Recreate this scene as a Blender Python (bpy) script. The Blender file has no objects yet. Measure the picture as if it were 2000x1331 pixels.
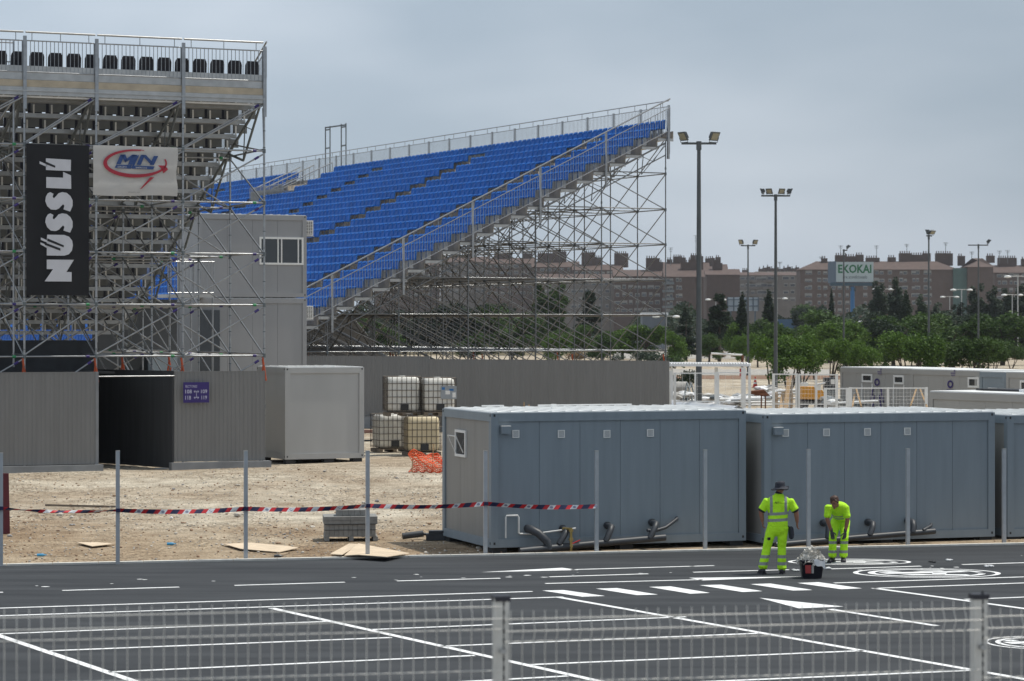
import bpy, bmesh, math, random
from mathutils import Vector, Matrix
random.seed(7)
R = math.radians
scene = bpy.context.scene
# ------------------------------------------------------------ camera, world, sun, exposure
F = 5000.0; HY = 640.0; CH = 4.64
cam = bpy.data.cameras.new('camera'); camo = bpy.data.objects.new('camera', cam)
scene.collection.objects.link(camo); scene.camera = camo
camo.location = (0, 0, CH); camo.rotation_euler = (R(90), 0, 0)
cam.sensor_width = 36.0; cam.lens = F/2000*36.0
cam.shift_y = -(665.5-HY)/2000
cam.clip_start = 0.5; cam.clip_end = 20000
cam.dof.use_dof = True; cam.dof.focus_distance = 56; cam.dof.aperture_fstop = 4.5
SUN_EL = R(66); SX, SY = 0.94, 0.34       # horizontal direction towards the sun
W = bpy.data.worlds.new('World'); scene.world = W; W.use_nodes = True
nt = W.node_tree; nt.nodes.clear()
out = nt.nodes.new('ShaderNodeOutputWorld'); bg = nt.nodes.new('ShaderNodeBackground')
sky = nt.nodes.new('ShaderNodeTexSky'); sky.sky_type = 'NISHITA'; sky.sun_disc = False
sky.sun_elevation = SUN_EL; sky.sun_rotation = math.atan2(SX, SY)
sky.air_density = 1.0; sky.dust_density = 3.0; sky.ozone_density = 1.5
tc = nt.nodes.new('ShaderNodeTexCoord')
mp = nt.nodes.new('ShaderNodeMapping'); mp.inputs['Scale'].default_value = (1, 1, 3.0); mp.inputs['Rotation'].default_value = (0, R(25), 0)
nz = nt.nodes.new('ShaderNodeTexNoise'); nz.inputs['Scale'].default_value = 5.5; nz.inputs['Detail'].default_value = 3; nz.inputs['Roughness'].default_value = .45
rp = nt.nodes.new('ShaderNodeValToRGB'); rp.color_ramp.elements[0].position = .34; rp.color_ramp.elements[1].position = .7
rp.color_ramp.elements[0].color = (5.9, 7.1, 8.4, 1); rp.color_ramp.elements[1].color = (8.8, 9.8, 11.0, 1)
mx = nt.nodes.new('ShaderNodeMixRGB'); mx.inputs[0].default_value = .8
L = nt.links.new
L(tc.outputs['Generated'], mp.inputs[0]); L(mp.outputs[0], nz.inputs['Vector']); L(nz.outputs['Fac'], rp.inputs[0]); sxz = nt.nodes.new('ShaderNodeSeparateXYZ'); L(tc.outputs['Generated'], sxz.inputs[0]); mrg = nt.nodes.new('ShaderNodeMapRange'); mrg.inputs['From Min'].default_value = -.22; mrg.inputs['From Max'].default_value = .22; mrg.inputs['To Min'].default_value = 1.10; mrg.inputs['To Max'].default_value = .86; L(sxz.outputs['X'], mrg.inputs['Value']); vsc = nt.nodes.new('ShaderNodeVectorMath'); vsc.operation = 'SCALE'; L(rp.outputs[0], vsc.inputs[0]); L(mrg.outputs[0], vsc.inputs['Scale'])
L(sky.outputs[0], mx.inputs[1]); L(vsc.outputs[0], mx.inputs[2]); L(mx.outputs[0], bg.inputs[0]); L(bg.outputs[0], out.inputs[0])
bg.inputs[1].default_value = 0.105
sun = bpy.data.lights.new('sun', 'SUN'); suno = bpy.data.objects.new('sun', sun); scene.collection.objects.link(suno)
sun.energy = 4.6; sun.angle = R(0.6); sun.color = (1, .95, .86)
sd = Vector((SX*math.cos(SUN_EL), SY*math.cos(SUN_EL), math.sin(SUN_EL)))
suno.rotation_euler = sd.to_track_quat('Z', 'Y').to_euler(); suno.location = (60, 20, 90)
scene.view_settings.view_transform = 'Standard'; scene.view_settings.look = 'None'
scene.view_settings.exposure = -0.38; scene.view_settings.gamma = 1
scene.render.film_transparent = False

# ------------------------------------------------------------ helpers
COL = scene.collection
def P(px, py, d): return Vector(((px-1000)*d/F, d, CH-(py-HY)*d/F))
GZ = 0.5
def tz(y): return 0.0 if y < 57 else (GZ*(y-57)/16 if y < 73 else GZ)
def G(px, py, z=None):
    if z is not None: return P(px, py, (CH-z)*F/(py-HY))
    d = 0
    lo, hi = 20.0, 900.0
    for _ in range(50):
        m = (lo+hi)/2
        if CH-(py-HY)*m/F > tz(m): lo = m
        else: hi = m
    return P(px, py, lo)
def axes(deg): a = R(deg); return Vector((math.cos(a), math.sin(a), 0)), Vector((-math.sin(a), math.cos(a), 0))
ZV = Vector((0, 0, 1))

class MB:
    def __init__(s): s.v = []; s.f = []; s.m = []; s.sm = []
    def add(s, vs, fs, mi=0, smooth=False):
        o = len(s.v); s.v += [tuple(v) for v in vs]
        for f in fs: s.f.append([i+o for i in f]); s.m.append(mi); s.sm.append(smooth)
        return s
    def para(s, p, a, b, c, mi=0):      # parallelepiped from corner
        p, a, b, c = Vector(p), Vector(a), Vector(b), Vector(c)
        if a.cross(b).dot(c) < 0: a, b = b, a
        vs = [p, p+a, p+a+b, p+b, p+c, p+a+c, p+a+b+c, p+b+c]
        return s.add(vs, [(3,2,1,0), (4,5,6,7), (0,1,5,4), (1,2,6,5), (2,3,7,6), (3,0,4,7)], mi)
    def box(s, c, sx, sy, sz, ux=None, mi=0):   # c centre
        ux = Vector(ux or (1, 0, 0)).normalized(); uy = ZV.cross(ux)
        return s.para(Vector(c)-ux*sx/2-uy*sy/2-ZV*sz/2, ux*sx, uy*sy, ZV*sz, mi)
    def tube(s, a, b, r, n=6, mi=0, r2=None, cap=True):
        a, b = Vector(a), Vector(b); d = (b-a)
        if d.length < 1e-6: return s
        d.normalize(); t = Vector((0, 0, 1)) if abs(d.z) < .9 else Vector((1, 0, 0))
        x = d.cross(t).normalized(); y = d.cross(x); r2 = r if r2 is None else r2
        vs = []
        for q, rr in ((a, r), (b, r2)):
            for i in range(n):
                an = 2*math.pi*i/n; vs.append(q+x*math.cos(an)*rr+y*math.sin(an)*rr)
        fs = [(i, i+n, (i+1) % n+n, (i+1) % n) for i in range(n)]
        s.add(vs, fs, mi, True)
        if cap: s.add(vs, [tuple(range(n)), tuple(range(2*n-1, n-1, -1))], mi)
        return s
    def path(s, pts, r, n=8, mi=0):
        pts = [Vector(p) for p in pts]; rings = []; N = len(pts)
        rr = r if isinstance(r, (list, tuple)) else [r]*N
        px = None; vs = []
        for i, p in enumerate(pts):
            d = (pts[min(i+1, N-1)]-pts[max(i-1, 0)]).normalized()
            if px is None:
                t = ZV if abs(d.z) < .9 else Vector((1, 0, 0)); px = d.cross(t).normalized()
            else: px = (px-d*px.dot(d)).normalized()
            y = d.cross(px)
            for k in range(n):
                an = 2*math.pi*k/n; vs.append(p+px*math.cos(an)*rr[i]+y*math.sin(an)*rr[i])
        fs = []
        for i in range(N-1):
            for k in range(n): fs.append((i*n+k, (i+1)*n+k, (i+1)*n+(k+1) % n, i*n+(k+1) % n))
        s.add(vs, fs, mi, True); s.add(vs, [tuple(range(n)), tuple(range(N*n-1, (N-1)*n-1, -1))], mi)
        return s
    def prism(s, pts, th, mi=0):   # planar polygon pts extruded by vector th
        n = len(pts); th = Vector(th); pts = [Vector(p) for p in pts]
        nrm = Vector((0, 0, 0))
        for i in range(n): nrm += pts[i].cross(pts[(i+1) % n])
        if nrm.dot(th) > 0: pts = pts[::-1]
        vs = pts+[p+th for p in pts]
        return s.add(vs, [tuple(range(n)), tuple(range(2*n-1, n-1, -1))]+[(i, i+n, (i+1) % n+n, (i+1) % n) for i in range(n)], mi)
    def lathe(s, c, prof, n=16, mi=0, ax=None):   # prof [(r,z)]
        c = Vector(c); vs = []
        for r, z in prof:
            for k in range(n):
                a = 2*math.pi*k/n; vs.append(c+Vector((r*math.cos(a), r*math.sin(a), z)))
        fs = []
        for i in range(len(prof)-1):
            for k in range(n): fs.append((i*n+k, i*n+(k+1) % n, (i+1)*n+(k+1) % n, (i+1)*n+k))
        s.add(vs, fs, mi, True); s.add(vs, [tuple(range(n))[::-1], tuple(range((len(prof)-1)*n, len(prof)*n))], mi)
        return s
    def mesh(s, name, mats, o=(0, 0, 0)):
        me = bpy.data.meshes.new(name); o = Vector(o)
        me.from_pydata([(v[0]-o.x, v[1]-o.y, v[2]-o.z) for v in s.v], [], s.f)
        for m in (mats if isinstance(mats, (list, tuple)) else [mats]): me.materials.append(m)
        me.polygons.foreach_set('material_index', s.m); me.polygons.foreach_set('use_smooth', s.sm)
        me.update(); return me

def tag(o, label=None, cat=None, group=None, kind=None):
    if label: o['label'] = label
    if cat: o['category'] = cat
    if group: o['group'] = group
    if kind: o['kind'] = kind
    return o
def thing(name, label, cat, loc, group=None):
    o = bpy.data.objects.new(name, None); o.empty_display_size = .3; COL.objects.link(o); o.location = loc
    return tag(o, label, cat, group)
def root_of(o):
    while o.parent: o = o.parent
    return o
def part(name, mb, mats, parent, kind=None, label=None):      # mb in world coordinates
    r = root_of(parent); me = mb.mesh(name, mats, r.location)
    o = bpy.data.objects.new(name, me); COL.objects.link(o); o.parent = parent
    if kind: o['kind'] = kind
    if label: o['label'] = label
    return o
def single(name, mb, mats, label=None, cat=None, group=None, kind=None, loc=(0, 0, 0)):
    o = bpy.data.objects.new(name, mb.mesh(name, mats, loc)); COL.objects.link(o); o.location = loc
    return tag(o, label, cat, group, kind)
def struct(name, mb, mats): return single(name, mb, mats, kind='structure')
def copy_tree(o, parent=None):
    c = o.copy(); COL.objects.link(c); c.parent = parent
    for ch in list(o.children): copy_tree(ch, c)
    return c
def parts100(name, items, mats, parent, key, stuff_label=None):
    """items: list of MB; the 100 with the smallest key become parts, the rest one stuff part"""
    idx = sorted(range(len(items)), key=lambda i: key[i])
    for i in idx[:100]: part(name, items[i], mats, parent)
    rest = MB()
    for i in idx[100:]:
        b = items[i]; o = len(rest.v); rest.v += b.v
        rest.f += [[q+o for q in f] for f in b.f]; rest.m += b.m; rest.sm += b.sm
    if rest.f: part(name, rest, mats, parent, kind='stuff')

# ------------------------------------------------------------ materials
def mat(name, c, rough=.6, metal=0.0, var=.08, scale=3.0, bump=0.0, bscale=40.0, spec=.5, c2=None, stretch=None, coords='Object'):
    m = bpy.data.materials.new(name); m.use_nodes = True; n = m.node_tree; b = n.nodes['Principled BSDF']
    t = n.nodes.new('ShaderNodeTexCoord'); z = n.nodes.new('ShaderNodeTexNoise'); z.inputs['Scale'].default_value = scale; z.inputs['Detail'].default_value = 5
    src = t.outputs[coords]
    if stretch:
        mp = n.nodes.new('ShaderNodeMapping'); mp.inputs['Scale'].default_value = stretch; n.links.new(src, mp.inputs[0]); src = mp.outputs[0]
    n.links.new(src, z.inputs['Vector'])
    r = n.nodes.new('ShaderNodeValToRGB'); r.color_ramp.elements[0].position = .3; r.color_ramp.elements[1].position = .7
    if c2 is None: a = [x*(1-var) for x in c]; b2 = [min(1, x*(1+var)) for x in c]
    else: a, b2 = c, c2
    r.color_ramp.elements[0].color = (*a, 1); r.color_ramp.elements[1].color = (*b2, 1)
    n.links.new(z.outputs['Fac'], r.inputs[0]); n.links.new(r.outputs[0], b.inputs['Base Color'])
    b.inputs['Roughness'].default_value = rough; b.inputs['Metallic'].default_value = metal
    b.inputs['Specular IOR Level'].default_value = spec
    if bump:
        z2 = n.nodes.new('ShaderNodeTexNoise'); z2.inputs['Scale'].default_value = bscale; z2.inputs['Detail'].default_value = 4
        n.links.new(src, z2.inputs['Vector'])
        bp = n.nodes.new('ShaderNodeBump'); bp.inputs['Strength'].default_value = bump; bp.inputs['Distance'].default_value = .02
        n.links.new(z2.outputs['Fac'], bp.inputs['Height']); n.links.new(bp.outputs[0], b.inputs['Normal'])
    return m
M = {}
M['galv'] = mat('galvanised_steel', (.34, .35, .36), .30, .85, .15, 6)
M['galv2'] = mat('aluminium', (.44, .44, .43), .35, .7, .12, 4)
M['dgalv'] = mat('dark_steel', (.14, .16, .17), .5, .5, .15, 5)
M['deck'] = mat('deck_board', (.42, .37, .30), .7, .1, .2, 3)
M['ply'] = mat('plywood', (.42, .36, .27), .7, 0, .15, 3)
M['bgalv'] = mat('scaffold_backlit', (.20, .205, .21), .30, .85, .15, 6)  # darker copy of galv: tubes backlit against the sky, put into the colour
M['blue'] = mat('blue_plastic', (.002, .11, .42), .5, 0, .15, 1.5)
M['blue'].node_tree.nodes['Principled BSDF'].inputs['Specular IOR Level'].default_value = .2
M['office'] = mat('office_paint', (.30, .305, .315), .5, 0, .05, 1.2, stretch=(1, 1, .3))
M['step'] = mat('aisle_step', (.60, .50, .38), .8, 0, .3, 3)
M['contside'] = mat('container_side_bounce', (.25, .245, .23), .5, 0, .06, 1.6, .12, 3, stretch=(4, 4, .35))  # container paint again, with warm ground bounce put into the side's colour
M['ldeck'] = mat('deck_sheet', (.30, .30, .285), .6, .2, .2, 3)
def island_var(m, a):
    n = m.node_tree; l = n.links.new; b = n.nodes['Principled BSDF']; src = b.inputs['Base Color'].links[0].from_socket; g_ = n.nodes.new('ShaderNodeNewGeometry'); mr = n.nodes.new('ShaderNodeMapRange'); mr.inputs['To Min'].default_value = 1-a; mr.inputs['To Max'].default_value = 1+a; l(g_.outputs['Random Per Island'], mr.inputs['Value'])
    x = n.nodes.new('ShaderNodeVectorMath'); x.operation = 'SCALE'; l(src, x.inputs[0]); l(mr.outputs[0], x.inputs['Scale']); l(x.outputs[0], b.inputs['Base Color'])
island_var(M['blue'], .08)
M['black'] = mat('black_plastic', (.012, .012, .02), .5, 0, .2, 5)
M['cont'] = mat('container_paint', (.21, .252, .285), .5, 0, .06, 1.6, .12, 3, stretch=(4, 4, .35))  # bluish sky light on the shaded fronts is put into this grey
M['contw'] = mat('container_white', (.40, .405, .40), .5, 0, .06, 1.2, stretch=(1, 1, .3))
M['roof'] = mat('container_roof', (.72, .73, .72), .5, 0, .12, 2)
M['panel'] = mat('cladding_panel', (.185, .185, .183), .55, .1, .06, 1.5, stretch=(3, 3, .3))
M['panelbase'] = mat('panel_base', (.22, .23, .24), .6, 0, .12, 3)
M['white'] = mat('white_paint', (.78, .78, .76), .5, 0, .05, 5)
M['frame'] = mat('window_frame', (.75, .75, .73), .4, 0, .04, 5)
M['glass'] = mat('dark_glass', (.03, .035, .04), .12, 0, .1, 2, spec=.8)
M['wood'] = mat('timber', (.42, .28, .15), .75, 0, .2, 8, stretch=(1, 1, 6))
M['gwood'] = mat('grey_timber', (.16, .13, .10), .8, 0, .25, 6)
M['cable'] = mat('grey_pipe', (.032, .037, .045), .5, 0, .15, 4)
M['pvc'] = mat('white_pipe', (.65, .65, .63), .4, 0, .1, 4)
M['brass'] = mat('brass_fitting', (.45, .33, .12), .35, .8, .15, 8)
M['orange'] = mat('orange_steel', (.45, .07, .015), .5, 0, .2, 5)
M['orangenet'] = mat('orange_net', (.85, .12, .03), .5, 0, .1, 5)
M['red'] = mat('red_tape', (.50, .012, .02), .4, 0, .08, 8)
M['navy'] = mat('navy_tape', (.012, .014, .06), .4, 0, .1, 8)
M['tapew'] = mat('white_tape', (.62, .63, .64), .4, 0, .1, 8)
M['card'] = mat('cardboard', (.62, .50, .36), .8, 0, .12, 4)
M['conc'] = mat('concrete', (.36, .35, .33), .85, 0, .15, 6, .3, 60)
M['paver'] = mat('paver_concrete', (.23, .23, .22), .85, 0, .15, 10, .3, 60)
M['hdpe'] = mat('white_tank', (.74, .73, .68), .45, 0, .05, 2)
M['hdpey'] = mat('yellowed_tank', (.70, .60, .40), .45, 0, .08, 2)
M['cage'] = mat('tank_cage', (.14, .12, .10), .5, .5, .25, 8)
M['stripe'] = mat('road_paint', (.80, .81, .81), .6, 0, .16, 4, c2=None)
M['purple'] = mat('purple_paint', (.03, .015, .14), .45, 0, .1, 5)
M['green'] = mat('green_coupler', (.02, .22, .08), .5, 0, .1, 5)
M['fpost'] = mat('fence_post_paint', (.52, .51, .48), .5, .2, .08, 6)
M['fwire'] = mat('fence_wire', (.52, .515, .49), .45, .3, .1, 6)
M['kerb'] = mat('kerb_concrete', (.62, .60, .55), .85, 0, .12, 6)
M['stake'] = mat('stake_zinc', (.42, .44, .46), .5, .2, .08, 6)
M['riser'] = mat('riser_plate', (.16, .165, .16), .5, .2, .2, 2)
M['duct'] = mat('silver_duct', (.70, .72, .74), .35, .5, .08, 3)
M['cone'] = mat('cone_red', (.55, .04, .02), .5, 0, .1, 5)
M['pole'] = mat('lamp_pole', (.085, .095, .10), .5, .3, .12, 2)
M['lamp'] = mat('floodlight_glass', (.30, .28, .20), .3, 0, .2, 20)
M['rust'] = mat('rusty_steel', (.16, .06, .03), .8, .2, .35, 5)
M['yellow'] = mat('machine_yellow', (.65, .30, .03), .5, 0, .15, 5)
M['maroon'] = mat('maroon_sheet', (.10, .008, .015), .5, 0, .2, 4)
M['dark'] = mat('dark_surface', (.022, .024, .027), .7, 0, .3, 3)
M['sheet'] = mat('white_sheet', (.75, .76, .77), .6, 0, .06, 6)
# ------------------------------------------------------------ ground materials
def ground_mat():
    m = bpy.data.materials.new('gravelly_dirt'); m.use_nodes = True; n = m.node_tree; b = n.nodes['Principled BSDF']; l = n.links.new
    t = n.nodes.new('ShaderNodeTexCoord')
    def noise(s, d=6, ro=.6):
        z = n.nodes.new('ShaderNodeTexNoise'); z.inputs['Scale'].default_value = s; z.inputs['Detail'].default_value = d; z.inputs['Roughness'].default_value = ro
        l(t.outputs['Object'], z.inputs['Vector']); return z
    big = noise(.22, 5); mid = noise(1.6, 6, .7); fine = noise(14, 5, .75)
    r1 = n.nodes.new('ShaderNodeValToRGB'); e = r1.color_ramp.elements
    e[0].position = .38; e[0].color = (.45, .37, .28, 1); e[1].position = .62; e[1].color = (.62, .56, .46, 1)
    l(big.outputs['Fac'], r1.inputs[0])
    r2 = n.nodes.new('ShaderNodeValToRGB'); e = r2.color_ramp.elements
    e[0].position = .40; e[0].color = (.62, .60, .57, 1); e[1].position = .62; e[1].color = (1.05, 1.05, 1.03, 1)
    l(mid.outputs['Fac'], r2.inputs[0])
    mu = n.nodes.new('ShaderNodeMixRGB'); mu.blend_type = 'MULTIPLY'; mu.inputs[0].default_value = .8
    l(r1.outputs[0], mu.inputs[1]); l(r2.outputs[0], mu.inputs[2])
    v = n.nodes.new('ShaderNodeTexVoronoi'); v.inputs['Scale'].default_value = 17; l(t.outputs['Object'], v.inputs['Vector'])
    r3 = n.nodes.new('ShaderNodeValToRGB'); e = r3.color_ramp.elements
    e[0].position = .15; e[0].color = (.36, .34, .32, 1); e[1].position = .8; e[1].color = (1.3, 1.3, 1.3, 1)
    l(v.outputs['Color'], r3.inputs[0])
    r4 = n.nodes.new('ShaderNodeValToRGB'); e = r4.color_ramp.elements; e[0].position = .42; e[0].color = (0, 0, 0, 1); e[1].position = .58; e[1].color = (.9, .9, .9, 1)
    l(noise(.55, 4).outputs['Fac'], r4.inputs[0])
    mv = n.nodes.new('ShaderNodeMixRGB'); mv.blend_type = 'MULTIPLY'; l(r4.outputs[0], mv.inputs[0]); l(mu.outputs[0], mv.inputs[1]); l(r3.outputs[0], mv.inputs[2])
    sx_ = n.nodes.new('ShaderNodeSeparateXYZ'); l(t.outputs['Object'], sx_.inputs[0])
    am = n.nodes.new('ShaderNodeMath'); am.operation = 'MULTIPLY_ADD'; am.inputs[1].default_value = 9.0; l(big.outputs['Fac'], am.inputs[0]); l(sx_.outputs['Y'], am.inputs[2])
    mr = n.nodes.new('ShaderNodeMapRange'); mr.inputs['From Min'].default_value = 60.5; mr.inputs['From Max'].default_value = 67; l(am.outputs[0], mr.inputs['Value'])
    br = n.nodes.new('ShaderNodeMixRGB'); br.blend_type = 'MULTIPLY'; br.inputs[0].default_value = 1; l(mv.outputs[0], br.inputs[1]); br.inputs[2].default_value = (.76, .68, .60, 1)
    fm_ = n.nodes.new('ShaderNodeMixRGB'); l(mr.outputs[0], fm_.inputs[0]); l(br.outputs[0], fm_.inputs[1]); l(mv.outputs[0], fm_.inputs[2])
    l(fm_.outputs[0], b.inputs['Base Color']); b.inputs['Roughness'].default_value = .95; b.inputs['Specular IOR Level'].default_value = .1
    ad = n.nodes.new('ShaderNodeMath'); ad.operation = 'ADD'; l(fine.outputs['Fac'], ad.inputs[0]); l(v.outputs['Distance'], ad.inputs[1])
    bp = n.nodes.new('ShaderNodeBump'); bp.inputs['Strength'].default_value = .8; bp.inputs['Distance'].default_value = .05
    l(ad.outputs[0], bp.inputs['Height']); l(bp.outputs[0], b.inputs['Normal']); return m
def asphalt_mat():
    m = bpy.data.materials.new('asphalt'); m.use_nodes = True; n = m.node_tree; b = n.nodes['Principled BSDF']; l = n.links.new
    t = n.nodes.new('ShaderNodeTexCoord')
    mp = n.nodes.new('ShaderNodeMapping'); mp.inputs['Scale'].default_value = (.22, 1.6, 1); mp.inputs['Rotation'].default_value = (0, 0, R(-13)); l(t.outputs['Object'], mp.inputs[0])
    z = n.nodes.new('ShaderNodeTexNoise'); z.inputs['Scale'].default_value = 1.1; z.inputs['Detail'].default_value = 7; z.inputs['Roughness'].default_value = .6; l(mp.outputs[0], z.inputs['Vector'])
    r = n.nodes.new('ShaderNodeValToRGB'); e = r.color_ramp.elements; e[0].position = .35; e[0].color = (.026, .029, .033, 1); e[1].position = .68; e[1].color = (.052, .056, .061, 1)
    l(z.outputs['Fac'], r.inputs[0])
    f = n.nodes.new('ShaderNodeTexNoise'); f.inputs['Scale'].default_value = 60; f.inputs['Detail'].default_value = 3; l(t.outputs['Object'], f.inputs['Vector'])
    r2 = n.nodes.new('ShaderNodeValToRGB'); e = r2.color_ramp.elements; e[0].position = .3; e[0].color = (.7, .7, .7, 1); e[1].position = .7; e[1].color = (1.35, 1.35, 1.35, 1); l(f.outputs['Fac'], r2.inputs[0])
    mu = n.nodes.new('ShaderNodeMixRGB'); mu.blend_type = 'MULTIPLY'; mu.inputs[0].default_value = 1; l(r.outputs[0], mu.inputs[1]); l(r2.outputs[0], mu.inputs[2])
    l(mu.outputs[0], b.inputs['Base Color']); b.inputs['Roughness'].default_value = .85; b.inputs['Specular IOR Level'].default_value = .25
    bp = n.nodes.new('ShaderNodeBump'); bp.inputs['Strength'].default_value = .35; bp.inputs['Distance'].default_value = .01
    l(f.outputs['Fac'], bp.inputs['Height']); l(bp.outputs[0], b.inputs['Normal']); return m
GM = ground_mat(); AM = asphalt_mat()
# ------------------------------------------------------------ ground
g = MB(); xs = [-700, -300, -80]+[-60+i*2.0 for i in range(61)]+[80, 300, 700]
ys = [-40, -5, 10, 20, 30, 40, 46]+[48+i for i in range(45)]+[95, 100, 110, 130, 160, 200, 260, 340, 500, 800, 1400]
rg = random.Random(3)
def gz(x, y):
    b = tz(y)
    if 57.5 < y < 92 and abs(x) < 30: b += .05*math.sin(x*.9+y*.35)*math.sin(y*.7)*min(1, (y-57.5)/4)*.6
    return b
def tzz(y): return tz(y)
vs = [(x, y, gz(x, y)-.012) for y in ys for x in xs]; nx = len(xs)
g.add(vs, [(j*nx+i, j*nx+i+1, (j+1)*nx+i+1, (j+1)*nx+i) for j in range(len(ys)-1) for i in range(nx-1)], 0, True)
struct('ground', g, GM)
E0, E1 = G(0, 1106, 0), G(2000, 1064, 0); ed = (E1-E0).normalized(); en = Vector((-ed.y, ed.x, 0))
A0, A1 = E0-ed*60, E1+ed*60
a = MB(); a.add([A0, A1, (A1.x, 12, 0), (A0.x, 12, 0)], [(3, 2, 1, 0)]); struct('car_park_asphalt', a, AM)
k = MB()
n = 160; st = (A1-A0).length/n
for i in range(n): k.para(A0+ed*(i*st+.006)+Vector((0, 0, -.1)), ed*(st-.012), en*.15, ZV*.135)
struct('kerb', k, M['kerb'])
# raised walkway the photograph is taken from
w = MB(); w.para((-40, -12, -.2), (80, 0, 0), (0, 26.5, 0), (0, 0, 1.5)); struct('raised_walkway', w, M['conc'])
# ------------------------------------------------------------ road markings
mk = MB()
def line(x0, y0, x1, y1, w=.11):
    a, b = G(x0, y0, .004), G(x1, y1, .004); d = (b-a).normalized(); q = Vector((-d.y, d.x, 0))*w/2
    mk.add([a-q, b-q, b+q, a+q], [(0, 1, 2, 3)])
def polym(pts):
    v = [G(x, y, .004) for x, y in pts]; nn = sum(((v[i].x*v[(i+1) % len(v)].y-v[(i+1) % len(v)].x*v[i].y) for i in range(len(v))))
    if nn < 0: v = v[::-1]
    mk.add(v, [tuple(range(len(v)))])
for q in [(121.5, 1153.6, 350, 1146.9), (458, 1143.7, 673.7, 1137.4), (775, 1135, 977, 1129.7), (-60, 1159, 6, 1157),
          (-60, 1190, 1040, 1155.5), (-60, 1205, 1100, 1166.2), (-60, 1240.5, 639, 1214), (94.5, 1271.5, 765, 1245.4),
          (211.5, 1313, 927, 1280.5), (724.6, 1230, 1340, 1205), (859.5, 1262.5, 1483, 1237), (1034.8, 1298.5, 1686.6, 1271),
          (1360, 1332.5, 1901, 1309.5), (880, 1333, 1109, 1320.5), (1114.5, 1113, 1395, 1105), (1065, 1140, 1373, 1132.4),
          (1353.8, 1118, 1541, 1113), (1073, 1127, 1266, 1121), (1629, 1139, 2080, 1124.5), (1706, 1149.5, 2080, 1136),
          (1884.6, 1171, 2080, 1163.5), (1623, 1111.5, 1799, 1106), (1879, 1103, 2080, 1097), (1620, 1135, 1700, 1132)]:
    if q[0] == 1620: continue
    line(*q)
def dline(x0, y0, x1, y1, w=.13): line(x0, y0, x1, y1, w)
for q in [(-60, 1222, 290, 1340), (530, 1188, 1230, 1344), (1092.5, 1167, 2060, 1337), (1705.8, 1149, 2060, 1197), (1620.6, 1190, 1829.6, 1222.6)]: dline(*q)
polym([(1483, 1168), (1560, 1188.5), (1648, 1185)]); polym([(938.5, 1118), (1098, 1109.3), (1131, 1113.7)])
polym([(1345.5, 1129), (1373, 1134), (1568, 1126.4)])
for q in [((290, 207), (365, 205), (512, 226), (432, 229)), ((480, 200), (555, 198), (700, 221), (625, 223)), ((668, 194), (745, 192), (885, 215), (815, 218)),
          ((848, 188), (925, 186), (1072, 209), (1000, 212)), ((1028, 184), (1100, 182), (1250, 205), (1180, 207)), ((1195, 180), (1270, 177), (1425, 199), (1350, 202))]:
    polym([(900+x/1.818, 1040+y/1.818) for x, y in q])
# painted round emblems: two rings with a wheelchair-like figure between
def ring(c, rx, ry, w0, w1, ang=0, a0=0, a1=360, n=48):
    ca, sa = math.cos(ang), math.sin(ang); V = []
    for i in range(n+1):
        t = R(a0+(a1-a0)*i/n)
        for s in (w0, w1):
            x, y = math.cos(t)*rx*s, math.sin(t)*ry*s; V.append((c.x+x*ca-y*sa, c.y+x*sa+y*ca, .004))
    mk.add(V, [(2*i, 2*i+1, 2*i+3, 2*i+2) for i in range(n)])
def flatpoly(c, s, pts, ang=0):
    ca, sa = math.cos(ang), math.sin(ang); V = [(c.x+s*(x*ca-y*sa), c.y+s*(x*sa+y*ca), .0045) for x, y in pts]
    nn = sum(V[i][0]*V[(i+1) % len(V)][1]-V[(i+1) % len(V)][0]*V[i][1] for i in range(len(V)))
    mk.add(V if nn > 0 else V[::-1], [tuple(range(len(V)))])
for (px, py, r, r2_) in ((1810, 1119.8, 1.39, .93), (1659, 1098, 1.22, .66), (2030, 1256, .80, .80)):
    c = G(px, py, 0); ang = 0
    rr = r if px < 2000 else r
    ring(c, rr, r2_, .93, 1.0); ring(c, rr, r2_, .70, .80, 0, 10, 350)
    for poly in ([(-.66, .10), (-.1, .22), (.50, .40), (.60, .22), (.1, -.02), (-.55, -.2)], [(-.4, -.25), (.5, -.30), (.55, -.52), (-.25, -.48)],
                 [(-.15, .4), (.25, .55), (.3, .42), (-.05, .3)], [(.1, .1), (.3, .12), (.2, -.4), (.02, -.36)], [(-.62, .3), (-.45, .45), (-.3, .34), (-.48, .2)]):
        flatpoly(c, rr, [(x_, y_*r2_/rr) for x_, y_ in poly], ang)
rs = random.Random(11)
for i in range(30):      # spilled paint dots
    x, y = rs.uniform(0, 2000), rs.choice([rs.uniform(1105, 1130), 1126-0.011*0+rs.uniform(-2, 2)])
    c = G(x, y-(x-1000)*.02, 0); s = rs.uniform(.015, .06)
    mk.add([(c.x+math.cos(t)*s*rs.uniform(.6, 1.8), c.y+math.sin(t)*s, .004) for t in [2*math.pi*j/7 for j in range(7)]], [tuple(range(7))])
struct('road_markings', mk, M['stripe'])
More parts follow.
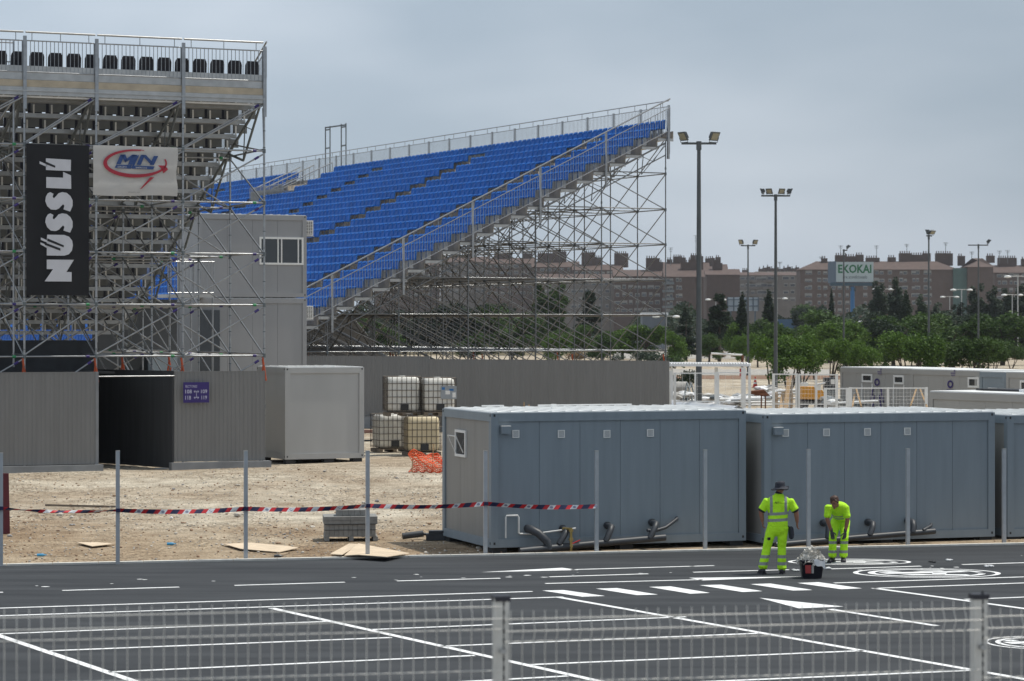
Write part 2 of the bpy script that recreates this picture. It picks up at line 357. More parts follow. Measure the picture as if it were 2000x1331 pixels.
# ------------------------------------------------------------ loose stones
ico = bmesh.new(); bmesh.ops.create_icosphere(ico, subdivisions=1, radius=1)
IV = [v.co.copy() for v in ico.verts]; IF = [[v.index for v in f.verts] for f in ico.faces]; ico.free()
s = MB(); rs = random.Random(5); sm_ = [mat('stone_pale', (.50, .46, .40), .9, 0, .1), mat('stone_grey', (.30, .29, .28), .9, 0, .1), mat('stone_brown', (.30, .20, .13), .9, 0, .1)]
cnt = 0
while cnt < 6500:
    px = rs.uniform(-40, 1000) if rs.random() < .9 else rs.uniform(1000, 2040); py = rs.uniform(912, 1108)
    c = G(px, py); 
    if (c-E0).dot(en) < .14: continue
    dens = .5+.5*math.sin(c.x*.8+1.3*math.sin(c.y*.4))*math.cos(c.y*.55)
    if rs.random() > .25+.75*dens: continue
    r = .008+.022*rs.random()**3+(.03 if rs.random() < .012 else 0); sc = Vector((rs.uniform(.8, 1.6), rs.uniform(.8, 1.4), rs.uniform(.4, .8)))*r
    a = rs.uniform(0, 6.3); ca, sa = math.cos(a), math.sin(a)
    vv = []
    for v in IV:
        k_ = rs.uniform(.8, 1.15); x, y, z = v.x*sc.x*k_, v.y*sc.y*k_, v.z*sc.z*k_
        vv.append((c.x+x*ca-y*sa, c.y+x*sa+y*ca, gz(c.x, c.y)+z+sc.z*.2))
    s.add(vv, IF, rs.choice((0, 0, 1, 2, 2))); cnt += 1
single('gravel', s, sm_, kind='stuff')
# ------------------------------------------------------------ seats and scaffold pieces
def seat_mb(ex, ey, o, w=.43, mi=0):
    """ex along the row, ey forward, o at deck level"""
    b = MB(); o = Vector(o); h = w/2
    # pan
    b.para(o-ex*h+ey*.0+ZV*.40, ex*w, ey*.40, ZV*.035)
    b.para(o-ex*h+ey*.38+ZV*.37, ex*w, ey*.03, ZV*.05)
    # back: curved shell with rounded top
    prof = [(-h, .42), (-h, .72), (-h*.86, .80), (-h*.6, .83), (h*.6, .83), (h*.86, .80), (h, .72), (h, .42)]
    f = [o+ex*x+ZV*z+ey*(.04*(abs(x)/h)**2-.10*(z-.42)) for x, z in prof]
    b.prism(f, -ey*.035)
    b.prism([o-ex*h*.78+ey*y_+ZV*z_ for y_, z_ in ((-.05, .845), (.035, .765), (-.05, .765))], ex*h*1.56)  # wedges on back and pan edges, shaped to catch sun as light lines
    b.prism([o-ex*h*.95+ey*y_+ZV*z_ for y_, z_ in ((.28, .475), (.415, .41), (.28, .41))], ex*h*1.9)
    b.para(o-ex*.05+ey*.05+ZV*.05, ex*.10, ey*.2, ZV*.35, 1)
    return b
def merge(dst, src):
    o = len(dst.v); dst.v += src.v; dst.f += [[q+o for q in f] for f in src.f]; dst.m += src.m; dst.sm += src.sm
def bars(b, p, d, L_, z0, z1, step=.12, r=.008, up=ZV, skew=None):
    """vertical bars between two rails; d unit direction (may slope)"""
    n = max(1, int(L_/step))
    for i in range(n+1):
        q = p+d*(L_*i/n); b.tube(q+ZV*z0, q+ZV*z1, r, 4, cap=False)
def rail_panel(p, q, z0, z1, step=.12, r=.009, fr=.018):
    b = MB(); p, q = Vector(p), Vector(q); L_ = (q-p).length; d = (q-p).normalized()
    b.tube(p+ZV*z1, q+ZV*z1, fr, 6); b.tube(p+ZV*z0, q+ZV*z0, fr, 6); b.tube(p+ZV*z0, p+ZV*z1, fr, 6); b.tube(q+ZV*z0, q+ZV*z1, fr, 6)
    bars(b, p, d, L_, z0, z1, step, r); return b
camp = Vector((0, 0, CH))

# ============================================================ blue grandstand
Ub, Vb = axes(27.1)
OB = Vector((300*116/5000, 116, 0)); D0 = 13.22; RISE = .405; RUN = .83; NR = 29; LEN = 70.0; SP = .49
def bp(k, t, z=0.0): return OB-Ub*(k*RUN)+Vb*t+ZV*z
def bz(k): return D0-RISE*k
AIS = [5.3, 17.7, 30.1, 42.5, 54.9]
bs = thing('grandstand', 'tall open grandstand with long rows of blue seats on a silver scaffold', 'grandstand', bp(0, 0, GZ))
seats = []; skey = []
rest = MB()
base = seat_mb(Vector((1, 0, 0)), Vector((0, -1, 0)), (0, 0, 0))
ca, sa = Vb, -Ub   # local x -> Vb, local y(-1 fwd) : forward = -Ub
sme = base.mesh('seat', [M['blue'], M['galv']])
rr = random.Random(2)
fx, fy = Vb, Ub     # local (x, y) -> x*Vb' + y*Ub  (forward local -y = -Ub)
rot = Matrix((( fx.x, fy.x, 0), (fx.y, fy.y, 0), (0, 0, 1)))
allseats = []
for k in range(NR):
    n = int(LEN/SP)
    for i in range(n):
        t = .25+i*SP
        if any(abs(t-a_) < .9 for a_ in AIS) and k > 0: continue
        if 38.2 < t < 43.6 and k < 4: continue
        p = bp(k, t, bz(k)); allseats.append((( p-camp).length, p))
allseats.sort(key=lambda q: q[0])
flip = rot.determinant() < 0
vis = [q for q in allseats if 600 < 1000+q[1].x/q[1].y*F < 1330]
first = set(id(q) for q in vis[:100])
r0 = root_of(bs)
for q in allseats:
    p = q[1]
    if id(q) in first:
        o = bpy.data.objects.new('seat', sme); COL.objects.link(o); o.parent = bs
        o.location = p-r0.location; o.rotation_euler = (0, 0, math.atan2(Vb.y, Vb.x)+math.pi)
    else:
        px = 1000+p.x/p.y*F
        if px < -60: continue
        an = math.atan2(Vb.y, Vb.x)+math.pi; c_, s_ = math.cos(an), math.sin(an)
        o = len(rest.v); j = rr.uniform(-.006, .006)
        rest.v += [(p.x+v[0]*c_-v[1]*s_, p.y+v[0]*s_+v[1]*c_, p.z+v[2]+j) for v in base.v]
        rest.f += [[x+o for x in f] for f in base.f]; rest.m += base.m; rest.sm += base.sm
part('seat', rest, [M['blue'], M['galv']], bs, kind='stuff')
# decks and risers, one part per row
for k in range(NR):
    b = MB(); z = bz(k)
    b.para(bp(k, 0, z-.07)-Ub*.42, Ub*RUN, Vb*LEN, ZV*.06, 0)
    b.para(bp(k, 0.02, z+.0)+Ub*.40, Ub*.02, Vb*(LEN-.04), ZV*(RISE-.08), 0)
    b.para(bp(k, -.03, z-.14)-Ub*.42, Ub*RUN*.98, Vb*.05, ZV*.12, 1)         # bright end plate
    for t in AIS:
        if k > 0: b.para(bp(k, t-.75, z-.005)-Ub*.02, Ub*.40, Vb*1.5, ZV*(RISE*.85), 2)
    part('deck', b, [M['deck'], M['galv2'], M['step']], bs)
# rear guard rail
TOP = 14.92-D0
for i in range(int(LEN/2.55)):
    t0, t1 = i*2.55, (i+1)*2.55
    if i > 25: break
    p, q = bp(-.2, t0+.06, D0), bp(-.2, t1-.06, D0)
    b = rail_panel(p, q, .12, TOP-.26, .13)
    b.tube(bp(-.2, t0, D0+TOP), bp(-.2, t1, D0+TOP), .025, 6)
    for f_ in (.2, .8): b.tube(p.lerp(q, f_)+ZV*(TOP-.26), p.lerp(q, f_)+ZV*TOP, .014, 4)
    b.box(bp(-.2, t0, D0+TOP/2-.45), .07, .12, TOP+.5, Ub)
    part('guard_rail', b, M['galv'], bs)
# side guard rail down the slope
for i in range(7):
    k0, k1 = i*4-.2, (i+1)*4-.2
    b = MB(); p, q = bp(k0, -.12, bz(k0)), bp(k1, -.12, bz(k1))
    b.tube(p+ZV*TOP, q+ZV*TOP, .034, 8)
    for z0, z1 in ((.28, 1.30),):
        b.tube(p+ZV*z1, q+ZV*z1, .02, 6); b.tube(p+ZV*z0, q+ZV*z0, .02, 6); bars(b, p, (q-p).normalized(), (q-p).length, z0, z1, .14, .010)
    for f_ in (.15, .5, .85): b.tube(p.lerp(q, f_)+ZV*1.3, p.lerp(q, f_)+ZV*TOP, .015, 4)
    b.box(q+ZV*(TOP/2-.40), .095, .06, TOP+.75, Ub)
    if i == 0: b.box(bp(-.1, -.1, D0)+ZV*(.15), .10, .09, 2.2, Ub)
    part('side_rail', b, M['galv'], bs)
# scaffold
LEV = [1.97-.0, 3.57, 5.18, 6.78, 8.39, 9.98, 11.6]
UB, VB = 3.32, 2.55; NJ = 26; NI = 9
posts, pk, leds, lk, brs, bk, stp, sk = [], [], [], [], [], [], [], []
def node(i, j, z): return bp(0, 0, z)-Ub*(i*UB)+Vb*(j*VB)
def ztop(i): return bz(i*UB/RUN)-.12
for i in range(NI):
    for j in range(NJ+1):
        p = node(i, j, GZ); px = 1000+p.x/p.y*F
        if px < 590 and j > 3: 
            if not (-80 < px < 120): continue
        b = MB(); b.tube(p, node(i, j, ztop(i)), .030, 6, 0)
        if j < 9:
            for z in LEV:
                if z < ztop(i): b.tube(node(i, j, z-.06), node(i, j, z+.06), .055, 6, 1)
            b.tube(node(i, j, ztop(i)-1.2), node(i, j, ztop(i)-1.3), .045, 6, 1)
        posts.append(b); pk.append((p-camp).length)
        zt = ztop(i)
        if i < NI-1 or j < NJ:
            for li, z in enumerate(LEV):
                if z < zt and j < NJ:
                    b = MB(); b.tube(node(i, j, z), node(i, j+1, z), .026, 5); leds.append(b); lk.append((p-camp).length+3)
                if i < NI-1 and z < ztop(i+1)+.3:
                    b = MB(); b.tube(node(i, j, z+.03), node(i+1, j, z+.03), .027, 5); leds.append(b); lk.append((p-camp).length-2*(j == 0))
                zn = z+1.605
                if i < NI-1 and zn < ztop(i+1)+1.2 and True:      # braces in the frame plane: "\" in the picture
                    b = MB(); b.tube(node(i+1, j, min(zn, ztop(i+1))), node(i, j, z), .025, 5); brs.append(b); bk.append((p-camp).length)
                if j < NJ and zn < zt+.2 and i % 2 == 0 or (j < NJ and zn < zt and i == 1):
                    a0, a1 = (j, j+1) if (i//2+0) % 2 == 1 else (j+1, j)
                    b = MB(); b.tube(node(i, a0, z), node(i, a1, zn), .024, 5, 0); brs.append(b); bk.append((p-camp).length+2)
        # orange screw jacks standing at the foot frames
        if j < 8 and zt > 3.4 and (i*3+j*5) % 4 == 0:
            b = MB(); b.tube(node(i, j, 2.05)+Ub*.05, node(i, j, 3.42)-Ub*.10+Vb*.04, .035, 6); stp.append(b); sk.append((p-camp).length)
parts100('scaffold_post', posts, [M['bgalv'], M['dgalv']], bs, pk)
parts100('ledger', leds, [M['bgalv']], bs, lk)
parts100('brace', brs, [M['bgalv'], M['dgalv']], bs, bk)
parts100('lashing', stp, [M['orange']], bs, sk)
# sloping rakers with zigzag web under the decks
rk = []; rkk = []
for j in range(NJ+1):
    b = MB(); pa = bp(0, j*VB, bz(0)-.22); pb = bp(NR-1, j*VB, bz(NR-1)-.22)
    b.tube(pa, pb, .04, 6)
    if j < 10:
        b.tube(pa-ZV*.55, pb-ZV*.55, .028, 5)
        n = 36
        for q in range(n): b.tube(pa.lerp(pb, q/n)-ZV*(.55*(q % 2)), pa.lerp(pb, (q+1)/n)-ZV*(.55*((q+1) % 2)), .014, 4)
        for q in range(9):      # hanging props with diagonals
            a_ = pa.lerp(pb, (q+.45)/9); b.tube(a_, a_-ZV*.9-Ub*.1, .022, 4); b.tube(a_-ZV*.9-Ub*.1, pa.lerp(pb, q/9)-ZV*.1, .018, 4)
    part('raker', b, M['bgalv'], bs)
# ---- vomitory stair platform and portal frame on the stand
def vom():
    zf = bz(3.6)-.25
    for s_ in range(2):
        p, q = bp(3.9, 38.3+s_*2.6, zf), bp(3.9, 40.8+s_*2.6, zf); part('gangway_rail', rail_panel(p, q, .05, 1.45, .15, .014), M['galv'], bs)
    b = MB(); b.para(bp(3.8, 38.3, zf), Vb*5.2, Ub*.05, ZV*1.25); part('gangway_wall', b, M['ldeck'], bs)
    b = MB(); b.para(bp(3.8, 38.3, bz(1.8)), Vb*5.2, Ub*3.0, ZV*.10); part('gangway_floor', b, M['galv2'], bs)
    for t in (38.4, 41.2, 43.3):
        b = MB(); p, q = bp(3.8, t, zf+1.35), bp(0, t, bz(0)+1.1); b.tube(p, q, .035, 6); b.tube(p-ZV*.5, q-ZV*.5, .02, 6); bars(b, p-ZV*1.1, (q-p).normalized(), (q-p).length, 0.1, 1.1, .3, .014)
        part('stair_rail', b, M['galv2'], bs)
    b = MB()
    for t in (38.9, 39.6, 41.3, 42.0): b.tube(bp(-1.3, t, bz(0)-1), bp(-1.3, t, 16.7), .04, 6)
    for t in (38.9, 41.3):
        for z in (12.5, 13.9, 15.4, 16.5): b.tube(bp(-1.3, t, z), bp(-1.3, t+.7, z), .045, 6)
    b.tube(bp(-1.3, 38.9, 16.6), bp(-1.3, 42.0, 16.65), .05, 6); part('portal_frame', b, M['dgalv'], bs)
vom()

# ============================================================ left stand seen from behind
Ul, Vl = axes(23)
OL = Vector((-495*77/5000, 77.0, 0)); LD0 = 11.75; LR = .38; LRUN = .9; LN = 20
def lp(s, k, z=0.0): return OL-Ul*s+Vl*(k*LRUN)+ZV*z       # s to the left, k rows away
def lz(k): return LD0-LR*k
ls = thing('grandstand', 'near grandstand seen from behind with black seats and hanging banners', 'grandstand', lp(0, 0, GZ))
LS = 9.4; SPL = .54
sme2 = base.mesh('seat', [M['black'], M['galv2']])
ls_all = []
an = math.atan2(Ul.y, Ul.x)+math.pi         # back towards camera: forward = +Vl
for k in range(LN):
    for i in range(int((LS-.3)/SPL)):
        ls_all.append((k, lp(.32+i*SPL, k-.42, lz(k))))
restl = MB(); cc = 0
for k, p in ls_all:
    if cc < 100 and k < 7 and p.x/p.y > -.2:
        o = bpy.data.objects.new('seat', sme2); COL.objects.link(o); o.parent = ls; o.location = p-ls.location; o.rotation_euler = (0, 0, an); cc += 1
    else:
        c_, s_ = math.cos(an), math.sin(an); o = len(restl.v)
        restl.v += [(p.x+v[0]*c_-v[1]*s_, p.y+v[0]*s_+v[1]*c_, p.z+v[2]) for v in base.v]
        restl.f += [[x+o for x in f] for f in base.f]; restl.m += base.m; restl.sm += base.sm
part('seat', restl, [M['black'], M['galv2']], ls, kind='stuff')
for k in range(LN):
    b = MB(); z = lz(k)
    b.para(lp(0, k-.5, z-.06)-Ul*LS, Ul*LS, Vl*.86, ZV*.05, 0)
    b.para(lp(0, k-.52, z-.14)-Ul*LS, Ul*LS, Vl*.05, ZV*.13, 1)
    b.para(lp(0, k+.40, z-.10)-Ul*LS, Ul*LS, Vl*.05, ZV*.09, 1)
    if k > 0:
        for s in [x*SPL+.05 for x in range(int(LS/SPL))]:
            b.para(lp(s, k-.50, z-.01), Ul*.045, Vl*.05, ZV*.26, 3); b.para(lp(s+.05, k-.43, z+.03), -Ul*.0+Ul*.45, Vl*.02, ZV*.27, 2)  # white brackets paint in the bright sky showing between riser plates
    part('deck', b, [M['ldeck'], M['galv2'], M['riser'], M['white']], ls)
# rear fascia beams
b = MB()
b.para(lp(LS, -.62, 11.78), Ul*LS, Vl*.06, ZV*.40, 1); b.para(lp(LS, -.66, 11.57), Ul*LS, Vl*.06, ZV*.20, 0)
b.para(lp(LS, -.68, 11.33), Ul*LS, Vl*.06, ZV*.235, 1); b.para(lp(LS, -.58, 11.27), Ul*LS, Vl*.06, ZV*.05, 2)
b.para(lp(LS, -.73, 11.44), Ul*LS, Vl*.05, ZV*.03, 1)
part('fascia', b, [M['ply'], M['galv2'], M['white']], ls)
# rear guard rail
SL = [0, 2.5, 5.1, 7.2, 9.7]
for i in range(4):
    s0, s1 = SL[i], SL[i+1]; p, q = lp(s0+.06, -.62, 11.9), lp(s1-.06, -.62, 11.9)
    b = rail_panel(p, q, .1, 1.0, .115, .011, .02)
    for f_ in (.08, .5, .92): b.tube(p.lerp(q, f_)+ZV*1.0, p.lerp(q, f_)+ZV*1.25, .012, 4)
    part('guard_rail', b, M['galv'], ls)
    b = MB(); b.tube(lp(s0+.03, -.62, 13.15), lp(s1-.03, -.62, 13.15), .03, 8); part('handrail', b, M['galv2'], ls)
# side guard rail at the right end going down with the rows
for i in range(4):
    k0, k1 = i*4-.6, i*4+3.4; b = MB(); p, q = lp(-.08, k0, lz(k0)), lp(-.08, k1, lz(k1))
    b.tube(p+ZV*1.2, q+ZV*1.2, .03, 6)
    for z in (.15, 1.0): b.tube(p+ZV*z, q+ZV*z, .018, 6)
    bars(b, p, (q-p).normalized(), (q-p).length, .15, 1.0, .13, .010); part('side_rail', b, M['galv'], ls)
# left tower with stair rails
b = MB()
for s in (7.45, 8.6): b.tube(lp(s, -.3, 3.5), lp(s, -.3, 12.9), .03, 6)
for z in (12.85, 12.3, 11.7, 11.2): b.tube(lp(7.45, -.3, z), lp(9.6, -.3, z), .02, 6)
for q in range(12): b.tube(lp(7.6+q*.17, -.3, 11.2), lp(7.6+q*.17, -.3, 12.3), .009, 4)
b.tube(lp(7.45, -.3, 11.2), lp(8.6, .7, 9.4), .03, 6); b.tube(lp(7.45, -.3, 12.3), lp(8.6, .7, 10.6), .03, 6)
part('stair_tower', b, M['galv'], ls)
# scaffold
LLV = [2.28, 3.80, 5.31, 6.83, 8.36, 9.91]
SS = [0, 2.5, 5.1, 7.2, 9.7]
posts, pk, leds, lk, brs, bk, stp, sk = [], [], [], [], [], [], [], []
def ln(s, j, z): return lp(s, -.62+j*3.9, z)
def lzt(j): return lz(max(0, -.62+j*3.9))-.15
for si, s in enumerate(SS):
    for j in range(6):
        p = ln(s, j, GZ); zt = 12.9 if j == 0 else lzt(j)
        b = MB(); b.tube(p, ln(s, j, zt), .030 if j else .034, 6)
        for z in LLV:
            if z < zt: b.tube(ln(s, j, z-.06), ln(s, j, z+.06), .055, 6, 1)
        for q in range(int((zt-GZ)/.5)): b.tube(ln(s, j, GZ+q*.5), ln(s, j, GZ+q*.5+.025), .046, 6, 1)
        if j == 0: b.box(ln(s, j, 11.98)-Vl*.06, .10, .06, 2.1, Ul)
        posts.append(b); pk.append(p.y)
        for li, z in enumerate(LLV):
            if si < 4 and z < zt and not (si == 1 and z < 3):
                b = MB(); b.tube(ln(s, j, z), ln(SS[si+1], j, z), .030, 6)
                f_ = .12; c_ = ln(s, j, z).lerp(ln(SS[si+1], j, z), f_); b.tube(c_-Ul*.05, c_+Ul*.05, .048, 6, 1+(si+li+j) % 2)
                leds.append(b); lk.append(p.y)
            if j < 5 and z < lzt(j+1)+.4:
                b = MB(); b.tube(ln(s, j, z+.05), ln(s, j+1, z+.05), .028, 6); leds.append(b); lk.append(p.y+.5)
            zn = z+1.52
            if si < 4 and zn < zt+.1 and j in (0, 2, 4) and not (si == 1 and z < 3):
                b = MB(); b.tube(ln(SS[si+1], j, z+.05), ln(s, j, zn-.05), .026, 6); c_ = ln(s, j, zn-.05).lerp(ln(SS[si+1], j, z+.05), .07); b.tube(c_, c_+(ln(SS[si+1], j, z)-ln(s, j, zn))*.05, .04, 6, 2)
                brs.append(b); bk.append(p.y)
            if j < 5 and zn < lzt(j+1)+1.3:
                b = MB(); b.tube(ln(s, j+1, min(zn, lzt(j+1))), ln(s, j, z), .026, 6); brs.append(b); bk.append(p.y+.5)
            if si < 4 and zn < zt and j in (1, 3):
                b = MB(); b.tube(ln(s, j, z), ln(SS[si+1], j, zn), .024, 6); brs.append(b); bk.append(p.y+1)
        if zt > 3.6 and (j == 0 or (si+j) % 3 == 0):
            b = MB(); b.tube(ln(s, j, 3.05)+Ul*.05, ln(s, j, 3.75)-Ul*.05, .038, 6); b.tube(ln(s, j, 3.05)-Ul*.09, ln(s, j, 3.7), .03, 6); stp.append(b); sk.append(p.y)
parts100('scaffold_post', posts, [M['galv'], M['dgalv']], ls, pk)
parts100('ledger', leds, [M['galv'], M['green'], M['purple']], ls, lk)
parts100('brace', brs, [M['galv'], M['green'], M['purple']], ls, bk)
parts100('lashing', stp, [M['orange']], ls, sk)
for si, s in enumerate([0]+SS[1:]):
    b = MB(); pa, pb = lp(s, -.4, lz(0)-.25), lp(s, LN-1, lz(LN-1)-.25)
    b.tube(pa, pb, .05, 6)
    for q in range(5):
        a_, c_ = pa.lerp(pb, q/5), pa.lerp(pb, (q+1)/5); m_ = a_.lerp(c_, .55)-ZV*.95
        b.tube(a_, m_, .04, 6); b.tube(m_, c_, .04, 6); b.tube(m_, a_.lerp(c_, .5), .02, 5); b.tube(m_+(a_-m_)*.5, a_.lerp(c_, .5), .015, 4)
    part('raker', b, M['dgalv'], ls)
    for lv in (11.2,):
        b = MB(); b.tube(ln(s, 0, 9.91), lp(s-.0, -.5, 11.2) if si == 0 else ln(SS[si-1], 0, 11.3), .03, 6); part('brace', b, M['galv'], ls)

# ============================================================ banners
def flat(px_list, base_pt, ux, sx, sy, off, th, mb, mi):
    """shape given in banner coordinates (0..W right, 0..H down) -> thin plate in front of the banner"""
    pts = [base_pt+ux*(x*sx)-ZV*(y*sy)+off for x, y in px_list]; mb.prism(pts, th, mi)
def bend(pts):
    n = len(pts); o = []
    for i in range(n):
        p0, p1, p2, p3 = pts[i-1], pts[i], pts[(i+1) % n], pts[(i+2) % n]
        for t in (0, .33, .66):
            o.append(tuple(.5*((2*p1[c])+(-p0[c]+p2[c])*t+(2*p0[c]-5*p1[c]+4*p2[c]-p3[c])*t*t+(-p0[c]+3*p1[c]-3*p2[c]+p3[c])*t**3) for c in (0, 1)))
    return o
Nl = -Vl       # towards the camera
def banner_origin(px, py, s_guess):   # point on the rear plane seen at px,py
    # rear plane passes lp(.,-.62-.12/.9)
    o = lp(0, -.62, 0)+Nl*.10; d = Vector(((px-1000)/F, 1, -(py-HY)/F)); c = Vector((0, 0, CH))
    t = (o-c).dot(Nl)/d.dot(Nl); return c+d*t
A_, B_, C_ = banner_origin(51, 281, 0), banner_origin(174, 283, 0), banner_origin(52, 577, 0)
wB = (B_-A_).length; hB = A_.z-C_.z
bb = thing('banner', 'tall black vertical banner with white lettering tied to the scaffold', 'banner', C_)
b = MB(); nx_ = 10
V_ = []
for j in range(15):
    for i in range(nx_+1):
        u, v = i/nx_, j/14; V_.append(A_+Ul*(wB*u)-ZV*(hB*v)+Nl*(.012*math.sin(u*9+v*3)))
fr_ = [(j*(nx_+1)+i, (j+1)*(nx_+1)+i, (j+1)*(nx_+1)+i+1, j*(nx_+1)+i+1) for j in range(14) for i in range(nx_)]
b.add(V_, fr_, 0, True); b.add([v-Nl*.006 for v in V_], [f[::-1] for f in fr_], 0, True)
part('cloth', b, mat('black_banner', (.006, .007, .010), .8, 0, .2, 2), bb)
lw = mat('banner_lettering', (.55, .56, .60), .6, 0, .05, 3); lb = mat('banner_slit', (.006, .007, .010), .6, 0, .1, 3)
t_ = MB(); s1 = wB/(552-50); s2 = hB/(1275-48)
def bl(pts, mi=0, k=0, sm=False):
    pts = [(x-50, y-48) for x, y in pts]
    if sm: pts = bend(pts)
    flat(pts, A_, Ul, s1, s2, Nl*(.025+.006*k), Nl*.004, t_, mi)
bl([(212, 985), (428, 985), (368, 1085), (410, 1085), (410, 1162), (195, 1162), (262, 1062), (212, 1062)])
bl([(216, 783), (350, 783), (390, 797), (415, 830), (420, 868), (412, 910), (388, 940), (350, 952), (212, 952), (212, 826)])
bl([(165, 806), (240, 840), (240, 858), (165, 826)]); bl([(162, 846), (225, 872), (225, 898), (162, 862)])
bl([(216, 812), (348, 868), (346, 884), (216, 834)], 1, 1); bl([(195, 846), (320, 893), (320, 912), (195, 866)], 1, 1)
for dy in (0, 172):
    bl([(240, 437+dy), (265, 450+dy), (258, 475+dy), (268, 487+dy), (285, 470+dy), (305, 445+dy), (335, 435+dy), (370, 440+dy), (400, 465+dy), (418, 500+dy), (418, 545+dy),
        (398, 592+dy), (345, 575+dy), (352, 545+dy), (342, 533+dy), (325, 550+dy), (310, 568+dy), (285, 580+dy), (245, 578+dy), (215, 550+dy), (200, 510+dy), (205, 475+dy), (220, 447+dy)], sm=False)
bl([(208, 315), (342, 317), (342, 270), (405, 297), (407, 407), (208, 403)])
bl([(205, 163), (405, 170), (403, 262), (205, 258)]); bl([(155, 188), (215, 214), (215, 234), (155, 208)]); bl([(205, 190), (280, 222), (278, 238), (205, 211)], 1, 1)
part('lettering', t_, [lw, lb], bb)
# white banner
A2, B2, C2 = banner_origin(182, 284, 0), banner_origin(346, 292, 0), banner_origin(183, 381, 0)
w2 = (B2-A2).length; h2 = A2.z-C2.z
wb_ = thing('banner', 'white banner with a red swoosh and blue lettering tied beside the black banner', 'banner', C2)
b = MB(); V_ = []
for j in range(9):
    for i in range(15):
        u, v = i/14, j/8; V_.append(A2+Ul*(w2*u*(1+.01*math.sin(v*9)*u))-ZV*(h2*v*(1+.015*math.sin(u*6)))+Nl*(.02*math.sin(u*14+v*4)+.012*math.sin(v*17)))
fr_ = [(j*15+i, (j+1)*15+i, (j+1)*15+i+1, j*15+i+1) for j in range(8) for i in range(14)]
b.add(V_, fr_, 0, True); b.add([v-Nl*.006 for v in V_], [f[::-1] for f in fr_], 0, True)
part('cloth', b, mat('white_banner', (.50, .49, .47), .8, 0, .05, 2), wb_)
t_ = MB(); s1 = w2/(1283-590); s2 = h2/(465-65)
def wl(pts, mi, k=0, f=None):
    flat([(x-590, y-65-(x-590)*.02) for x, y in pts], A2, Ul, s1, s2, Nl*(.045+.006*k), Nl*.004, t_, mi)
# red swoosh: segments of an open ellipse with growing thickness
prev = None
for i in range(49):
    a = R(-80-i*6.2); cx, cy = 935, 208
    th = 5+22*(i/48)**1.0 if i < 44 else 27*(48-i)/4+3
    th = 9+15*math.sin(math.pi*min(1, i/46))**1.2
    ox, oy = cx+(255+th*.5)*math.cos(a), cy+(105+th*.6)*math.sin(a); ix, iy = cx+(255-th*.9)*math.cos(a), cy+(105-th*.7)*math.sin(a)
    if prev: wl([prev[0], (ox, oy), (ix, iy), prev[1]], 0)
    prev = ((ox, oy), (ix, iy))
wl([(1120, 225), (1180, 228), (1203, 258), (1165, 290), (1150, 255)], 0); wl([(1055, 322), (1088, 322), (985, 415), (968, 422)], 0); wl([(975, 98), (1008, 106), (1004, 110), (972, 103)], 0)
wl([(775, 222), (905, 222), (895, 255), (762, 248)], 1); wl([(925, 228), (1092, 234), (1080, 260), (912, 254)], 1)
# MIN
for q in ([(775, 218), (810, 140), (845, 138), (812, 218)], [(810, 140), (850, 138), (870, 190), (850, 205)], [(850, 205), (845, 185), (905, 140), (945, 142)], [(905, 142), (948, 142), (912, 220), (872, 220)],
          [(940, 150), (965, 142), (912, 254), (898, 250)], [(978, 142), (1012, 142), (978, 222), (942, 222)], [(985, 142), (1020, 142), (1075, 200), (1062, 222)], [(1085, 150), (1122, 150), (1085, 224), (1050, 224)]): wl(q, 1)
part('logo', t_, [mat('logo_red', (.35, .02, .04), .6), mat('logo_blue', (.02, .06, .20), .6)], wb_)

def text(body, o, ux, h, material, parent, name='lettering', width=None, bold=0.0, shear=0, space=1, th=.002, kind=None):
    """text plate lying in the vertical plane along ux, o = lower left"""
    c = bpy.data.curves.new('t', 'FONT'); c.body = body; c.offset = bold; c.shear = shear; c.space_character = space; c.resolution_u = 2
    ob = bpy.data.objects.new('t', c); COL.objects.link(ob); dg = bpy.context.evaluated_depsgraph_get()
    me = bpy.data.meshes.new_from_object(ob.evaluated_get(dg)); bpy.data.objects.remove(ob); bpy.data.curves.remove(c)
    xs_ = [v.co.x for v in me.vertices]; ys_ = [v.co.y for v in me.vertices]; x0, y0 = min(xs_), min(ys_); sy = h/(max(ys_)-y0); sx = sy if width is None else width/(max(xs_)-x0)
    rl = root_of(parent).location
    for v in me.vertices:
        q = Vector(o)+Vector(ux)*((v.co.x-x0)*sx)+ZV*((v.co.y-y0)*sy); v.co = q-rl
    me.materials.clear(); me.materials.append(material); me.name = name
    t2 = bpy.data.objects.new(name, me); COL.objects.link(t2); t2.parent = parent; return t2
def wpos(x, y, k=.06): return A2+Ul*((x-590)*s1)-ZV*((y-65-(x-590)*.02)*s2)+Nl*k
white_l = mat('small_lettering', (.55, .55, .55), .6)
text('GRUPO', wpos(785, 246), Ul, .05, white_l, wb_, width=.27); text('EMPRESAS', wpos(935, 252), Ul, .05, white_l, wb_, width=.33)
text('grupomin.com', wpos(875, 450), Ul, .045, mat('grey_lettering', (.12, .12, .13), .6), wb_, width=.33)

M['passw'] = mat('passage_wall', (.035, .037, .040), .7, 0, .2, 1.5, stretch=(6, 6, .3))
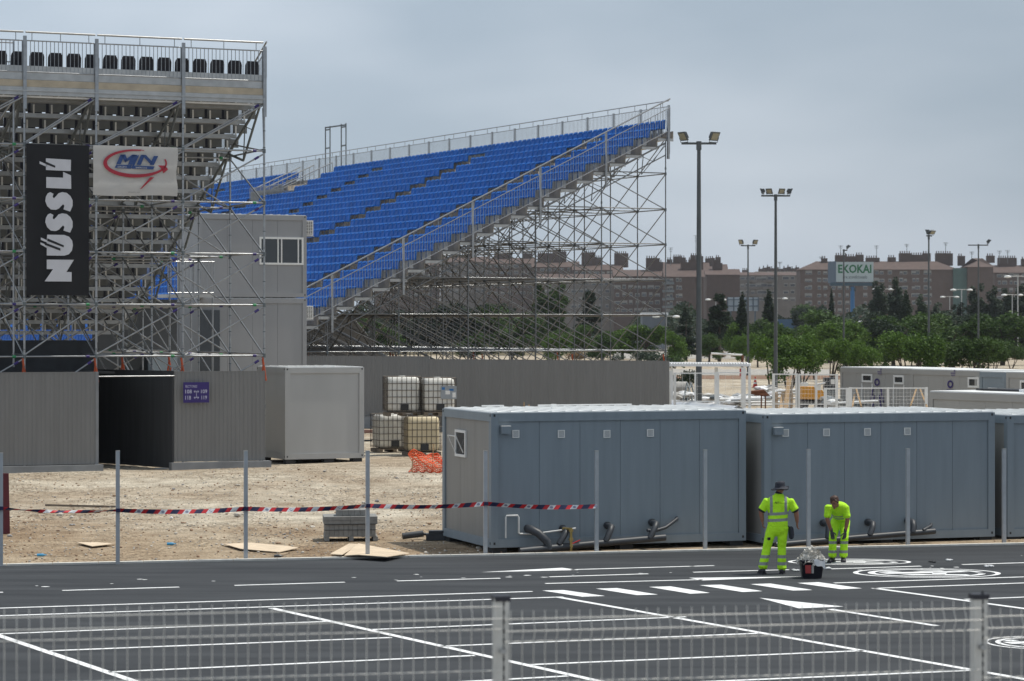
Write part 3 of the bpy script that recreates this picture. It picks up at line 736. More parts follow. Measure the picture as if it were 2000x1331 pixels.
# ============================================================ cladding walls
def ribwall(name, a, b_, z0, z1, label, cat, n_rib=.125, base=None, basez=.22, endcap=True, mm=None):
    a, b_ = Vector(a), Vector(b_); a.z = 0; b_.z = 0; d = (b_-a).normalized(); L_ = (b_-a).length; nr = Vector((d.y, -d.x, 0))
    if nr.y > 0: nr = -nr
    t = thing(name, label, cat, a+ZV*z0)
    m = MB(); n = int(L_/n_rib); V = []
    for i in range(n):
        for f_, o in ((0, 0), (.55, 0), (.68, -.010), (.87, -.010)):
            p = a+d*((i+f_)*L_/n)+nr*o; V += [p+ZV*(z0+basez), p+ZV*z1]
    V += [a+d*L_+ZV*(z0+basez), a+d*L_+ZV*z1]
    k_ = len(V)//2; fc = [(2*i, 2*i+2, 2*i+3, 2*i+1) for i in range(k_-1)]
    m.add(V, fc); m.add([v-nr*.05 for v in V], [f[::-1] for f in fc])
    m.para(a-nr*.05+ZV*(z1-.02), d*L_, nr*.052, ZV*.024); m.para(a-nr*.05+ZV*(z0+basez), nr*.05, d*.012, ZV*(z1-z0-basez)); m.para(a+d*L_-nr*.05+ZV*(z0+basez), nr*.05, d*.012, ZV*(z1-z0-basez))
    part('cladding', m, mm or M['panel'], t)
    m = MB(); e0, e1 = base if base else (0, 0)
    m.para(a-d*e0+nr*.18+ZV*(z0-.05), d*(L_+e0+e1), -nr*.30, ZV*(basez+.03)); part('base_beam', m, M['panelbase'], t)
    return t, d, nr
zt_ = lambda py, p: CH-(py-HY)*p.y/F
g0, g1 = G(-60, 926), G(186, 920); w1, d1, n1 = ribwall('cladding_wall', g0, g1, GZ-.02, zt_(727, g1), 'grey ribbed cladding wall left of the dark doorway', 'wall', base=(0, .2))
m = MB(); m.para(g1+d1*.0+ZV*.17, d1*.10, -n1*.12, ZV*(zt_(727, g1)-GZ-.17)); part('end_post', m, M['panelbase'], w1)
g2, g3 = G(340, 916), G(517, 912); w2_, d2, n2 = ribwall('cladding_wall', g2, g3, GZ-.02, zt_(726, g2), 'grey ribbed cladding wall carrying the purple sector sign', 'wall', base=(.12, .15))
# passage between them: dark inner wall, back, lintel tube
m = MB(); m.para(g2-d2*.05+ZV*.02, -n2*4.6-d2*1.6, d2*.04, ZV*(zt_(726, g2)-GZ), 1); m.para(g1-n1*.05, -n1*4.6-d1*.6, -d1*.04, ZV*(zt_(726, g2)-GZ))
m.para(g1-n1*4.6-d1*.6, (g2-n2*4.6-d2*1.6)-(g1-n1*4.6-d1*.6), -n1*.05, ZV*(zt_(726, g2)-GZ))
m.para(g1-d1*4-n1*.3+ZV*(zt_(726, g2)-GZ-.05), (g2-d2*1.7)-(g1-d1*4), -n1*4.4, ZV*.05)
single('passage', m, [M['dark'], M['passw']], 'dark passage with near-black walls between the two ribbed walls', 'passage')
m = MB(); m.tube(g1+ZV*2.72+d1*.1, g2+ZV*2.72, .02, 6); single('crossbar', m, M['galv'], 'thin steel tube spanning the top of the dark doorway', 'tube')
m = MB(); q = P(329, 916, 75.4); m.tube(q, P(337, 716, 75.6), .035, 8); m.box(q+Vector((-.15, -.02, 0)), .5, .2, .06)
single('prop', m, M['galv'], 'slanting steel prop standing at the right edge of the dark doorway', 'prop')
# far wall below the blue stand
a_, b_ = P(560, 835, 107.5), P(838, 837, 104.5); ribwall('cladding_wall', a_, b_, GZ-.02, CH-(696-HY)*105.5/F, 'grey ribbed cladding wall behind the white tanks', 'wall', basez=.5)
a_, b_ = P(838, 840, 102.6), P(1306, 840, 97.5); ribwall('cladding_wall', a_, b_, GZ-.02, 3.37, 'long dark grey ribbed cladding wall at the foot of the blue stand', 'wall')
# sector sign
sp = P(357, 787, 75.0); nrm = n2
sg = thing('sector_sign', 'small dark purple sector sign with white numbers on the ribbed wall', 'sign', sp)
o_ = sp+n2*.07; ww, hh = 52*75/5000, 40*75/5000
m = MB(); m.para(o_, d2*ww, -n2*.02, ZV*hh); part('board', m, M['purple'], sg)
tw = mat('sign_white', (.5, .5, .62), .5); o2 = o_+n2*.006
def sgp(u, v): return o2+d2*(ww*u)+ZV*(hh*v)
text('SECTORES', sgp(.07, .74), d2, .07, tw, sg, width=ww*.46)
text('108', sgp(.07, .45), d2, .115, tw, sg, width=ww*.25, bold=.01); text('109', sgp(.68, .45), d2, .115, tw, sg, width=ww*.24, bold=.01)
text('118', sgp(.07, .15), d2, .115, tw, sg, width=ww*.22, bold=.01); text('119', sgp(.70, .15), d2, .115, tw, sg, width=ww*.21, bold=.01)
m = MB()
for v in (.54, .24):
    m.para(sgp(.40, v), d2*(ww*.20), n2*.004, ZV*.014)
    for e, s_ in ((.40, 1), (.60, -1)):
        for t in (1, -1): m.prism([sgp(e, v), sgp(e+.045*s_, v+.06*t), sgp(e+.065*s_, v+.06*t), sgp(e+.02*s_, v+.01)], n2*.004)
m.para(sgp(.495, .24), d2*.012, n2*.004, ZV*(hh*.30)); part('arrows', m, tw, sg)
M['gpart'] = mat('partition_sheet', (.05, .053, .055), .7, 0, .2, 1)
# ============================================================ containers
def container(label, p0, da, LA, db, WB, zb, zt, front=6, group=None, fm='cont', wall='cont', roofm='roof', name='site_container', feet=True, cat='container'):
    """p0 near corner (ground), da along the long front, db going back; returns the thing and useful vectors"""
    p0 = Vector(p0); p0.z = 0; t = thing(name, label, cat, p0+ZV*zb, group)
    na = -db; nb = -da; C = 0.16; m = MB()
    for a_ in (0, LA-C):
        for b_ in (0, WB-C): m.para(p0+da*a_+db*b_+ZV*zb, da*C, db*C, ZV*(zt-zb))
    for z in (zb, zt-.17):
        for b_ in (0, WB-C): m.para(p0+da*(C+.002)+db*b_+ZV*z, da*(LA-2*C-.004), db*C, ZV*.17)
        for a_ in (0, LA-C): m.para(p0+da*a_+db*(C+.002)+ZV*z, da*C, db*(WB-2*C-.004), ZV*.17)
    for a_, b_ in ((0, 0), (LA, 0), (0, WB), (LA, WB)):      # corner casting holes
        for z in (zb+.06, zt-.07):
            c = p0+da*a_+db*b_+ZV*z
            if b_ == 0: m.para(c-db*.004+da*(.05 if a_ == 0 else -.09), da*.04, db*.006, ZV*.05, 1)
            if a_ == 0: m.para(c-da*.004+db*(.05 if b_ == 0 else -.09), db*.04, da*.006, ZV*.05, 1)
    part('frame', m, [M[fm], M['dark']], t)
    m = MB(); n = front; w = (LA-2*C)/n
    for b_ in (.035,):
        for i in range(n): m.para(p0+da*(C+i*w+.004)+db*b_+ZV*(zb+.17), da*(w-.008), db*.03, ZV*(zt-zb-.34))
    m.para(p0+da*C+db*.055+ZV*(zb+.17), da*(LA-2*C), db*.01, ZV*(zt-zb-.34), 1); part('front_wall', m, [M[wall], M[wall]], t)
    m = MB(); n = 3; w = (WB-2*C)/n
    for a_ in (.035,):
        for i in range(n): m.para(p0+db*(C+i*w+.003)+da*a_+ZV*(zb+.17), db*(w-.006), da*.03, ZV*(zt-zb-.34))
    m.para(p0+db*C+da*.055+ZV*(zb+.17), db*(WB-2*C), da*.01, ZV*(zt-zb-.34), 1); part('side_wall', m, [M['contside' if wall == 'cont' else wall], M['dgalv']], t)
    m = MB(); m.para(p0+da*C+db*(WB-.06)+ZV*(zb+.17), da*(LA-2*C), db*.03, ZV*(zt-zb-.34)); part('rear_wall', m, M[wall], t)
    m = MB(); m.para(p0+db*C+da*(LA-.06)+ZV*(zb+.17), db*(WB-2*C), da*.03, ZV*(zt-zb-.34)); part('end_wall', m, M[wall], t)
    m = MB(); m.para(p0+da*.03+db*.03+ZV*(zt+.001), da*(LA-.06), db*(WB-.06), ZV*.022)
    for i in range(int(LA/.3)): m.para(p0+da*(.1+i*.3)+db*.06+ZV*(zt+.02), da*.05, db*(WB-.12), ZV*.02)
    part('roof', m, M[roofm], t)
    if feet:
        for a_ in (.05, LA/2, LA-.35):
            for b_ in (.05, WB-.35): 
                m = MB(); q = p0+da*a_+db*b_; m.para(q+ZV*(tz(q.y)-.05), da*.3, db*.3, ZV*(zb-tz(q.y)+.045)); part('block', m, M['dark'], t)
    return t
def win(t, o, ux, n, w, h, bars=(), fr=.06, fm='frame', lab=None):
    """window in the plane (ux, Z), o lower left, n outward"""
    m = MB()
    m.para(o, ux*w, n*.035, ZV*fr); m.para(o+ZV*(h-fr), ux*w, n*.035, ZV*fr)
    m.para(o+ZV*fr, ux*fr, n*.035, ZV*(h-2*fr)); m.para(o+ux*(w-fr)+ZV*fr, ux*fr, n*.035, ZV*(h-2*fr))
    for x in bars: m.para(o+ux*(w*x-.022)+ZV*fr, ux*.045, n*.033, ZV*(h-2*fr))
    f = part('window', m, M[fm], t, label=lab)
    m = MB(); m.para(o+ux*(fr*.8)+ZV*fr*.8, ux*(w-1.6*fr), n*.012, ZV*(h-1.6*fr)); part('pane', m, M['glass'], f); return f
da, db = axes(19)
# ---- the two sanitary containers by the kerb
C1 = Vector((-.427, 52.7, 0)); L1 = 5.727; W1 = 3.36
c1 = container('long blue-grey container with an open little window on its left end', C1, da, L1, db, W1, .10, 2.87, 6, 'grey sanitary containers along the kerb')
C2 = Vector((493*54.3/5000, 54.3, 0)); L2 = 5.53
c2 = container('long blue-grey container standing behind the two workers', C2, da, L2, db, W1, .06, 2.78, 6, 'grey sanitary containers along the kerb')
C3 = Vector((968*56.2/5000, 56.2, 0))
c3 = container('blue-grey container cut off at the right edge, behind the last fence stake', C3, da, 5.5, db, W1, .04, 2.70, 6, 'grey sanitary containers along the kerb')
def on_front(p0, d, px):    # parameter along d at which the front plane is seen at px
    u = (px-1000)/F; return (u*p0.y-p0.x)/(d.x-u*d.y)
for t, p0, zt_f, lst in ((c1, C1, 2.0, ((1008, 848), (1097, 848), (1186, 848), (1271, 846))), (c2, C2, 2.0, ((1535, 846), (1615, 845), (1695, 844), (1773, 843)))):
    for px, py in lst:
        s = on_front(p0, da, px); q = p0+da*s; z = CH-(py-HY)*q.y/F; m = MB(); c = q+db*.033+ZV*z
        for a_, b_, w_, h_ in ((-.075, -.08, .15, .018), (-.075, .062, .15, .018), (-.075, -.062, .016, .124), (.059, -.062, .016, .124)): m.para(c+da*a_+ZV*b_, da*w_, -db*.025, ZV*h_)
        for i in range(6): m.para(c+da*-.055+ZV*(-.05+i*.019), da*.11, -db*.014, ZV*.009)
        m.para(c-da*.059-ZV*.062, da*.118, -db*.005, ZV*.124, 1)
        part('vent', m, [M['frame'], M['cont']], t)
    m = MB(); q = p0+da*.20+ZV*(2.42 if t is c1 else 2.33); m.para(q+ZV*.03, da*.20, -db*.10, ZV*.15, 0); m.para(q+ZV*.182, da*.20, -db*.10, ZV*.012, 1); part('junction_box', m, [M['cont'], M['white']], t)
# open tilting window on the side of container 1
sw = (888-864)/95.5*W1
def side1(px): u = (px-1000)/F; return (u*C1.y-C1.x)/(db.x-u*db.y)
sA, sB = side1(888), side1(908.5); q = C1+db*sA; zlo = CH-(891-HY)*q.y/F; zhi = CH-(839-HY)*q.y/F
f_ = win(c1, C1+db*sA+da*.033+ZV*zlo, -db, -da, sA-sB, zhi-zlo, fr=.055)
m = MB(); o = C1+db*(sA-.08)-da*.02+ZV*(zlo+.10); tp = o-da*.16+ZV*(zhi-zlo-.22)
m.tube(o, tp, .012, 5); m.tube(o-db*(sA-sB-.16), tp-db*(sA-sB-.16), .012, 5); m.tube(tp, tp-db*(sA-sB-.16), .012, 5); part('sash', m, M['frame'], f_)
# drain and water pipes
def pipe_set(t, p0, elbows, zmain, x0, x1, rm, water):
    m = MB(); m.path([p0+da*x0-db*.34+ZV*(zmain-.05), p0+da*((x0+x1)/2)-db*.30+ZV*(zmain+.05), p0+da*x1-db*.28+ZV*(zmain+.14)], rm, 12); part('drain_pipe', m, M['cable'], t)
    for s, z, lean in elbows:
        c = p0+da*s+ZV*z; zm = zmain+.12*(s-x0)/(x1-x0)
        m = MB(); m.path([c+db*.03, c-db*.10, c-db*.20+da*.02-ZV*.02, c-db*.29+da*lean*.3-ZV*.10, c-db*.32+da*lean-ZV*(z-zm-.02)], [.062, .062, .068, .066, .062], 12); m.path([c+db*.02, c-db*.04], .078, 12); part('waste_elbow', m, M['cable'], t)
    if water:
        m = MB(); a = p0+da*.30-db*.05; 
        m.path([a+ZV*.30, a+ZV*.72, a+da*.02+ZV*.76, a+da*.26+ZV*.76, a+da*.28+ZV*.72, a+da*.28+ZV*.40, a+da*.31+ZV*.38, a+da*.62+ZV*.37, a+da*1.5-db*.1+ZV*.47], .018, 8); part('water_pipe', m, M['pvc'], t)
        m = MB(); c = p0+da*1.62-db*.35; m.path([c+ZV*.02, c+ZV*.50], .030, 8); 
        for z in (.10, .24, .42): m.path([c+ZV*z, c+ZV*(z+.05)], .048, 8)
        m.path([c+ZV*.47, c-da*.10+db*.2+ZV*.47], .03, 8); m.path([c+ZV*.17+da*.03, c+da*.2+ZV*.24], .012, 6, 1); part('valve', m, [M['brass'], M['red']], t)
        m = MB(); c = p0+da*.80+ZV*.48; m.path([c+db*.03, c-db*.12, c+da*.14-db*.24-ZV*.08, c+da*.30-db*.30-ZV*.24, c+da*.36-db*.32-ZV*.42], .085, 12); part('waste_bend', m, M['cable'], t)
        m = MB(); c = p0+da*(on_front(p0, da, 1323))+ZV*.62; m.path([c+db*.03, c-db*.05-da*.03-ZV*.02, c-da*.35-db*.2-ZV*.18, c-da*.62-db*.26-ZV*.24, c-da*.80-db*.28-ZV*.22], .035, 8); part('hose', m, M['cable'], t)
pipe_set(c1, C1, [(on_front(C1, da, 1099), .46, -.20), (on_front(C1, da, 1186), .50, -.16), (on_front(C1, da, 1273), .54, -.18)], .10, .50, 3.75, .070, True)
pipe_set(c2, C2, [(on_front(C2, da, 1608), .46, -.05), (on_front(C2, da, 1695), .45, -.12), (on_front(C2, da, 1773), .46, -.05)], .10, .10, 3.9, .062, False)
m = MB(); c = C2+da*3.9-db*.12; m.path([c+ZV*.38, c-da*.06-db*.1+ZV*.35, c-da*.3-db*.2+ZV*.27], .035, 8); part('hose', m, M['cable'], c2)
# roof edge clutter of container 1
for s_, w_ in ((.8, .5), (2.1, 2.2)): m = MB(); m.para(C1+da*s_+db*3.0+ZV*2.915, da*w_, db*.05, ZV*.03); part('roof_trim', m, M['white'], c1)
m = MB(); m.box(C1+da*1.95+db*1.6+ZV*2.95, .09, .09, .10, da); part('roof_vent', m, M['white'], c1)
# ---- light grey box beside the ribbed wall
Ug, Vg = Ub, Vb
gb = G(557, 906); gb2 = container('light grey box container standing between ribbed wall and tanks', gb, *(lambda u, v: (u, 2.58, v, 2.6))(*axes(25)), GZ+.12, CH-(719-HY)*gb.y/F, 1, fm='contw', wall='contw', name='site_container')
# ---- stacked office containers behind the scaffold
uo, vo = axes(25); d0 = 92.0
po = P(387, 0, d0); po.z = 0; LO = 4.15
ztop_ = lambda py: CH-(py-HY)*d0/F
oc = []
for i, (ya, yb, lab) in enumerate(((418, 580, 'upper office container with a sliding window above another one'), (583, 742, 'middle grey office container below the one with the sliding window'))):
    t = container(lab, po, uo, LO, vo, 2.5, ztop_(yb), ztop_(ya), 4, 'stacked office containers', name='office_container', feet=False, fm='office', wall='office'); oc.append(t)
t = container('lowest office container of the stack, mostly hidden by the grey box', po, uo, LO, vo, 2.5, GZ+.05, ztop_(745), 4, 'stacked office containers', name='office_container', feet=False, fm='office', wall='office')
def so(px): u = (px-1000)/F; return (u*po.y-po.x)/(uo.x-u*uo.y)
a_, b_ = so(507), so(593); q = po+uo*a_; win(oc[0], po+uo*a_+vo*.033+ZV*(CH-(517-HY)*q.y/F), uo, -vo, b_-a_, 54*q.y/F, bars=(.42, .50, .88), fr=.07)
for t, py in ((oc[0], 446), (oc[1], 611)):
    c = po+uo*LO+vo*.12+ZV*(CH-(py-HY)*94/F); h = .56 if py < 500 else .5; m = MB(); m.para(c-ZV*h/2, uo*.30, vo*.75, ZV*h, 0)
    ac = part('air_conditioner', m, M['frame'], t)
    m = MB(); m.para(c-ZV*(h/2-.05)+uo*.04-vo*.015, uo*.22, vo*.016, ZV*(h-.10), 1)
    for i in range(8): m.para(c-ZV*(h/2-.07)+ZV*(i*(h-.12)/8)+uo*.03-vo*.025, uo*.24, vo*.012, ZV*.022)
    for i in range(2): m.para(c-ZV*(h/2-.05)+uo*(.10+.08*i)-vo*.027, uo*.012, vo*.012, ZV*(h-.10))
    part('grille', m, [M['frame'], M['dark']], ac)
    m = MB(); m.para(c-ZV*(h/2+.04), uo*.34, vo*.7, ZV*.03); part('bracket', m, M['galv'], ac)
# dark door opening at the left of the middle office, and the access landing with railing
m = MB(); m.para(po+uo*.05-vo*.03+ZV*(ztop_(742)+.3), uo*.75, -vo*.02, ZV*2.2); part('door', m, M['glass'], oc[1])
ld = thing('landing', 'small steel landing with bar railing beside the upper office container', 'landing', P(330, 740, 90))
p_, q_ = P(328, 575, 90), P(418, 575, 91); dd = (q_-p_).normalized()
m = MB(); m.para(p_-ZV*.12, q_-p_, vo*1.2, ZV*.12); part('platform', m, M['galv2'], ld)
part('railing', rail_panel(p_, p_.lerp(q_, .53), .05, 1.15, .12, .012, .022), M['galv'], ld); part('railing', rail_panel(p_.lerp(q_, .56), q_, .05, 1.15, .12, .012, .022), M['galv'], ld)
m = MB()
for f_ in (.03, .5, .97): m.tube(p_.lerp(q_, f_)-ZV*.12, Vector((p_.lerp(q_, f_).x, p_.lerp(q_, f_).y, GZ)), .035, 6)
part('leg', m, M['galv'], ld)
# dark sheeting rooms; shade under the near stand is put into their black
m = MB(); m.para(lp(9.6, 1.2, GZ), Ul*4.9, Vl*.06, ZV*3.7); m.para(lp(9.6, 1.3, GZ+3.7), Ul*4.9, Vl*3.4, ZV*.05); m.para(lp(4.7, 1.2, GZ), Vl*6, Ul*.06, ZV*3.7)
single('sheeting_and_shade', m, M['dark'], 'black sheeting under the near stand, with the shade there put into its colour', 'sheeting')
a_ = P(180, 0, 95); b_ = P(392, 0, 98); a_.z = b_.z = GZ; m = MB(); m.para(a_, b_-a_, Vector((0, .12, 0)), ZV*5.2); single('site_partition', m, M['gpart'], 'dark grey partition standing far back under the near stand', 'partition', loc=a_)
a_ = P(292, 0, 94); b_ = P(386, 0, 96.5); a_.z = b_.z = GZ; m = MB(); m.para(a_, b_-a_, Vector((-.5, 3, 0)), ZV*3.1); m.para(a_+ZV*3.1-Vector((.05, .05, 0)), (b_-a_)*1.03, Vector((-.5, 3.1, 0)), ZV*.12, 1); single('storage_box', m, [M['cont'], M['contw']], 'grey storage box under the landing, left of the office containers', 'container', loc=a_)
# ============================================================ fence stakes and tape
stk = [(2, 886, 1106), (230, 882, 1102), (480, 882, 1094), (718, 882, 1091), (948, 882, 1084), (1165, 882, 1080), (1377, 880, 1074), (1579, 879, 1070), (1773, 878, 1066), (1961, 878, 1061)]
pos = ['leftmost grey fence stake, at the left edge', 'grey fence stake in front of the left ribbed wall', 'grey fence stake in front of the wall with the sector sign', 'grey fence stake behind the paver pallet tape',
       'grey fence stake at the near corner of the first blue-grey container', 'grey fence stake where the barrier tape ends', 'grey fence stake before the right half of the first blue-grey container',
       'grey fence stake between the two workers', 'grey fence stake before the right half of the second blue-grey container', 'rightmost grey fence stake, near the right edge']
tops = []
for i, (x, yt, yb) in enumerate(stk):
    g_ = G(x, yb, 0); zt2 = CH-(yt-HY)*g_.y/F; t = thing('fence_stake', pos[i], 'stake', (g_.x, g_.y, -.02), 'bare fence stakes along the kerb'); m = MB()
    w_ = .075; ux, uy = ed, en; c = g_-ux*w_/2-uy*w_/2
    m.para(c, ux*w_, uy*.006, ZV*zt2); m.para(c+uy*(w_-.006), ux*w_, uy*.006, ZV*zt2); m.para(c+uy*.006, ux*.006, uy*(w_-.012), ZV*zt2); m.para(c+uy*.006+ux*(w_-.006), ux*.006, uy*(w_-.012), ZV*zt2)
    part('post', m, [M['stake'], M['dark']], t); m = MB(); m.box(g_+ZV*(zt2+.008), .08, .08, .016, ux); part('cap', m, M['galv2'], t); tops.append(g_)
ty = [993, 997, 994, 988, 984, 989]
tapes = [('thin twisted red and navy barrier tape on the leftmost stakes', 0, 1), ('red and navy barrier tape before the left ribbed wall', 1, 2), ('red and navy barrier tape above the paver pallet', 2, 3),
         ('red and navy barrier tape reaching the container corner', 3, 4), ('last length of barrier tape, in front of the blue-grey container', 4, 5)]
for lab, i, j in tapes:
    a = tops[i]-en*.05; b = tops[j]-en*.05; za, zb_ = CH-(ty[i]-HY)*a.y/F, CH-(ty[j]-HY)*b.y/F; a = a+ZV*za; b = b+ZV*zb_
    n = 60; m = MB(); Lt = (b-a).length; Vv = []
    wd = .032 if i == 0 else .045
    def tp_(f, e):
        sg_ = -.045*4*f*(1-f); tw_ = math.sin(f*5+i*1.7)*.5 if i else math.sin(f*9)*1.1
        return a.lerp(b, f)+ZV*sg_+(ZV*math.cos(tw_)-en*math.sin(tw_))*e
    seg = .42; x = 0; segs = []
    while x < Lt:
        for w_, mi in ((.10, 0), (.15, 1), (.10, 0), (.13, 2)):
            segs.append((x, min(x+w_, Lt), mi)); x += w_
            if x >= Lt: break
    sk_ = .035
    for (x0, x1, mi) in segs:
        f0, f1 = x0/Lt, x1/Lt; sf = sk_/Lt
        c_ = lambda f: min(1, max(0, f))
        v = [tp_(c_(f0-sf), -wd), tp_(c_(f1-sf), -wd), tp_(c_(f1+sf), wd), tp_(c_(f0+sf), wd)]
        m.add(v, [(0, 1, 2, 3)], mi); m.add([q+en*.002 for q in v], [(3, 2, 1, 0)], mi)
        if mi == 2 and i:
            cf = (f0+f1)/2; e = [tp_(c_(cf+math.cos(t)*.035/Lt), math.sin(t)*.026)-en*.002 for t in [2*math.pi*q/10 for q in range(10)]]; m.add(e, [tuple(range(10))], 3)
    m.box(a, .085, .085, .07, ed, 1)
    single('barrier_tape', m, [M['red'], M['navy'], M['tapew'], mat('tape_print', (.2, .22, .3), .5)], lab, 'tape', 'lengths of barrier tape', loc=a)
# ============================================================ small things on the dirt
def tank(name, lab, c, ang, hm, labelplate=False, s=1.0, dark=False):
    u, v = axes(ang); t = thing('liquid_tank', lab, 'tank', c, 'caged white tanks'); W_, D_, H_ = 1.04*s, .88*s, 1.20*s
    m = MB(); z0 = .15*s
    pts = []; nseg = 20
    def rr_(w, d, z, r=.13):
        o = []
        for q, (sx, sy) in enumerate(((1, 1), (-1, 1), (-1, -1), (1, -1))):
            for k in range(5):
                a = R(q*90+k*22.5); o.append(c+u*(sx*(w/2-r)+r*math.cos(a))+v*(sy*(d/2-r)+r*math.sin(a))+ZV*z)
        return o
    lev = [(.86, z0), (.97, z0+.06), (1, z0+.14), (1, H_-.16), (.97, H_-.06), (.86, H_-.01)]
    for f, z in lev: pts += rr_((W_-.06)*f, (D_-.06)*f, z)
    m.add(pts, [(i*20+k, i*20+(k+1) % 20, (i+1)*20+(k+1) % 20, (i+1)*20+k) for i in range(5) for k in range(20)], 0, True); m.add(pts[-20:], [tuple(range(20))]); m.tube(c+ZV*(H_-.02), c+ZV*(H_+.03), .11, 12)
    part('bottle', m, M[hm], t)
    m = MB(); r = .011
    for k in range(6):
        z = z0+.03+(H_-z0-.02)*k/5
        q = [c+u*(a*W_/2)+v*(b*D_/2)+ZV*z for a, b in ((-1, -1), (1, -1), (1, 1), (-1, 1))]
        for i in range(4): m.tube(q[i], q[(i+1) % 4], r, 5)
    for k in range(8):
        f = -1+2*k/7
        for sg_ in (-1, 1): m.tube(c+u*(f*W_/2)+v*(sg_*D_/2)+ZV*z0, c+u*(f*W_/2)+v*(sg_*D_/2)+ZV*(H_+.01), r, 5)
    for k in range(7):
        f = -1+2*k/6
        for sg_ in (-1, 1): m.tube(c+v*(f*D_/2)+u*(sg_*W_/2)+ZV*z0, c+v*(f*D_/2)+u*(sg_*W_/2)+ZV*(H_+.01), r, 5)
    part('cage', m, M['cage'], t)
    m = MB()
    for k in (-1, 0, 1): m.para(c+u*(k*(W_/2-.06)-.06)-v*D_/2, u*.12, v*D_, ZV*.10)
    m.para(c-u*W_/2-v*D_/2+ZV*.102, u*W_, v*D_, ZV*.03); part('pallet', m, M['gwood'], t)
    m = MB(); m.para(c-u*.12-v*(D_/2+.02)+ZV*(z0+.03), u*.26, v*.06, ZV*.20); part('outlet', m, M['dark'], t)
    if labelplate:
        pl = mat('tank_label', (.30, .33, .36), .5); m = MB(); o = c+u*(.02)-v*(D_/2+.016)+ZV*.55; m.para(o, u*.52, v*.006, ZV*.42); part('label_plate', m, pl, t)
        m = MB(); q = o-v*.004; m.para(q+u*.03+ZV*.3, u*.1, v*.004, ZV*.08, 0); m.para(q+u*.15+ZV*.15, u*.15, v*.004, ZV*.12, 1); m.para(q+u*.28+ZV*.27, u*.14, v*.004, ZV*.06, 0); m.para(q+u*.38+ZV*.05, u*.11, v*.004, ZV*.16, 1)
        part('sticker', m, [mat('sticker_blue', (.02, .15, .40), .5), M['white']], t)
b0 = G(752, 884); dT = b0.y
def tp2(px, py=None): q = P(px, 0, dT+1); q.z = 0; return q
gz0 = tz(b0.y)
qa = P(776, 0, 84.0); qa.z = gz0; tank('', 'greyish lower tank of the pile, left of the yellowed one', qa+Vector((-.28, 1.2, 0)), 22, 'hdpe', s=1.05)
qb = P(823, 0, 82.8); qb.z = gz0; tank('', 'yellowed lower tank of the pile', qb, 14, 'hdpey', s=1.06)
qc = P(785, 0, 83.3); qc.z = gz0+1.265; tank('', 'upper left white tank of the pile', qc, 12, 'hdpe', s=1.06)
qd = P(854, 0, 83.2); qd.z = gz0+1.275; tank('', 'upper right white tank of the pile with a label plate', qd, 14, 'hdpe', True, s=1.02)
# orange safety net heap on pegs
m = MB(); o = G(798, 922); u = Vector((1, .12, 0)).normalized()
t = thing('safety_net', 'crumpled orange plastic net propped on rods beside the first container', 'net', o)
def np_(i, j):
    f = i/34; h = (.62-.32*f+.05*math.sin(f*17))*(j/11); 
    return o+u*(f*1.6+.10*math.sin(j*.5)+.12*(j/11))+Vector((0, .20*math.sin(f*9+j*.4)+.10*j/11-.02*j, 0))+ZV*(h+.02*math.sin(i*1.3+j))
for i in range(35):
    for j in range(11): m.tube(np_(i, j), np_(i, j+1), .010, 4, cap=False)
for j in range(12):
    for i in range(34): m.tube(np_(i, j), np_(i+1, j), .011 if j % 3 else .018, 4, cap=False)
part('mesh', m, M['orangenet'], t)
m = MB()
for f, h in ((.06, .72), (.42, .80), (.98, .82)): m.tube(o+u*(1.6*f), o+u*(1.6*f+.05)+ZV*h, .015, 6)
part('rod', m, M['wood'], t)
# pallet of pavers
o = G(634, 1058, 0); o.y += .05; u, v = axes(6); tz_ = tz(o.y)
t = thing('paver_pallet', 'strapped stack of grey concrete pavers on a low pallet', 'pallet', o); W_ = 1.12; D_ = .9
m = MB()
for k in (0, .47, .94): m.para(o+u*(k*W_)+ZV*tz_, u*.10, v*D_, ZV*.09)
m.para(o+ZV*(tz_+.092), u*W_, v*D_, ZV*.02); part('pallet', m, M['paver'], t)
m = MB()
for r_ in range(2):
    for k in range(11): m.para(o+u*(.01+k*.10)+ZV*(tz_+.115+r_*.125), u*.094, v*D_, ZV*.12)
for r_ in range(2):
    for k in range(2): m.para(o+u*(-.02+k*.585)-v*.02+ZV*(tz_+.37+r_*.082), u*.578, v*(D_+.02), ZV*.077)
for k in range(5): m.para(o+u*(.26+k*.13)+v*.15+ZV*(tz_+.537), u*.124, v*.5, ZV*.125)
part('paver', m, M['paver'], t)
m = MB(); 
for z in (.235, .36): m.para(o-u*.006-v*.028+ZV*(tz_+z), u*(W_+.012), -v*.003, ZV*.014)
part('strap', m, M['dark'], t)
# cardboard sheets
def board(lab, pts, z=.015, th=.012, name='cardboard_sheet', m_='card', cat='cardboard', warp=.03, group='flattened cardboard sheets'):
    v = [G(x, y, 0) for x, y in pts]; c = v[0].copy(); 
    cen = sum(v, Vector())/len(v); m = MB(); n = len(v); top = []; V_ = [cen+ZV*(z+warp*.3)]
    for i, q in enumerate(v): V_.append(q+ZV*(z+warp*abs(math.sin(i*2.1+1))+.003*(i % 2)))
    nn = sum(v[i].x*v[(i+1) % n].y-v[(i+1) % n].x*v[i].y for i in range(n)); fs = [(0, 1+i, 1+(i+1) % n) for i in range(n)]
    if nn < 0: fs = [f[::-1] for f in fs]
    m.add(V_, fs); m.add([q-ZV*th for q in V_], [f[::-1] for f in fs]); m.add(V_[1:]+[q-ZV*th for q in V_[1:]], [(i, i+n, (i+1) % n+n, (i+1) % n) for i in range(n)])
    return single(name, m, M[m_], lab, cat, group, loc=c)
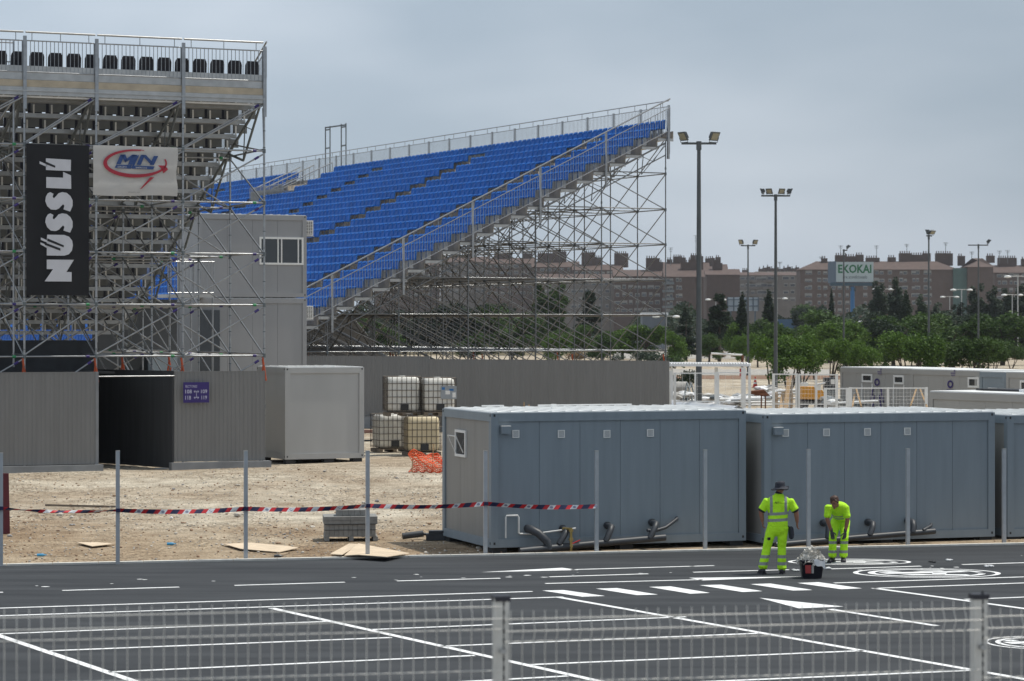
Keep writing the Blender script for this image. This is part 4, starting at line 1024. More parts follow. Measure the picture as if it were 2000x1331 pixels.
board('pale flattened cardboard lying on the dirt before the second stake', [(437, 1066), (490, 1062), (560, 1070), (583, 1074), (545, 1080), (470, 1076)])
board('large folded cardboard sheet lying over the kerb below the pavers', [(700, 1071), (800, 1087), (755, 1098), (700, 1094), (672, 1091)], z=.06, warp=.05)
board('narrow folded flap of cardboard at the left of the large sheet', [(645, 1090), (682, 1067), (702, 1071), (668, 1092)], z=.05, warp=.04)
board('small pale flat board lying on the dirt near the left end', [(150, 1063), (190, 1061), (222, 1066), (180, 1071)], name='flat_board', cat='board', group=None)
m = MB(); o = G(88, 993); m.para(o+ZV*.05, Vector((1.75, .25, -.06)), Vector((0, .05, 0)), ZV*.05); single('plank', m, M['gwood'], 'weathered dark plank lying on a heap of rubble', 'plank', loc=o)
m = MB(); o = G(75, 1003); m.para(o, Vector((1.45, .2, 0)), Vector((0, .2, 0)), ZV*.05); single('plank', m, M['rust'], 'brown broken plank half buried below the dark one', 'plank', loc=o)
rs = random.Random(9)
for i, (x, y, r, lab) in enumerate(((118, 1008, .09, 'pale rock under the plank'), (140, 1012, .06, 'small pale rock right of the larger one below the plank'), (465, 1008, .10, 'pale round lump lying left of the second stake'),
                                    (335, 1013, .05, 'tiny white scrap lying midway between two stakes'))):
    c = G(x, y); m = MB(); m.add([(c.x+v.x*r*rs.uniform(.8, 1.3), c.y+v.y*r, c.z+v.z*r*.7*rs.uniform(.8, 1.1)+r*.3) for v in IV], IF); single('rock' if i < 3 else 'scrap', m, sm_[0] if i < 3 else M['white'], lab, 'rock' if i < 3 else 'scrap', loc=c)
for i, (x, y, lab) in enumerate(((72, 1088, 'crushed blue bottle near the left end of the kerb'), (326, 1066, 'small blue bottle lying on the dirt'), (535, 1090, 'clear bottle lying beside the kerb near the cardboard'))):
    c = G(x, y, 0)+ZV*.035; m = MB(); m.path([c, c+Vector((.12, .02, 0)), c+Vector((.16, .03, 0)), c+Vector((.19, .03, .0))], [.03, .032, .014, .013], 8); single('bottle', m, mat('bottle_blue', (.05, .28, .50), .25) if i < 2 else M['glass'], lab, 'bottle', loc=c)
# maroon sheet behind the leftmost stake
o = G(4, 1043); t = MB(); t.para(o, Vector((.17, .05, 0)), Vector((-.3, .3, 0)), Vector((-.04, .05, 1.35))); single('maroon_panel', t, M['maroon'], 'dark maroon sheet standing behind the leftmost stake', 'panel', loc=o)
# dark blocks and pipe at the container corner
o = G(832, 1056, 0); m = MB(); m.para(o, Vector((.75, .1, 0)), Vector((0, .3, 0)), ZV*.14); m.para(o+Vector((.06, 0, .145)), Vector((.5, .08, 0)), Vector((0, .25, 0)), ZV*.06); single('block', m, M['cable'], 'dark slab lying at the back corner of the first container', 'slab', loc=o)
o = G(786, 1054, 0)+ZV*.07; m = MB(); m.path([o, o+Vector((.45, .1, .05))], .07, 12); m.path([o+Vector((.42, .1, .05)), o+Vector((.62, .15, .02))], .03, 8); single('pipe_offcut', m, M['cable'], 'short dark pipe offcut on the dirt beside the slab', 'pipe', loc=o)
# planks under the grey box, far bits
o = G(705, 846); m = MB(); m.para(o, Vector((.75, 0, 0)), Vector((0, .3, 0)), ZV*.12); single('plank', m, mat('reddish_board', (.30, .17, .14), .8), 'reddish board lying far back by the cladding base', 'plank', loc=o)
o = G(700, 862); m = MB(); m.para(o, Vector((.5, 0, 0)), Vector((0, .3, 0)), ZV*.04); m.para(o+Vector((-.1, -.7, 0)), Vector((.35, .05, 0)), Vector((0, .15, 0)), ZV*.05); single('debris', m, M['dark'], 'dark scraps of sheet lying right of the grey box', 'debris', loc=o)
# ============================================================ foreground welded mesh fence
uf = Vector((.98, .2, 0)).normalized(); Q0 = Vector((-.055, 12.5, 0)); SPF = 2.475
fl = ['foreground fence post with a dark cap, in the middle', 'foreground fence post with a dark cap, near the right edge']
for i in range(-1, 3):
    q = Q0+uf*(SPF*i); ztp = CH-((1172 if i == 0 else 1168)-HY)*q.y/F
    if i in (0, 1):
        t = thing('fence_post', fl[i], 'fence post', q+ZV*1.3, 'foreground fence posts'); m = MB(); vf = Vector((-uf.y, uf.x, 0))
        m.para(q-uf*.036-vf*.03+ZV*1.3, uf*.042, vf*.06, ZV*(ztp-1.3)); m.para(q+uf*.012-vf*.03+ZV*1.3, uf*.024, vf*.06, ZV*(ztp-1.3)); m.para(q+uf*.006-vf*.02+ZV*1.3, uf*.006, vf*.04, ZV*(ztp-1.3), 1)
        for k in range(44): m.para(q+uf*.0045-vf*.032+ZV*(1.35+k*.045), uf*.009, vf*.012, ZV*.02, 1)
        part('post', m, [M['fpost'], M['dark']], t)
        m = MB(); m.box(q+ZV*(ztp+.008), .084, .074, .026, uf); part('cap', m, M['black'], t)
        m = MB(); m.box(q-vf*.05+ZV*(ztp-.245), .03, .03, .02, uf); part('clip', m, M['galv'], t)
    if i == 2: break
    a, b = q, Q0+uf*(SPF*(i+1)); t = thing('mesh_panel', ['foreground welded mesh panel left of the middle post', 'foreground welded mesh panel between the two posts', 'foreground welded mesh panel at the right edge'][i+1], 'fence panel', a+ZV*1.33, 'foreground mesh panels')
    z_ = lambda py, qq: CH-(py-HY)*qq.y/F
    zt1 = ztp-.05; vf = Vector((-uf.y, uf.x, 0)); m = MB(); n = 42; rw = .0023
    def wz(q, py): return q+ZV*(CH-(py-HY)*q.y/F)
    prof_ = [(0, 0), (-.04, 0), (-.095, .035), (-.15, 0), (-.37, 0), (-.40, 0), (-.95, 0), (-1.0, .035), (-1.05, 0), (-1.9, 0)]
    for k in range(n+1):
        s = .04+(SPF-.08)*k/n; p_ = a+uf*s-vf*.045
        m.path([p_-vf*o_+ZV*(zt1+z) for z, o_ in prof_], rw, 5)
    part('vertical_wires', m, M['fwire'], t)
    m = MB()
    for z, o_ in ((-.04, 0), (-.095, .035), (-.15, 0), (-.35, 0), (-.55, 0), (-.75, 0), (-.95, 0), (-1.0, .035), (-1.05, 0), (-1.25, 0), (-1.45, 0), (-1.65, 0), (-1.85, 0)):
        m.tube(a+uf*.01-vf*(.050+o_)+ZV*(zt1+z), b-uf*.01-vf*(.050+o_)+ZV*(zt1+z), .0029, 6)
    part('horizontal_wires', m, M['fwire'], t)

# grey sloping side wall standing behind the foot of the blue stand
a_ = P(560, 0, 150); b_ = P(810, 0, 150); a_.z = b_.z = GZ; zl = CH-(618-HY)*150/F; m = MB(); m.prism([a_, b_, Vector((b_.x, b_.y, GZ+.4)), Vector((P(690, 0, 150).x, 150, zl-.1)), Vector((a_.x, a_.y, zl))], Vector((0, .3, 0))); single('ramp_wall', m, M['panel'], 'grey wall sloping down to the right behind the foot of the blue stand', 'wall', loc=a_)
# ============================================================ lamp posts
def floodlight(t, c, az, tilt=35, s=1.0):
    """head at the arm end c, facing azimuth az"""
    f = Vector((math.cos(R(az)), math.sin(R(az)), 0)); sd_ = Vector((-f.y, f.x, 0)); up = (ZV*math.cos(R(tilt))-f*math.sin(R(tilt)))*-1
    nrm = (f*math.cos(R(tilt))-ZV*math.sin(R(tilt))); up = (ZV*math.cos(R(tilt))+f*math.sin(R(tilt)))
    o = c+ZV*.10*s; m = MB(); w, h, d = .72*s, .62*s, .16*s
    q = o-sd_*w/2; m.para(q, sd_*w, up*h, -nrm*d*.5); m.para(q+sd_*.06+up*.06-nrm*d*.5, sd_*(w-.12), up*(h-.12), -nrm*d)
    for i in range(5): m.para(q+sd_*(.1+i*(w-.2)/5)+up*.08-nrm*d*1.5, sd_*.02, up*(h-.16), -nrm*.05)
    m.tube(c+sd_*w*.5, o+up*.25*s+sd_*w*.53, .02*s, 5); m.tube(c-sd_*w*.5, o+up*.25*s-sd_*w*.53, .02*s, 5); m.tube(c-sd_*w*.5, c+sd_*w*.5, .02*s, 5)
    fl_ = part('floodlight', m, M['pole'], t); m = MB(); m.para(q+sd_*.05+up*.05+nrm*.004, sd_*(w-.1), up*(h-.1), nrm*.008); part('lens', m, M['lamp'], fl_)
def lamp_post(lab, px, ytop, ybase, heads, arm, r=.085, d=None, grp='tall floodlight masts'):
    b = G(px, ybase) if d is None else P(px, 0, d); gz_ = tz(b.y); b.z = gz_; zt = CH-(ytop-HY)*b.y/F
    t = thing('lamp_post', lab, 'lamp post', b, grp); m = MB(); m.tube(b-ZV*.1, Vector((b.x, b.y, zt)), r*1.35, 12, r2=r*.75); m.tube(b, b+ZV*.3, r*2, 10); part('pole', m, M['pole'], t)
    m = MB(); top = Vector((b.x, b.y, zt)); a0 = top-Vector((arm[0], 0, 0)); a1 = top+Vector((arm[1], 0, 0)); m.box((a0+a1)/2+ZV*.03, (a1-a0).length, .10, .09); m.tube(top-ZV*.25, top+ZV*.12, r*1.1, 10); part('crossarm', m, M['pole'], t)
    for x, az, tl in heads: floodlight(t, top+Vector((x, 0, .08)), az, tl, .66 if len(heads) < 3 else .56)
    return t
lamp_post('tallest floodlight mast, nearest right of the blue stand, with two heads', 1365, 282, 828, [(-.62, 215, 30), (.62, -50, 30)], (.75, .75), .105)
lamp_post('tall mast carrying four floodlights', 1515, 384, 777, [(-.75, 160, 25), (-.35, 235, 28), (.32, -65, 28), (.78, 20, 28)], (.85, .85), .095)
lamp_post('thinner mast with two floodlights between the two tallest masts', 1461, 481, 737, [(-.55, 215, 25), (.55, -50, 30)], (.6, .6), .075)
lamp_post('mast with one floodlight in front of the green and white billboard', 1648, 490, 735, [(.25, 0, 55)], (.1, .3), .07)
lamp_post('mast with two stacked floodlights over the long brick block', 1814, 462, 742, [(-.05, 150, 25), (.2, -60, 50)], (.2, .25), .08)
lamp_post('mast with a long crossarm and one floodlight near the right edge', 1911, 480, 738, [(.75, 0, 45)], (.85, .8), .07)
for i, (px, yt, d) in enumerate(((1398, 585, 430), (1725, 565, 420), (1878, 566, 400), (1977, 576, 410), (1855, 580, 470), (1301, 618, 330), (1518, 583, 430), (1988, 540, 330), (1697, 628, 420))):
    b = P(px, 0, d); b.z = GZ; zt = CH-(yt-HY)*d/F; t = thing('street_lamp', ['street lamp rising in front of the conifers', 'street lamp before the poplars', 'street lamp before the green shaft of the brick block', 'double street lamp near the right edge',
      'street lamp just left of the green shaft', 'low white street lamp beside the last scaffold post', 'street lamp right of the tall mast with four heads', 'tall grey bracket lamp at the right edge', 'small street lamp among the dark trees'][i], 'street lamp', b, 'distant street lamps')
    m = MB(); m.tube(b, Vector((b.x, b.y, zt)), .09, 6); part('pole', m, M['galv2'], t)
    m = MB(); c = Vector((b.x, b.y, zt)); m.tube(c-Vector((1.3, 0, 0)), c+Vector((1.3, 0, 0)), .05, 5); part('arm', m, M['galv2'], t)
    for x in (-1.3, 1.3): m = MB(); m.lathe(c+Vector((x, 0, -.1)), [(.1, -.12), (.5, -.05), (.42, .15), (.1, .22)], 10); part('lamp_head', m, M['white'], t)
# ============================================================ yard right of the stand
# white canopy
d = 104; a_ = P(1296, 712, d); b_ = P(1465, 716, d-.4); a_.z = b_.z = CH-(716-HY)*d/F
t = thing('canopy', 'long low white flat canopy on thin white posts', 'canopy', Vector((a_.x, a_.y, GZ))); u = (b_-a_).normalized(); v = Vector((-u.y, u.x, 0)); L_ = (b_-a_).length
m = MB(); m.para(a_, u*L_, v*1.8, ZV*.10)
for i in range(int(L_/.11)): m.para(a_+u*(i*.11+.02)-v*.012+ZV*.10, u*.06, v*1.8, ZV*.05)
part('roof', m, M['sheet'], t)
def stick(px, yt, dd, r=.05, nm='post', mt='white', par=None, lab=None, cat=None):
    q = P(px, yt, dd); m = MB(); m.para(Vector((q.x-r, q.y-r, tz(q.y))), Vector((2*r, 0, 0)), Vector((0, 2*r, 0)), ZV*(q.z-tz(q.y))); return part(nm, m, M[mt], par) if par else single(nm, m, M[mt], lab, cat)
for px, r in ((1312, .05), (1399, .065), (1452, .085), (1464, .05)): stick(px, 718, d-1 if px > 1400 else d+.3, r, par=t)
m = MB(); q = P(1447, 716, d+.5); m.box(q+ZV*-.25, .10, .05, .32); part('extinguisher_sign', m, M['red'], t)
# second far white bar on a red post
q = P(1389, 691, 150); q2 = P(1450, 694, 150); t = thing('barrier', 'thin white bar on a red post behind the canopy', 'barrier', Vector((q2.x, q2.y, GZ))); m = MB(); m.tube(q, q2, .06, 8); part('bar', m, M['white'], t); m = MB(); m.tube(Vector((q2.x, q2.y, GZ)), q2, .07, 8); part('post', m, M['rust'], t)
# welded site-mesh panels
def mesh_panel(lab, pxa, pxb, yt, d, cols=(), wire=.15, y2=None, grp='white site fence panels', hstep=.15, wr=.0035, dark=False):
    a = P(pxa, yt, d); b = P(pxb, yt if y2 is None else y2, d); z1 = a.z; t = thing('site_fence_panel', lab, 'fence panel', Vector((a.x, a.y, GZ)), grp)
    A = Vector((a.x, a.y, 0)); B = Vector((b.x, b.y, 0)); u = (B-A).normalized(); L_ = (B-A).length
    for k, c in enumerate([0, L_]+[(x-pxa)/(pxb-pxa)*L_ for x in cols]):
        m = MB(); w = .05 if k < 2 else .035; m.para(A+u*(c-w)+ZV*GZ-Vector((0, w, 0)), u*2*w, Vector((0, 2*w, 0)), ZV*(z1-GZ)); part('post', m, M['white'], t)
    for z in (z1-.05, GZ+(z1-GZ)*.5, GZ+.15): m = MB(); m.para(A+u*.052+ZV*z-Vector((0, .02, 0)), u*(L_-.104), Vector((0, .04, 0)), ZV*.045); part('rail', m, M['white'], t)
    m = MB()
    for i in range(int(L_/wire)): m.tube(A+u*(i*wire)+ZV*GZ, A+u*(i*wire)+ZV*z1, wr, 4, cap=False)
    for i in range(int((z1-GZ)/hstep)): m.tube(A+ZV*(GZ+i*hstep), B+ZV*(GZ+i*hstep), wr, 4, cap=False)
    part('mesh', m, M['white'], t); return t
mesh_panel('white mesh panel below the canopy, left part', 1318, 1398, 728, 102, (1358,), .3, hstep=.3)
mesh_panel('white mesh panel below the canopy, right part', 1402, 1464, 727, 101, (), .3, hstep=.3)
mesh_panel('white mesh panel before the orange machine', 1511, 1556, 730, 98, (), .12, hstep=.16)
mesh_panel('white mesh panel in front of the machine and the wood', 1560, 1634, 731, 98, (1594,), .12, hstep=.16)
mesh_panel('white mesh gate panel left of the woman pictogram', 1612, 1655, 758, 88, (), .12, hstep=.12)
mesh_panel('wide white mesh panel before the woman pictogram', 1661, 1809, 757, 87, (1734,), .12, hstep=.12)
stick(1309, 725, 101, .05, lab='slim white post at the left end of the yard, by the ribbed wall', cat='post')
# timber props leaning on the panel
for i, (x0, y0, x1, y1) in enumerate(((1671, 760, 1683, 802), (1668, 770, 1662, 802), (1795, 758, 1811, 800), (1789, 758, 1774, 802))):
    a, b = P(x0, y0, 87.4), P(x1, y1, 86.8); m = MB(); dd = b-a; m.para(a, Vector((.055, 0, 0)), Vector((0, .055, 0)), dd*1.75); single('timber_prop', m, M['wood'], ['leaning timber just left of the woman pictogram', 'short leaning timber left of the other one', 'long timber leaning at the right end of the white mesh panel', 'thin timber leaning the other way near the right end of the mesh'][i], 'timber', 'leaning timber props', loc=a)
# sanitary cabins
def cab(lab, p, L_, wn, zt=2.8+GZ, W_=2.44, ang=27.1, figure=None, h0=GZ+.1, walls='cab'):
    u, v = axes(ang); f = -v; # long visible face runs along -v (towards camera-right); its outward normal is -u
    t = thing('sanitary_cabin', lab, 'cabin', Vector((p.x, p.y, h0)), 'grey sanitary cabins at the right'); C = .15
    p = Vector((p.x, p.y, 0)); q0 = p; m = MB()
    for a_ in (0, L_-C): m.para(q0+f*a_+ZV*h0, f*C, u*C, ZV*(zt-h0)); m.para(q0+f*a_+u*(W_-C)+ZV*h0, f*C, u*C, ZV*(zt-h0))
    for z in (h0, zt-.2):
        m.para(q0+f*C+ZV*z, f*(L_-2*C), u*C, ZV*.2)
        for a_ in (0, L_-C): m.para(q0+f*a_+u*C+ZV*z, f*C, u*(W_-2*C), ZV*.2)
    part('frame', m, M[walls], t)
    m = MB(); n = int(L_/1.1); w = (L_-2*C)/n
    for i in range(n): m.para(q0+f*(C+i*w+.004)+u*.03+ZV*(h0+.2), f*(w-.008), u*.04, ZV*(zt-h0-.4))
    part('long_wall', m, M[walls], t)
    m = MB(); m.para(q0+f*(L_-.05)+u*C+ZV*(h0+.2), -f*.03, u*(W_-2*C), ZV*(zt-h0-.4)); part('end_wall', m, M['cont'], t)
    m = MB(); m.para(q0+f*.02+u*.02+ZV*(zt+.001), f*(L_-.04), u*(W_-.04), ZV*.04); part('roof', m, M['roof'], t)
    for s, w, zl, h in wn: win(t, q0+f*s+u*.028+ZV*zl, f, -u, w, h, fr=.07)
    return t, q0, f, u
M['cab'] = mat('cabin_paint', (.34, .335, .32), .5, 0, .05, 1.5, stretch=(1, 1, .3))
ang0 = 27.1; cp = P(1641, 0, 112); zt1 = CH-(718.5-HY)*112/F
fdir = -axes(ang0)[1]
def sface(p, px): x = (px-1000)/F; return (x*p.y-p.x)/(fdir.x-x*fdir.y)
def figure(t, q0, f, u, px0, head_y, woman=True, scale=1.0, cut=False):
    s = sface(q0, px0); c = q0+f*s-u*.004; y_ = c.y; zc = CH-(head_y-HY)*y_/F; m = MB(); th = -u*.006; W_ = .045
    def qd(pts): m.prism([c+f*x+ZV*(zc+z) for x, z in pts], th)
    n = 16
    for i in range(n):
        a0, a1 = 2*math.pi*i/n, 2*math.pi*(i+1)/n; qd([(math.cos(a0)*.19, math.sin(a0)*.16), (math.cos(a1)*.19, math.sin(a1)*.16), (math.cos(a1)*.12, math.sin(a1)*.095), (math.cos(a0)*.12, math.sin(a0)*.095)])
    qd([(-.24, -.22), (.24, -.22), (.24, -.27), (-.24, -.27)])
    if not cut:
        for s_ in (1, -1):
            qd([(s_*.24, -.24), (s_*.34, -.26), (s_*.50, -.85), (s_*.40, -.86)]); qd([(s_*.12, -.55), (s_*.21, -.55), (s_*.38, -1.12), (s_*.28, -1.12)]); qd([(s_*.05, -1.15), (s_*.14, -1.15), (s_*.14, -1.75), (s_*.05, -1.75)])
        qd([(-.34, -1.12), (.34, -1.12), (.34, -1.17), (-.34, -1.17)])
    part('pictogram', m, M['purple'], t)
    m = MB()
    for k, (x, z, w, h) in enumerate(((.02, .42, .30, .06), (.05, .34, .26, .05), (.22, .50, .10, .09))): m.para(c+f*(x-.1 + .12)+ZV*(zc+z), f*w, th, ZV*h)
    part('emblem', m, mat('faded_purple', (.16, .14, .22), .6), t)
t, q0, f, u = cab('grey sanitary cabin with the woman pictogram', cp, 5.6, [], zt1, 2.9)
s = sface(cp, 1683); win(t, q0+f*s+u*.028+ZV*(zt1-.22-.38), f, -u, sface(cp, 1703)-s, .36, fr=.08)
s = sface(cp, 1745); win(t, q0+f*s+u*.028+ZV*(zt1-.22-.42), f, -u, sface(cp, 1765)-s, .38, fr=.08)
for x0, x1 in ((1683, 1703), (1745, 1765)):
    for x in (x0, x1): m = MB(); m.para(q0+f*(sface(cp, x)-.03)+u*.022+ZV*(GZ+.2), f*.06, -u*.02, ZV*(zt1-GZ-.85)); part('door_frame', m, M['frame'], t)
figure(t, q0, f, u, 1713, 747)
cp2 = P(1779, 0, 106.5); zt2 = CH-(722.5-HY)*106.5/F
t, q0, f, u = cab('grey sanitary cabin with half hidden pictogram, right of the first', cp2, sface(cp2, 1908), [], zt2, 2.9)
s = sface(cp2, 1890); win(t, q0+f*s+u*.028+ZV*(zt2-.22-.44), f, -u, sface(cp2, 1911)-s, .42, fr=.08)
figure(t, q0, f, u, 1856, 751, cut=True)
cp3 = P(1913, 0, 100.5); zt3 = CH-(727-HY)*100.5/F
t, q0, f, u = cab('bluish sanitary cabin with a small white framed window', cp3, sface(cp3, 1962), [], zt3, 2.6, walls='cont'); s = sface(cp3, 1930); win(t, q0+f*s+u*.028+ZV*(zt3-1.55), f, -u, sface(cp3, 1947)-s, .95, fr=.10)
cp4 = P(1965, 0, 97.7); zt4 = CH-(728-HY)*97.7/F
t, q0, f, u = cab('sanitary cabin at the right edge with one dark window', cp4, 3.2, [], zt4, 2.6); s = sface(cp4, 1992); win(t, q0+f*s+u*.028+ZV*(zt4-.70), f, -u, .9, .42, fr=.08)
# nearer grey office box
cp5 = P(1815, 0, 73.0); zt5 = CH-(766-HY)*73.0/F
t, q0, f, u = cab('low grey cabin with a long fascia behind the second blue-grey container', cp5, 7.0, [], zt5, 3.0, ang=30)
m = MB(); m.para(q0+u*1.2+f*.6+ZV*(zt5+.05), f*2.2, u*.9, ZV*.05); part('roof_sheet', m, M['dark'], t); m = MB(); m.para(q0+u*.8+f*2.9+ZV*(zt5+.05), f*.5, u*.5, ZV*.08); part('roof_trim', m, M['sheet'], t)
cp6 = P(1800, 0, 67); zt6 = CH-(803-HY)*67/F
# big silver duct resting on trestles
t = thing('duct', 'big silver spiral duct with an open ribbed end behind the first container', 'duct', P(1375, 830, 102)); a, b = P(1270, 795, 104), P(1441, 812, 100)
m = MB(); r = .37; m.tube(a, b, r, 24, cap=False); 
for i in range(26): c = a.lerp(b, i/26); m.tube(c, c+(b-a).normalized()*.02, r+.008, 24, cap=False)
part('tube', m, M['duct'], t); m = MB(); e = (b-a).normalized(); m.tube(b, b+e*.05, r+.03, 24, cap=False); m.tube(b+e*.05, b, r-.02, 24, cap=False); m.tube(b-e*.6, b-e*.58, r-.02, 24); part('end_ring', m, M['duct'], t)
m = MB()
for f_ in (.3, .62, .93):
    c = a.lerp(b, f_)-ZV*r; g_ = Vector((c.x, c.y, tz(c.y))); m.tube(c+Vector((-.25, 0, 0)), c+Vector((.25, 0, 0)), .03, 6)
    for s_ in (-1, 1): m.tube(c+Vector((s_*.2, 0, 0)), g_+Vector((s_*.35, .3, 0)), .02, 5); m.tube(c+Vector((s_*.2, 0, 0)), g_+Vector((s_*.35, -.3, 0)), .02, 5)
part('trestle', m, M['galv'], t)
# concrete pipe lying far left of the yard
a, b = P(1290, 756, 150), P(1342, 757, 150); m = MB(); a.z = b.z = GZ+.55; m.tube(a, b, .42, 20); single('concrete_pipe', m, M['conc'], 'thick pale pipe lying beside the ribbed wall end', 'pipe', loc=a)
m = MB(); o = P(1290, 770, 145); o.z = GZ; m.para(o, Vector((1.5, 0, 0)), Vector((0, 1.5, 0)), ZV*.45); single('slab_stack', m, M['conc'], 'low grey block below the pale pipe', 'slab', loc=o)
# folding trestle ladders
t = thing('trestle_ladder', 'pair of open folding trestle legs left of the tallest mast', 'trestle', P(1347, 785, 140)); 
for k, x in enumerate((1343, 1350)):
    m = MB(); tp = P(x, 748, 140); l_, r_ = P(x-8, 785, 139), P(x+11, 786, 139); q = Vector((0, .6, 0))
    for bt in (l_, r_): m.tube(tp, bt, .03, 5); m.tube(tp+q, bt+q, .03, 5); m.tube(tp.lerp(bt, .6), tp.lerp(bt, .6)+q, .02, 4); m.tube(tp.lerp(bt, .3), tp.lerp(bt, .3)+q, .02, 4)
    m.tube(tp, tp+q, .03, 5); part('frame', m, M['dgalv'], t)
# traffic cone
c = G(1475, 757); t = thing('traffic_cone', 'red and white traffic cone standing alone on the pale dirt', 'cone', c); m = MB(); m.box(c+ZV*.02, .42, .42, .04); part('base', m, M['orangenet'], t)
m = MB(); m.lathe(c, [(.17, .04), (.13, .24)], 14, 0); m.lathe(c, [(.13, .242), (.105, .36)], 14, 1); m.lathe(c, [(.105, .362), (.075, .5)], 14, 0); m.lathe(c, [(.075, .502), (.055, .6)], 14, 1); m.lathe(c, [(.055, .602), (.03, .74)], 14, 0); part('body', m, [M['cone'], M['white']], t)
# piles of white bagged material and tubes
rs = random.Random(21); k = 0
def pile(lab, x0, x1, y, dd, h, n, mats_, name='material_pile', cat='pile'):
    m = MB(); o = P((x0+x1)/2, y, dd); o.z = GZ
    for i in range(n):
        px = rs.uniform(x0, x1); q = P(px, y, dd+rs.uniform(-3, 3)); q.z = GZ+rs.uniform(0, h)*.8; a = rs.uniform(-.3, .3); l_ = rs.uniform(.5, 2.4)
        e = Vector((math.cos(a), math.sin(a), rs.uniform(-.06, .06))); 
        if rs.random() < .6: m.tube(q, q+e*l_, rs.uniform(.03, .10), 7, rs.randrange(len(mats_)))
        else:
            v = [(q.x+p.x*rs.uniform(.2, .5), q.y+p.y*.3, q.z+p.z*rs.uniform(.08, .2)+.1) for p in IV]; m.add(v, IF, rs.randrange(len(mats_)))
    single(name, m, mats_, lab, cat, loc=o)
pile('heap of crumpled white sheets beside the trestle legs', 1306, 1345, 778, 142, .5, 40, [M['sheet'], M['sheet'], M['conc']])
pile('long pile of white tubes and wrapped bundles behind the canopy posts', 1370, 1462, 782, 138, .4, 120, [M['sheet'], M['pvc'], M['galv2'], M['dgalv']])
pile('white rubble heap behind the rusty skip', 1478, 1510, 774, 150, .7, 50, [M['sheet'], M['conc']])
pile('stack of grey scaffold tubes in front of the orange machine', 1562, 1606, 795, 108, .7, 60, [M['galv2'], M['dgalv'], M['galv']])
pile('stack of grey frames behind the gate panel', 1614, 1634, 796, 110, 1.2, 40, [M['galv2'], M['dgalv'], M['white']])
# rusty skip
o = P(1467, 788, 146); o.z = GZ; m = MB(); pr = [(0, 0), (1.0, 0), (1.25, .1), (.75, .58), (0, .5)]
m.prism([o+Vector((x, 0, z)) for x, z in pr], Vector((0, 1.1, 0))); m.para(o+Vector((-.03, -.03, .46)), Vector((.8, 0, 0)), Vector((0, 1.16, 0)), ZV*.06); single('skip', m, M['rust'], 'dark rusty skip standing at the foot of the pile', 'skip', loc=o)
t = thing('stand', 'rusty open frame standing in front of the skip', 'frame', P(1495, 799, 120)); m = MB()
for x in (1487, 1495): q = P(x, 770, 120); m.tube(q, Vector((q.x, q.y, GZ)), .035, 6)
m.tube(P(1484, 800, 120), P(1505, 800, 120), .03, 5); m.tube(P(1484, 771, 120), P(1500, 771, 120), .03, 5); part('frame', m, M['rust'], t)
# timber beams
for i, (x0, y0, x1, y1, w) in enumerate(((1537, 740, 1530, 800, .20), (1527, 765, 1521, 800, .16))):
    a, b = P(x0, y0, 116), P(x1, y1, 115); m = MB(); m.para(b, Vector((w, 0, 0)), Vector((0, .1, 0)), (a-b)); m.para(b+Vector((w+.03, 0, 0)), Vector((.08, 0, 0)), Vector((0, .1, 0)), (a-b)*.96, 1); single('timber_beam', m, [M['wood'], M['gwood']], ['tall timber beam leaning left of the orange machine', 'shorter timber beam beside the tall one'][i], 'timber', loc=b)
o = P(1516, 790, 118); o.z = GZ; m = MB(); 
for i in range(4): m.para(o+ZV*(i*.28+.02), Vector((.8, 0, 0)), Vector((0, .8, 0)), ZV*.04); m.para(o+ZV*(i*.28+.06), Vector((.08, 0, 0)), Vector((0, .8, 0)), ZV*.24); m.para(o+Vector((.7, 0, 0))+ZV*(i*.28+.06), Vector((.08, 0, 0)), Vector((0, .8, 0)), ZV*.24)
single('crate', m, M['wood'], 'slatted wooden crate at the foot of the leaning beams', 'crate', loc=o)
# orange lifting machine
o = P(1561, 778, 128); o.z = GZ; t = thing('lifting_machine', 'orange yellow lifting machine behind the white mesh', 'machine', o); X = Vector((1, 0, 0)); Y = Vector((0, 1, 0)); m = MB()
m.prism([o+ZV*.55+X*x+ZV*z for x, z in ((0, 0), (1.25, 0), (1.25, .35), (.95, .62), (0, .62))], Y*1.1); part('body', m, M['yellow'], t)
m = MB(); m.para(o+X*.1+ZV*(.95+.25)-Y*.02, X*.35, Y*.5, ZV*.18); m.para(o+X*.8+ZV*1.0-Y*.02, X*.28, Y*.02, ZV*.3); part('panel', m, M['white'], t)
m = MB(); m.path([o+X*.75+ZV*1.15-Y*.05, o+X*.95+ZV*1.3-Y*.05, o+X*1.3+ZV*1.36-Y*.05], .05, 8); part('hose', m, M['tapew'], t)
for x in (.2, 1.05):
    m = MB(); m.tube(o+X*x+ZV*.28-Y*.02, o+X*x+ZV*.28+Y*.25, .28, 16); part('wheel', m, M['black'], t)
m = MB(); m.para(o+X*.1+ZV*.3+Y*.3, X*1.1, Y*.6, ZV*.25); part('chassis', m, M['dark'], t)
o = P(1611, 760, 128); o.z = GZ+1.0; t = thing('generator', 'dark grey generator box right of the orange machine', 'generator', o-ZV*1.0); m = MB(); m.para(o, X*.62, Y*.8, ZV*.62); part('housing', m, M['cable'], t); m = MB(); m.para(o+X*.3-Y*.01+ZV*.3, X*.2, Y*.01, ZV*.25); part('plate', m, M['white'], t); m = MB(); m.para(o-ZV*1.0+X*.05, X*.5, Y*.6, ZV*.998); part('stand', m, M['dgalv'], t)
